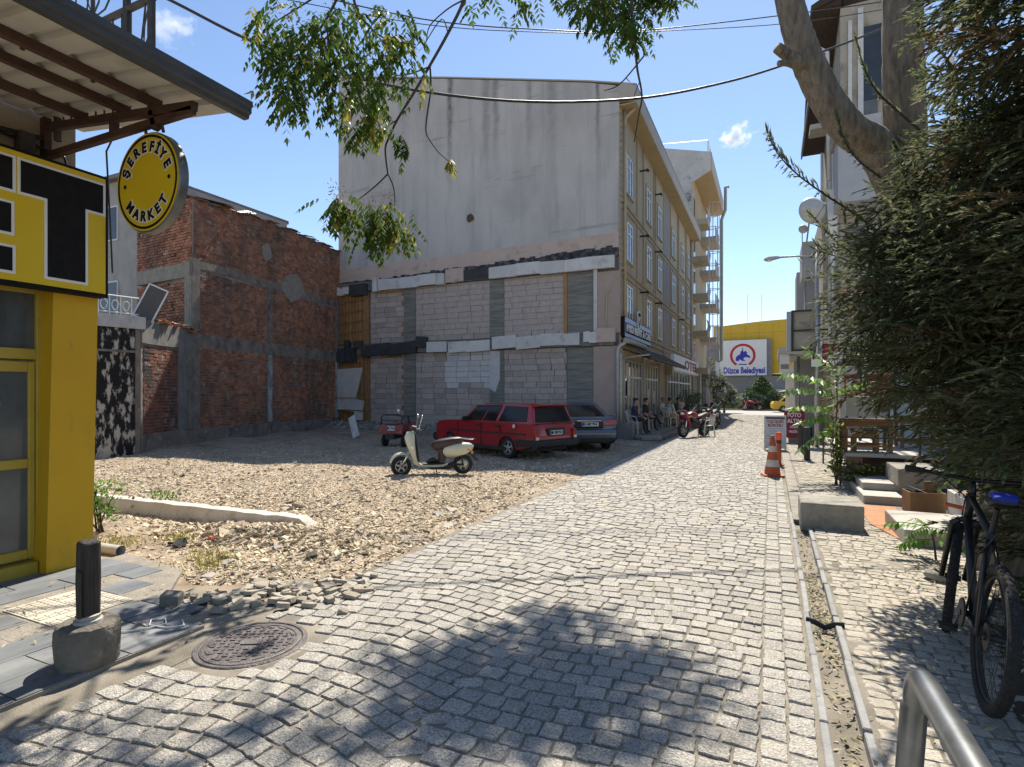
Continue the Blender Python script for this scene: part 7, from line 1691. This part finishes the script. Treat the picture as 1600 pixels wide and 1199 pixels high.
# high boughs out of the picture, and the twigs that hang into it
top = at(D0+.3, 1150, -330)
b1 = [top, Vector((-1.2, 6.9, 8.9)), Vector((-2.3, 7.2, 9.0)), Vector((-3.4, 6.6, 8.6)), at(6.9, 740, -60)]
b2 = [top, Vector((-.9, 7.5, 8.9)), Vector((-1.6, 8.2, 8.7)), at(8.0, 985, -30)]
limb('bough', b1, .11, .03, 8); limb('bough', b2, .09, .03, 8)
limb('bough', [Vector((-3.4, 6.6, 8.6)), Vector((-4.6, 6.0, 8.0)), at(5.7, 560, -40)], .05, .02, 7)
hang = [
 ([(740, -60), (725, 0), (700, 52), (672, 102), (645, 148), (621, 187), (608, 215), (602, 234), (606, 272)], 6.8, .022, .010),
 ([(606, 272), (590, 288), (572, 303), (560, 312)], 6.7, .010, .005), ([(606, 272), (614, 290), (617, 310), (616, 330)], 6.7, .010, .005),
 ([(672, 104), (673, 140), (667, 183), (666, 208), (676, 226), (687, 240), (706, 256)], 6.8, .012, .005),
 ([(672, 104), (640, 116), (615, 120), (590, 140), (570, 155)], 6.8, .009, .004), ([(621, 187), (600, 200), (575, 206)], 6.8, .008, .004),
 ([(700, 52), (690, 30), (665, 66), (663, 68)], 6.8, .008, .004), ([(619, 40), (617, 90), (604, 140), (598, 172), (612, 185)], 6.9, .010, .005),
 ([(725, 0), (700, 14), (672, 40), (666, 66)], 6.8, .010, .005), ([(545, -40), (560, 20), (600, 60), (650, 70)], 5.6, .016, .005), ([(545, -40), (510, 30), (475, 80), (455, 130), (450, 160)], 5.6, .016, .005),
 ([(545, -40), (470, 10), (420, 40)], 5.6, .012, .004), ([(510, 30), (520, 90), (560, 130), (590, 160)], 5.6, .010, .004),
 ([(985, -30), (988, 30), (994, 90), (996, 110), (1003, 150), (998, 180), (991, 222)], 8.0, .026, .008), ([(1003, 150), (1000, 128), (990, 152)], 8.0, .008, .005), ([(1006, 88), (978, 122), (962, 136), (944, 142)], 8.0, .012, .006), ([(978, 122), (984, 128)], 8, .006, .005), ([(996, 20), (950, 30), (925, 50)], 8.0, .01, .005), ([(988, 60), (1004, 75), (1006, 88)], 8.0, .012, .010),
 ([(860, -20), (900, 0), (890, 18)], 7.6, .012, .006)]
b = MB()
for px, d, r0, r1 in hang:
    P = spline([at(d+random.uniform(-.03, .03), u, v) for u, v in px], 4); k = len(P); b.tube(P, [r0+(r1-r0)*i/(k-1) for i in range(k)], 6)
tag(b.build('twigs', M['twig'], tree, smooth=True), kind='stuff')
lv, ly, sd = Leaves(), Leaves(), Leaves()
def tr_():
    return max(-1, min(1, random.gauss(0, .5)))
def cluster(u, v, su, sv, d, sd_, n, L=(.26, .40), size=.115, down=.7, seeds=0, yel=.06, out=None):
    for i in range(int(n*1.55)):
        p = at(d+random.gauss(0, sd_), u+su*tr_(), v+sv*tr_())
        dv = Vector((random.gauss(0, .7), random.gauss(0, .7), random.gauss(-down, .4)))
        (ly if random.random() < yel else (out or lv)).compound(p, dv, random.uniform(*L), random.randint(4, 7), size*random.uniform(.75, 1.2), .8, .85)
    for i in range(seeds):
        p = at(d+random.gauss(0, sd_*.6), u+random.gauss(0, su*.4), v+random.gauss(0, sv*.35)-8)
        for k in range(40): sd.leaflet(p+rvec(.06), rvec(), rvec(), .035, .012)
cluster(520, 40, 95, 55, 5.6, .4, 84, seeds=3, size=.092); cluster(470, 95, 48, 55, 5.6, .35, 46, seeds=2, size=.092); cluster(455, 140, 28, 30, 5.6, .2, 16, size=.092); cluster(620, 60, 45, 50, 5.6, .3, 28, size=.092); cluster(425, 35, 30, 40, 5.6, .3, 22, size=.092)
cluster(560, 115, 55, 40, 5.6, .3, 34, seeds=1, size=.092); cluster(590, 165, 28, 16, 5.8, .15, 10, yel=.4); cluster(558, 195, 20, 14, 5.8, .1, 7, (.2, .3)); cluster(628, 215, 8, 18, 6.8, .06, 5, (.2, .3), down=1.2); cluster(597, 200, 10, 10, 6.8, .08, 4, (.2, .3), yel=.5)
cluster(530, 312, 24, 12, 6.7, .15, 14, (.25, .38), seeds=2, yel=.1); cluster(585, 325, 38, 16, 6.7, .18, 24, (.3, .45), down=1.0, seeds=3); cluster(625, 345, 20, 24, 6.7, .14, 16, (.3, .42), down=1.3, yel=.35, out=lv); cluster(575, 355, 20, 18, 6.7, .12, 8, (.3, .4), down=1.3)
cluster(704, 250, 4, 5, 6.8, .03, 2, (.1, .15), yel=.9)
cluster(930, 8, 48, 26, 8.0, .25, 24, (.2, .3), seeds=1); cluster(985, 18, 18, 34, 8.0, .15, 14, (.2, .32)); cluster(905, -4, 20, 8, 7.7, .1, 4)
# crown above the picture
def shade_cluster(x, y, z, s, n):
    for i in range(int(n*2.6)):
        p = Vector((x, y, z))+Vector((random.gauss(0, s), random.gauss(0, s*.8), random.gauss(0, s*.6)))
        lv.compound(p, Vector((random.gauss(0, .7), random.gauss(0, .7), random.gauss(-.4, .4))), random.uniform(.3, .45), 6, .115, .7, .4)
def over(u, v, z): g_ = G(u, v); return g_.x-.1*z, g_.y+.72*z, z
for u, v, z, s, n in ((690, 1075, 8.6, .22, 22), (860, 990, 8.0, .16, 16), (950, 1060, 8.4, .19, 24), (850, 1080, 9.0, .28, 38), (760, 1045, 8.2, .22, 18), (930, 1130, 9.2, .2, 20), (800, 1140, 8.8, .22, 14), (640, 1150, 8.8, .2, 9), (1040, 1075, 8.6, .10, 4), (560, 1200, 8.8, .2, 6),
                      (190, 1195, 7.2, .18, 5), (330, 1175, 7.2, .12, 3), (440, 1195, 7.6, .15, 4)):
    shade_cluster(*over(u, v, z), s, n)
shade_cluster(-.8, 6.3, 9.6, .4, 30); shade_cluster(.6, 6.0, 8.9, .4, 24)
tag(lv.build('leaves', M['leaf_green'], tree), kind='stuff'); tag(ly.build('yellowing_leaves', M['leaf_yellow'], tree), kind='stuff'); tag(sd.build('seed_bunches', M['seed_brown'], tree), kind='stuff')
# ---- cypress hedge
cyd, cyl = Leaves(), Leaves()
def spray(out, P, side0, wmax, step=.026, L=.064, taper=True, W=.0155):
    """a flattened cypress spray along the path P: twiglets on both sides, each with short scale-leaf fingers"""
    k = len(P)
    for i in range(1, k):
        t = (P[i]-P[i-1]).normalized(); sd_ = (side0-t*side0.dot(t)).normalized(); f = i/(k-1)
        w = wmax*(math.sin(PI*min(1, .18+.82*(1-f))) if taper else 1)*random.uniform(.6, 1.1)
        nn = max(2, int(w/step))
        for sg in (1, -1):
            q = P[i].copy(); d = (sd_*sg*.75+t*.75+Vector((0, 0, random.gauss(-.05, .18)))).normalized()
            for j in range(nn):
                out.leaflet(q, d+rvec(.15), Vector((0, 0, 1))+rvec(.4), L*random.uniform(.7, 1.3), W*random.uniform(.8, 1.3))
                out.leaflet(q, d+sd_.cross(t)*random.gauss(0, .3)+t*random.uniform(.3, .9), Vector((0, 0, 1))+rvec(.5), L*.8, W)
                q = q+d*step; d = (d+Vector((0, 0, -.06))).normalized()
def conifer(lb, x, y, hgt, rad, n, bare=.3, seedv=0, dens=1.0, zmin=.35, name='cypress_tree'):
    random.seed(900+seedv)
    t = thing(name, lb, 'tree', (x, y, 0), 0, 'cypresses along the right pavement')
    b = MB(); P = [Vector((x+random.gauss(0, .03), y+random.gauss(0, .03), z)) for z in np.linspace(-.1, hgt, 9)]; b.tube(P, [.10*(1-.9*i/8)+.012 for i in range(9)], 9); b.build('trunk', M['bark'], t, smooth=True)
    f_, dry = Leaves(), Leaves(); br = MB()
    for i in range(n):
        z = zmin+(hgt-zmin)*((i+random.random())/n)**.92; a = random.uniform(0, 2*PI)
        R = rad(z, a)*random.uniform(.72, 1.08)
        if R < .12: continue
        dv = Vector((math.cos(a), math.sin(a), 0)); rise = random.uniform(-.10, .34)
        p0 = Vector((x, y, z)); P = [p0+dv*R*s+Vector((0, 0, R*(rise*s-.22*s*s+.12*s**4)))+rvec(.012) for s in np.linspace(0.12, 1, max(6, int(R/.075)))]
        br.tube([P[0], P[len(P)//2], P[-1]], [.014, .008, .003], 4, cap=False)
        k0 = int(len(P)*bare); P2 = P[k0:]
        sd0 = dv.cross(Vector((0, 0, 1)))+Vector((0, 0, random.gauss(0, .3)))
        spray(dry if random.random() < .10 else f_, P2, sd0, min(.38, R*.33)*dens)
        # a second, smaller spray springing from the first
        if len(P2) > 5:
            m = len(P2)//2; d2 = (dv+sd0.normalized()*random.choice((-1, 1))*.8).normalized(); Pb = [P2[m]+d2*s*.42*R+Vector((0, 0, .10*s)) for s in np.linspace(0, 1, 7)]
            spray(f_, Pb, d2.cross(Vector((0, 0, 1))), .2*dens)
    tag(br.build('branches', M['twig'], t, normals=False), kind='stuff'); tag(f_.build('foliage', M['cypress'], t), kind='stuff')
    if dry.q: tag(dry.build('dry_foliage', M['cypress_dry'], t), kind='stuff')
    return t
def prof(pts):
    zs = [p[0] for p in pts]; rs = [p[1] for p in pts]
    return lambda z, a: float(np.interp(z, zs, rs))
def west(f, g_):   # fuller towards the street
    return lambda z, a: f(z, a)*(1-.5*(.5-.5*math.cos(a-PI))*0)+(g_(z, a)-f(z, a))*max(0, math.cos(a-PI))**1.2
conifer('nearest tall dense dark cypress behind the mountain bike', 2.25, 4.75, 7.6, prof([(0, .5), (.5, 1.0), (1.5, 1.2), (3.0, 1.25), (3.9, 1.2), (5, 1.15), (6.5, .8), (7.6, .1)]), 560, seedv=1)
conifer('bushy cypress whose lower sprays spread over the cafe terrace', 2.15, 5.95, 4.6, west(prof([(0, .1), (.9, .3), (1.2, .8), (2, 1.2), (3, 1.2), (3.8, .8), (4.6, .1)]), prof([(0, .1), (1.0, .35), (1.35, 1.0), (1.9, 1.55), (2.5, 1.75), (3.1, 1.55), (3.7, 1.0), (4.6, .1)])), 720, seedv=2, zmin=.95)
conifer('farther cypress at the back of the hedge beyond the tree trunk', 2.95, 8.9, 4.6, prof([(0, .2), (1, .8), (2, 1.3), (3, 1.2), (4, .7), (4.6, .1)]), 260, seedv=3, zmin=.9)
conifer('cypress at the right edge nearest the camera', 3.1, 3.3, 6.6, prof([(0, .6), (1, 1.1), (3, 1.2), (5, .9), (6.6, .1)]), 250, seedv=4)
conifer('cypress rising behind the nearest one at the right edge', 3.6, 6.0, 6.6, prof([(0, .6), (1, 1.1), (3, 1.3), (5, .9), (6.6, .1)]), 220, seedv=5)
random.seed(77)
# long drooping outer sprays reaching over the street
ls_ = Leaves(); bt = MB()
for px, d0, d1, w_ in (([(1440, 420), (1350, 345), (1290, 305), (1245, 272), (1215, 240), (1199, 208)], 6.0, 5.2, .16), ([(1430, 330), (1385, 285), (1340, 250), (1318, 215), (1308, 180)], 6.0, 5.4, .11), ([(1450, 215), (1400, 172), (1368, 140), (1350, 105), (1338, 62)], 5.6, 5.2, .11), ([(1420, 440), (1330, 395), (1290, 360), (1268, 335)], 6.2, 5.6, .18), ([(1500, 330), (1440, 262), (1400, 235)], 5.2, 5.0, .16), ([(1480, 480), (1380, 430), (1310, 402), (1275, 392)], 6.3, 6.0, .24),
                       ([(1520, 170), (1480, 95), (1452, 62), (1436, 40)], 5, 4.8, .13), ([(1540, 150), (1480, 130), (1440, 128)], 5.0, 4.8, .15), ([(1540, 90), (1490, 66), (1450, 60)], 5.0, 4.8, .14), ([(1560, 200), (1500, 168), (1452, 152), (1438, 148)], 5.0, 4.8, .12)):
    P = spline([at(d0+(d1-d0)*i/(len(px)-1), u, v) for i, (u, v) in enumerate(px)], 6)
    spray(ls_, P[4:], Vector((random.gauss(0, .3), .3, 1)), w_, L=.075); bt.tube(P, [.014-.011*i/(len(P)-1) for i in range(len(P))], 5)
ct = [o for o in bpy.data.objects if o.name.startswith('cypress_tree')][1]
tag(ls_.build('hanging_sprays', M['cypress'], ct), kind='stuff'); tag(bt.build('branches', M['twig'], ct), kind='stuff')
# ---- saplings and pot plants
def sapling(name, lb, stem, r, specs, m, cat='plant', size=.12):
    t = thing(name, lb, cat, (stem[0][0], stem[0][1], stem[0][2]))
    b = MB(); P = spline(stem, 5); b.tube(P, [r*(1-.6*i/(len(P)-1)) for i in range(len(P))], 7); b.build('stem', M['twig'], t, smooth=True)
    l = Leaves(); rb_ = MB()
    for p, d, L, n in specs:
        pts = l.compound(p, d, L, n, size, .5, .95); rb_.tube(pts, .004, 4, cap=False)
    tag(l.build('leaves', M[m], t), kind='stuff'); tag(rb_.build('leaf_stalks', M[m], t, normals=False), kind='stuff'); return t
ps = [at(11.2, 1308, 742), at(11.2, 1306, 680), at(11.2, 1308, 620), at(11.2, 1304, 560)]
ps[0].z = 0
sp_l = []
for (u, v, eu, ev, L, n) in ((1306, 602, 1236, 577, .95, 11), (1306, 616, 1240, 600, .8, 10), (1306, 640, 1250, 632, .7, 9), (1306, 650, 1262, 655, .6, 8), (1305, 640, 1300, 570, .8, 9), (1306, 600, 1325, 560, .7, 9), (1306, 612, 1345, 600, .6, 8), (1306, 664, 1258, 690, .55, 7), (1305, 585, 1270, 545, .6, 8), (1306, 655, 1290, 672, .5, 7)):
    a_ = at(11.2, u, v); e_ = at(11.2+random.uniform(-.5, .3), eu, ev); sp_l.append((a_, (e_-a_)+Vector((0, 0, .12)), (e_-a_).length*1.05+.1, n))
sapling('ailanthus_sapling', 'bright green sapling with long sunlit pinnate leaves beside the terrace railing', ps, .022, sp_l, 'leaf_bright', 'sapling', .25)
c = G(1440, 872); st_ = [Vector((c.x+.12, c.y, 0)), Vector((c.x+.10, c.y, .2)), Vector((c.x+.06, c.y, .32))]
sapling('ailanthus_seedling', 'young pinnate seedling sprouting from the paving by the front bike wheel', st_, .012, [(st_[2], Vector((-1, .1, .25)), .36, 7), (st_[2], Vector((-.7, -.8, .1)), .34, 7), (st_[1], Vector((-1, -.3, 0)), .32, 7), (st_[2], Vector((.5, -.9, .2)), .3, 6), (st_[2], Vector((-.2, .9, .3)), .3, 6), (st_[1], Vector((-.6, .5, -.1)), .3, 6), (st_[1], Vector((.8, -.4, .1)), .3, 6)], 'leaf_bright', 'plant', .12)
def leafy(name, lb, c, spread, n, m, size, cat, stems=5, hang=0.0, kind=None, parts='leaves', m2=None, frac=0):
    t = thing(name, lb, cat, c); l, l2 = Leaves(), Leaves(); c = Vector(c); b = MB()
    for k in range(stems): e_ = c+Vector((random.gauss(0, spread[0]*.5), random.gauss(0, spread[1]*.5), spread[2]*random.uniform(.7, 1.0))); b.tube([c+Vector((random.gauss(0, .03), random.gauss(0, .03), 0)), c.lerp(e_, .5)+rvec(.03), e_], [.012, .008, .004], 5)
    b.build('stems', M['twig'], t, normals=False)['kind'] = 'stuff'
    for i in range(n):
        p = c+Vector((random.gauss(0, spread[0]*.55), random.gauss(0, spread[1]*.55), spread[2]*(.25+.75*random.random())))
        (l2 if random.random() < frac else l).leaflet(p, rvec()+Vector((0, 0, -hang)), Vector((0, 0, 1))+rvec(.6), size*random.uniform(.7, 1.3), size*.55)
    tag(l.build(parts, M[m], t), kind='stuff')
    if l2.q: tag(l2.build('yellow_leaves', M[m2], t), kind='stuff')
    return t
leafy('climbing_plant', 'straggly climber with yellow leaves on the terrace corner post', (1.08, 11.75, .02), (.13, .13, 1.15), 230, 'leaf_green', .085, 'plant', 4, .3, m2='leaf_yellow', frac=.4)
leafy('low_shrub', 'low leafy shrub at the foot of the terrace railing', (1.42, 11.6, .02), (.38, .15, .42), 260, 'leaf_green', .075, 'shrub', 7, m2='leaf_yellow', frac=.15)
leafy('planter_bush', 'leafy green bush growing in the white planter', (2.40, 8.9, .36), (.30, .42, .50), 420, 'leaf_green', .085, 'bush', 8)
leafy('weed', 'leafy weed growing at the corner of the yellow pilaster', (-7.45, 4.05, .0), (.22, .25, .62), 260, 'leaf_bright', .075, 'weed', 7)
leafy('weed', 'small weed sprouting from the gravel beyond the low wall', (-7.9, 5.1, .1), (.25, .15, .22), 90, 'leaf_bright', .06, 'weed', 5)
gr = Leaves()
for k in range(700):
    cx, cy = random.choice(((-6.7, 3.85), (-6.2, 4.25), (-5.3, 3.95), (-5.0, 3.7))); p = Vector((cx+random.gauss(0, .18), cy+random.gauss(0, .10), 0)); gr.leaflet(p, Vector((random.gauss(0, .4), random.gauss(0, .4), 1)), Vector((1, 0, 0))+rvec(.4), random.uniform(.04, .10), .008)
tag(gr.build('grass', M['leaf_yellow']), kind='stuff')
mat('pot_clay', [(.20, .10, .06), (.28, .15, .09)], 6, .85)
for k, (x, y, h, lb) in enumerate(((-4.35, 31.3, 1.0, 'nearest dark potted shrub on the hotel terrace'), (-4.3, 33.0, 1.35, 'taller dark potted shrub in the middle of the hotel row'), (-4.3, 34.8, 1.1, 'rounded potted shrub below the OTEL letters'), (-4.2, 37.4, 1.2, 'farthest potted shrub beyond the hotel sign'))):
    t = leafy('potted_shrub', lb, (x, y, .55), (.35, .35, h), 420, 'cypress', .10, 'potted plant', 5); t['group'] = 'potted shrubs along the hotel terrace'
    b = MB(); b.lathe([(.15, -.35), (.21, 0), (.23, .02), (.19, .02), (.18, -.03)], (x, y, .55), 'z', 16); b.build('pot', M['pot_clay'], t)
# ---- street trees far off
def ball_crown(name, lb, x, y, blobs, m, n, size, trunk_h, tr=.12):
    t = thing(name, lb, 'tree', (x, y, 0)); b = MB(); b.tube([(x, y, 0), (x+.05, y, trunk_h*.6), (x, y, trunk_h+.6)], [tr, tr*.8, tr*.5], 8); b.build('trunk', M['bark'], t, smooth=True)
    l = Leaves()
    for (dx, dz, rx, rz, w_) in blobs:
        for i in range(int(n*w_)):
            d = rvec().normalized(); r = random.uniform(.55, 1.02)**.5*(1+.10*math.sin(d.x*7+d.z*9)); p = Vector((x+dx+d.x*rx*r, y+d.y*rx*r, dz+d.z*rz*r))
            if dz+d.z*rz*r < trunk_h*.92: continue
            l.leaflet(p, d+rvec(.5), Vector((0, 0, 1))+rvec(.5), size*random.uniform(.6, 1.3), size*.5)
    tag(l.build('crown', M[m], t), kind='stuff'); return t
xm = PY(1191, 600, 63).x; ball_crown('topiary_tree', 'mushroom shaped clipped tree with a pointed cap before the town hall', xm, 63, [(0, 1.25, 2.0, 1.15, 1.2), (0, 2.45, .85, .7, .22), (0, 2.85, .4, .55, .1)], 'topiary' if 'topiary' in M else (mat('topiary', [(.035, .075, .022), (.07, .125, .03)], 1.2, .6, island=.35, transl=.15) and 'topiary'), 5200, .20, .55, .16)
mat('grey_leaf', [(.10, .13, .07), (.24, .26, .17)], 1.5, .6, island=.4, transl=.3)
ball_crown('street_tree', 'loose pale leaved street tree at the far end of the hotel side', PY(1131, 620, 52).x, 52, [(0, 1.7, .95, 1.0, .6), (-.6, 2.9, .7, .7, .3), (.7, 1.2, .7, .6, .25)], 'grey_leaf', 2600, .22, .4)
ball_crown('dark_street_tree', 'dark tree in the gap beside the balcony building', PY(1122, 600, 53).x-.8, 54, [(0, 3.6, .9, 1.3, .5)], 'cypress', 1800, .2, 2.0)
hd = Leaves(); xa, xb = PY(1120, 640, 62).x, PY(1205, 640, 62).x
for i in range(2600): hd.leaflet(Vector((random.uniform(xa, xb), 62+random.gauss(0, .25), random.uniform(.1, .62))), rvec(), rvec(), .16, .07)
hh = thing('low_hedge', 'low clipped hedge along the far pavement under the town hall', 'hedge', ((xa+xb)/2, 62, .1)); tag(hd.build('leaves', M['cypress'], hh), kind='stuff')
# ---- leaf litter and soil on the right
soil = MB(); soil.prism([(1.25, -1), (4.5, -1), (4.5, 10.3), (2.4, 10.3), (1.85, 7.5), (1.55, 5.6), (1.22, 4.2), (1.05, 2.6)], 'z', -.03, -.004); mat('soil', [(.045, .035, .025), (.10, .08, .055)], 5, .95, .6, 40); tag(soil.build('soil', M['soil']), kind='structure')
mat('dry_leaf', [(.22, .18, .08), (.40, .34, .20), (.16, .17, .06)], 6, .75, island=.5, hue=.03, transl=.15)
dl = Leaves()
def litter(n, fx, size, zb=.0):
    for i in range(n):
        x, y = fx(); p = Vector((x, y, zb+random.random()*.035)); dl.leaflet(p, Vector((random.gauss(0, 1), random.gauss(0, 1), random.gauss(0, .25))), Vector((random.gauss(0, .5), random.gauss(0, .5), 1)), size*random.uniform(.6, 1.5), size*random.uniform(.25, .45))
litter(1500, lambda: (1.75+random.gauss(0, .42), random.uniform(.9, 6.5)), .055); litter(800, lambda: (.85+random.gauss(0, .35), 1.7+random.gauss(0, .5)), .055)
litter(620, lambda: (.36+random.uniform(-.065, .065), random.choice((random.uniform(.5, 8.2), random.gauss(2.3, .5), random.gauss(5.2, .6)))), .045, -.062)
litter(160, lambda: (random.uniform(-3.6, 1.7), random.uniform(1.2, 9)), .035, .003); litter(70, lambda: (random.uniform(-6, -3.6), random.uniform(1, 3.2)), .045, .03)
tag(dl.build('dry_leaves', M['dry_leaf']), kind='stuff')
scatter('pebbles', 500, lambda n: np.stack([.36+RNG.uniform(-.07, .07, n), RNG.uniform(0, 8.2, n)], -1), (.006, .016), M['rubble'], None, lambda x, y: x*0-.064)
for k, (u, v, s, lb) in enumerate(((1462, 905, .10, 'bigger grey stone in front of the seedling'), (1497, 1165, .085, 'round grey stone lying under the tube hoop'), (1435, 845, .07, 'loose kerb stone by the corner of the orange mat'))):
    c = G(u, v); b = MB(); b.lathe([(0, -.02), (s*.8, 0), (s, s*.35), (s*.75, s*.75), (0, s*.9)], tuple(c), 'z', 9); b.v = [v_+rvec(s*.08) for v_ in b.v]; tag(b.build('stone', M['rough_stone'], smooth=True), lb, 'stone')
# ---- overhead wires
def wire(lb, pts, r):
    b = MB(); b.tube(spline(pts, 6), r, 6); tag(b.build('overhead_cable', M['black_plastic'], smooth=True), lb, 'cable', 'overhead cables across the street')
wire('thick black cable sagging low across the gable', [at(8.0, 180, -40), at(8.2, 265, 0), at(8.6, 420, 76), at(9.0, 600, 132), at(9.5, 800, 158), at(10, 985, 155), at(10.6, 1120, 132), at(11.2, 1230, 100), at(12, 1385, 42), at(13, 1480, -10)], .022)
wire('upper of two thin wires crossing the sky', [at(13, 400, -30), at(13.5, 660, 30), at(14, 860, 47), at(14.5, 1000, 48), at(15.5, 1240, 22), at(16.5, 1400, 0)], .014)
wire('lower of two thin wires crossing the sky', [at(13.2, 400, -10), at(13.7, 660, 38), at(14.2, 860, 51), at(14.7, 1000, 50), at(15.6, 1240, 36), at(16.6, 1420, 8)], .010)
# ---- small clouds
def cloud(lb, u, v, d, sx, sz, seed, dens=.09, thr=.50):
    c = at(d, u, v); t = MB()
    n, k = 18, 10; prof_ = [(math.sin(PI*i/k), -math.cos(PI*i/k)) for i in range(k+1)]; t.lathe([(max(r, 1e-6), z) for r, z in prof_], (0, 0, 0), 'z', n)
    t.v = [Vector((p.x*sx, p.y*sx*.7, p.z*sz)) for p in t.v]
    m = bpy.data.materials.new('cloud'); m.use_nodes = True; N = m.node_tree.nodes; L = m.node_tree.links; N.clear()
    out = N.new('ShaderNodeOutputMaterial'); pv = N.new('ShaderNodeVolumePrincipled'); pv.inputs['Color'].default_value = (.96, .97, 1, 1); pv.inputs['Anisotropy'].default_value = .3
    tc_ = N.new('ShaderNodeTexCoord'); mp = N.new('ShaderNodeMapping'); mp.inputs['Scale'].default_value = (1/sx, 1/(sx*.7), 1/sz); L.new(tc_.outputs['Object'], mp.inputs[0])
    ln = N.new('ShaderNodeVectorMath'); ln.operation = 'LENGTH'; L.new(mp.outputs[0], ln.inputs[0])
    nz = N.new('ShaderNodeTexNoise'); nz.inputs['Scale'].default_value = 1.9; nz.inputs['Detail'].default_value = 6; nz.inputs['Roughness'].default_value = .62
    mp2 = N.new('ShaderNodeMapping'); mp2.inputs['Location'].default_value = (seed, seed*.7, 0); mp2.inputs['Scale'].default_value = (1/sz*.8, 1/sz*.8, 1/sz*.8); L.new(tc_.outputs['Object'], mp2.inputs[0]); L.new(mp2.outputs[0], nz.inputs['Vector'])
    s1 = N.new('ShaderNodeMath'); s1.operation = 'MULTIPLY_ADD'; L.new(ln.outputs['Value'], s1.inputs[0]); s1.inputs[1].default_value = -.36; L.new(nz.outputs[0], s1.inputs[2])
    mr = N.new('ShaderNodeMapRange'); mr.inputs[1].default_value = thr-.18; mr.inputs[2].default_value = thr; mr.inputs[4].default_value = dens; L.new(s1.outputs[0], mr.inputs[0])
    L.new(mr.outputs[0], pv.inputs['Density']); L.new(pv.outputs[0], out.inputs['Volume'])
    o = t.build('cloud', m, local=True); o.location = c; o.rotation_euler = (0, 0, A); tag(o, kind='structure')
cloud('', 1150, 212, 900, 46, 28, 3.1); cloud('', 262, 42, 900, 60, 40, 7.7, .03)
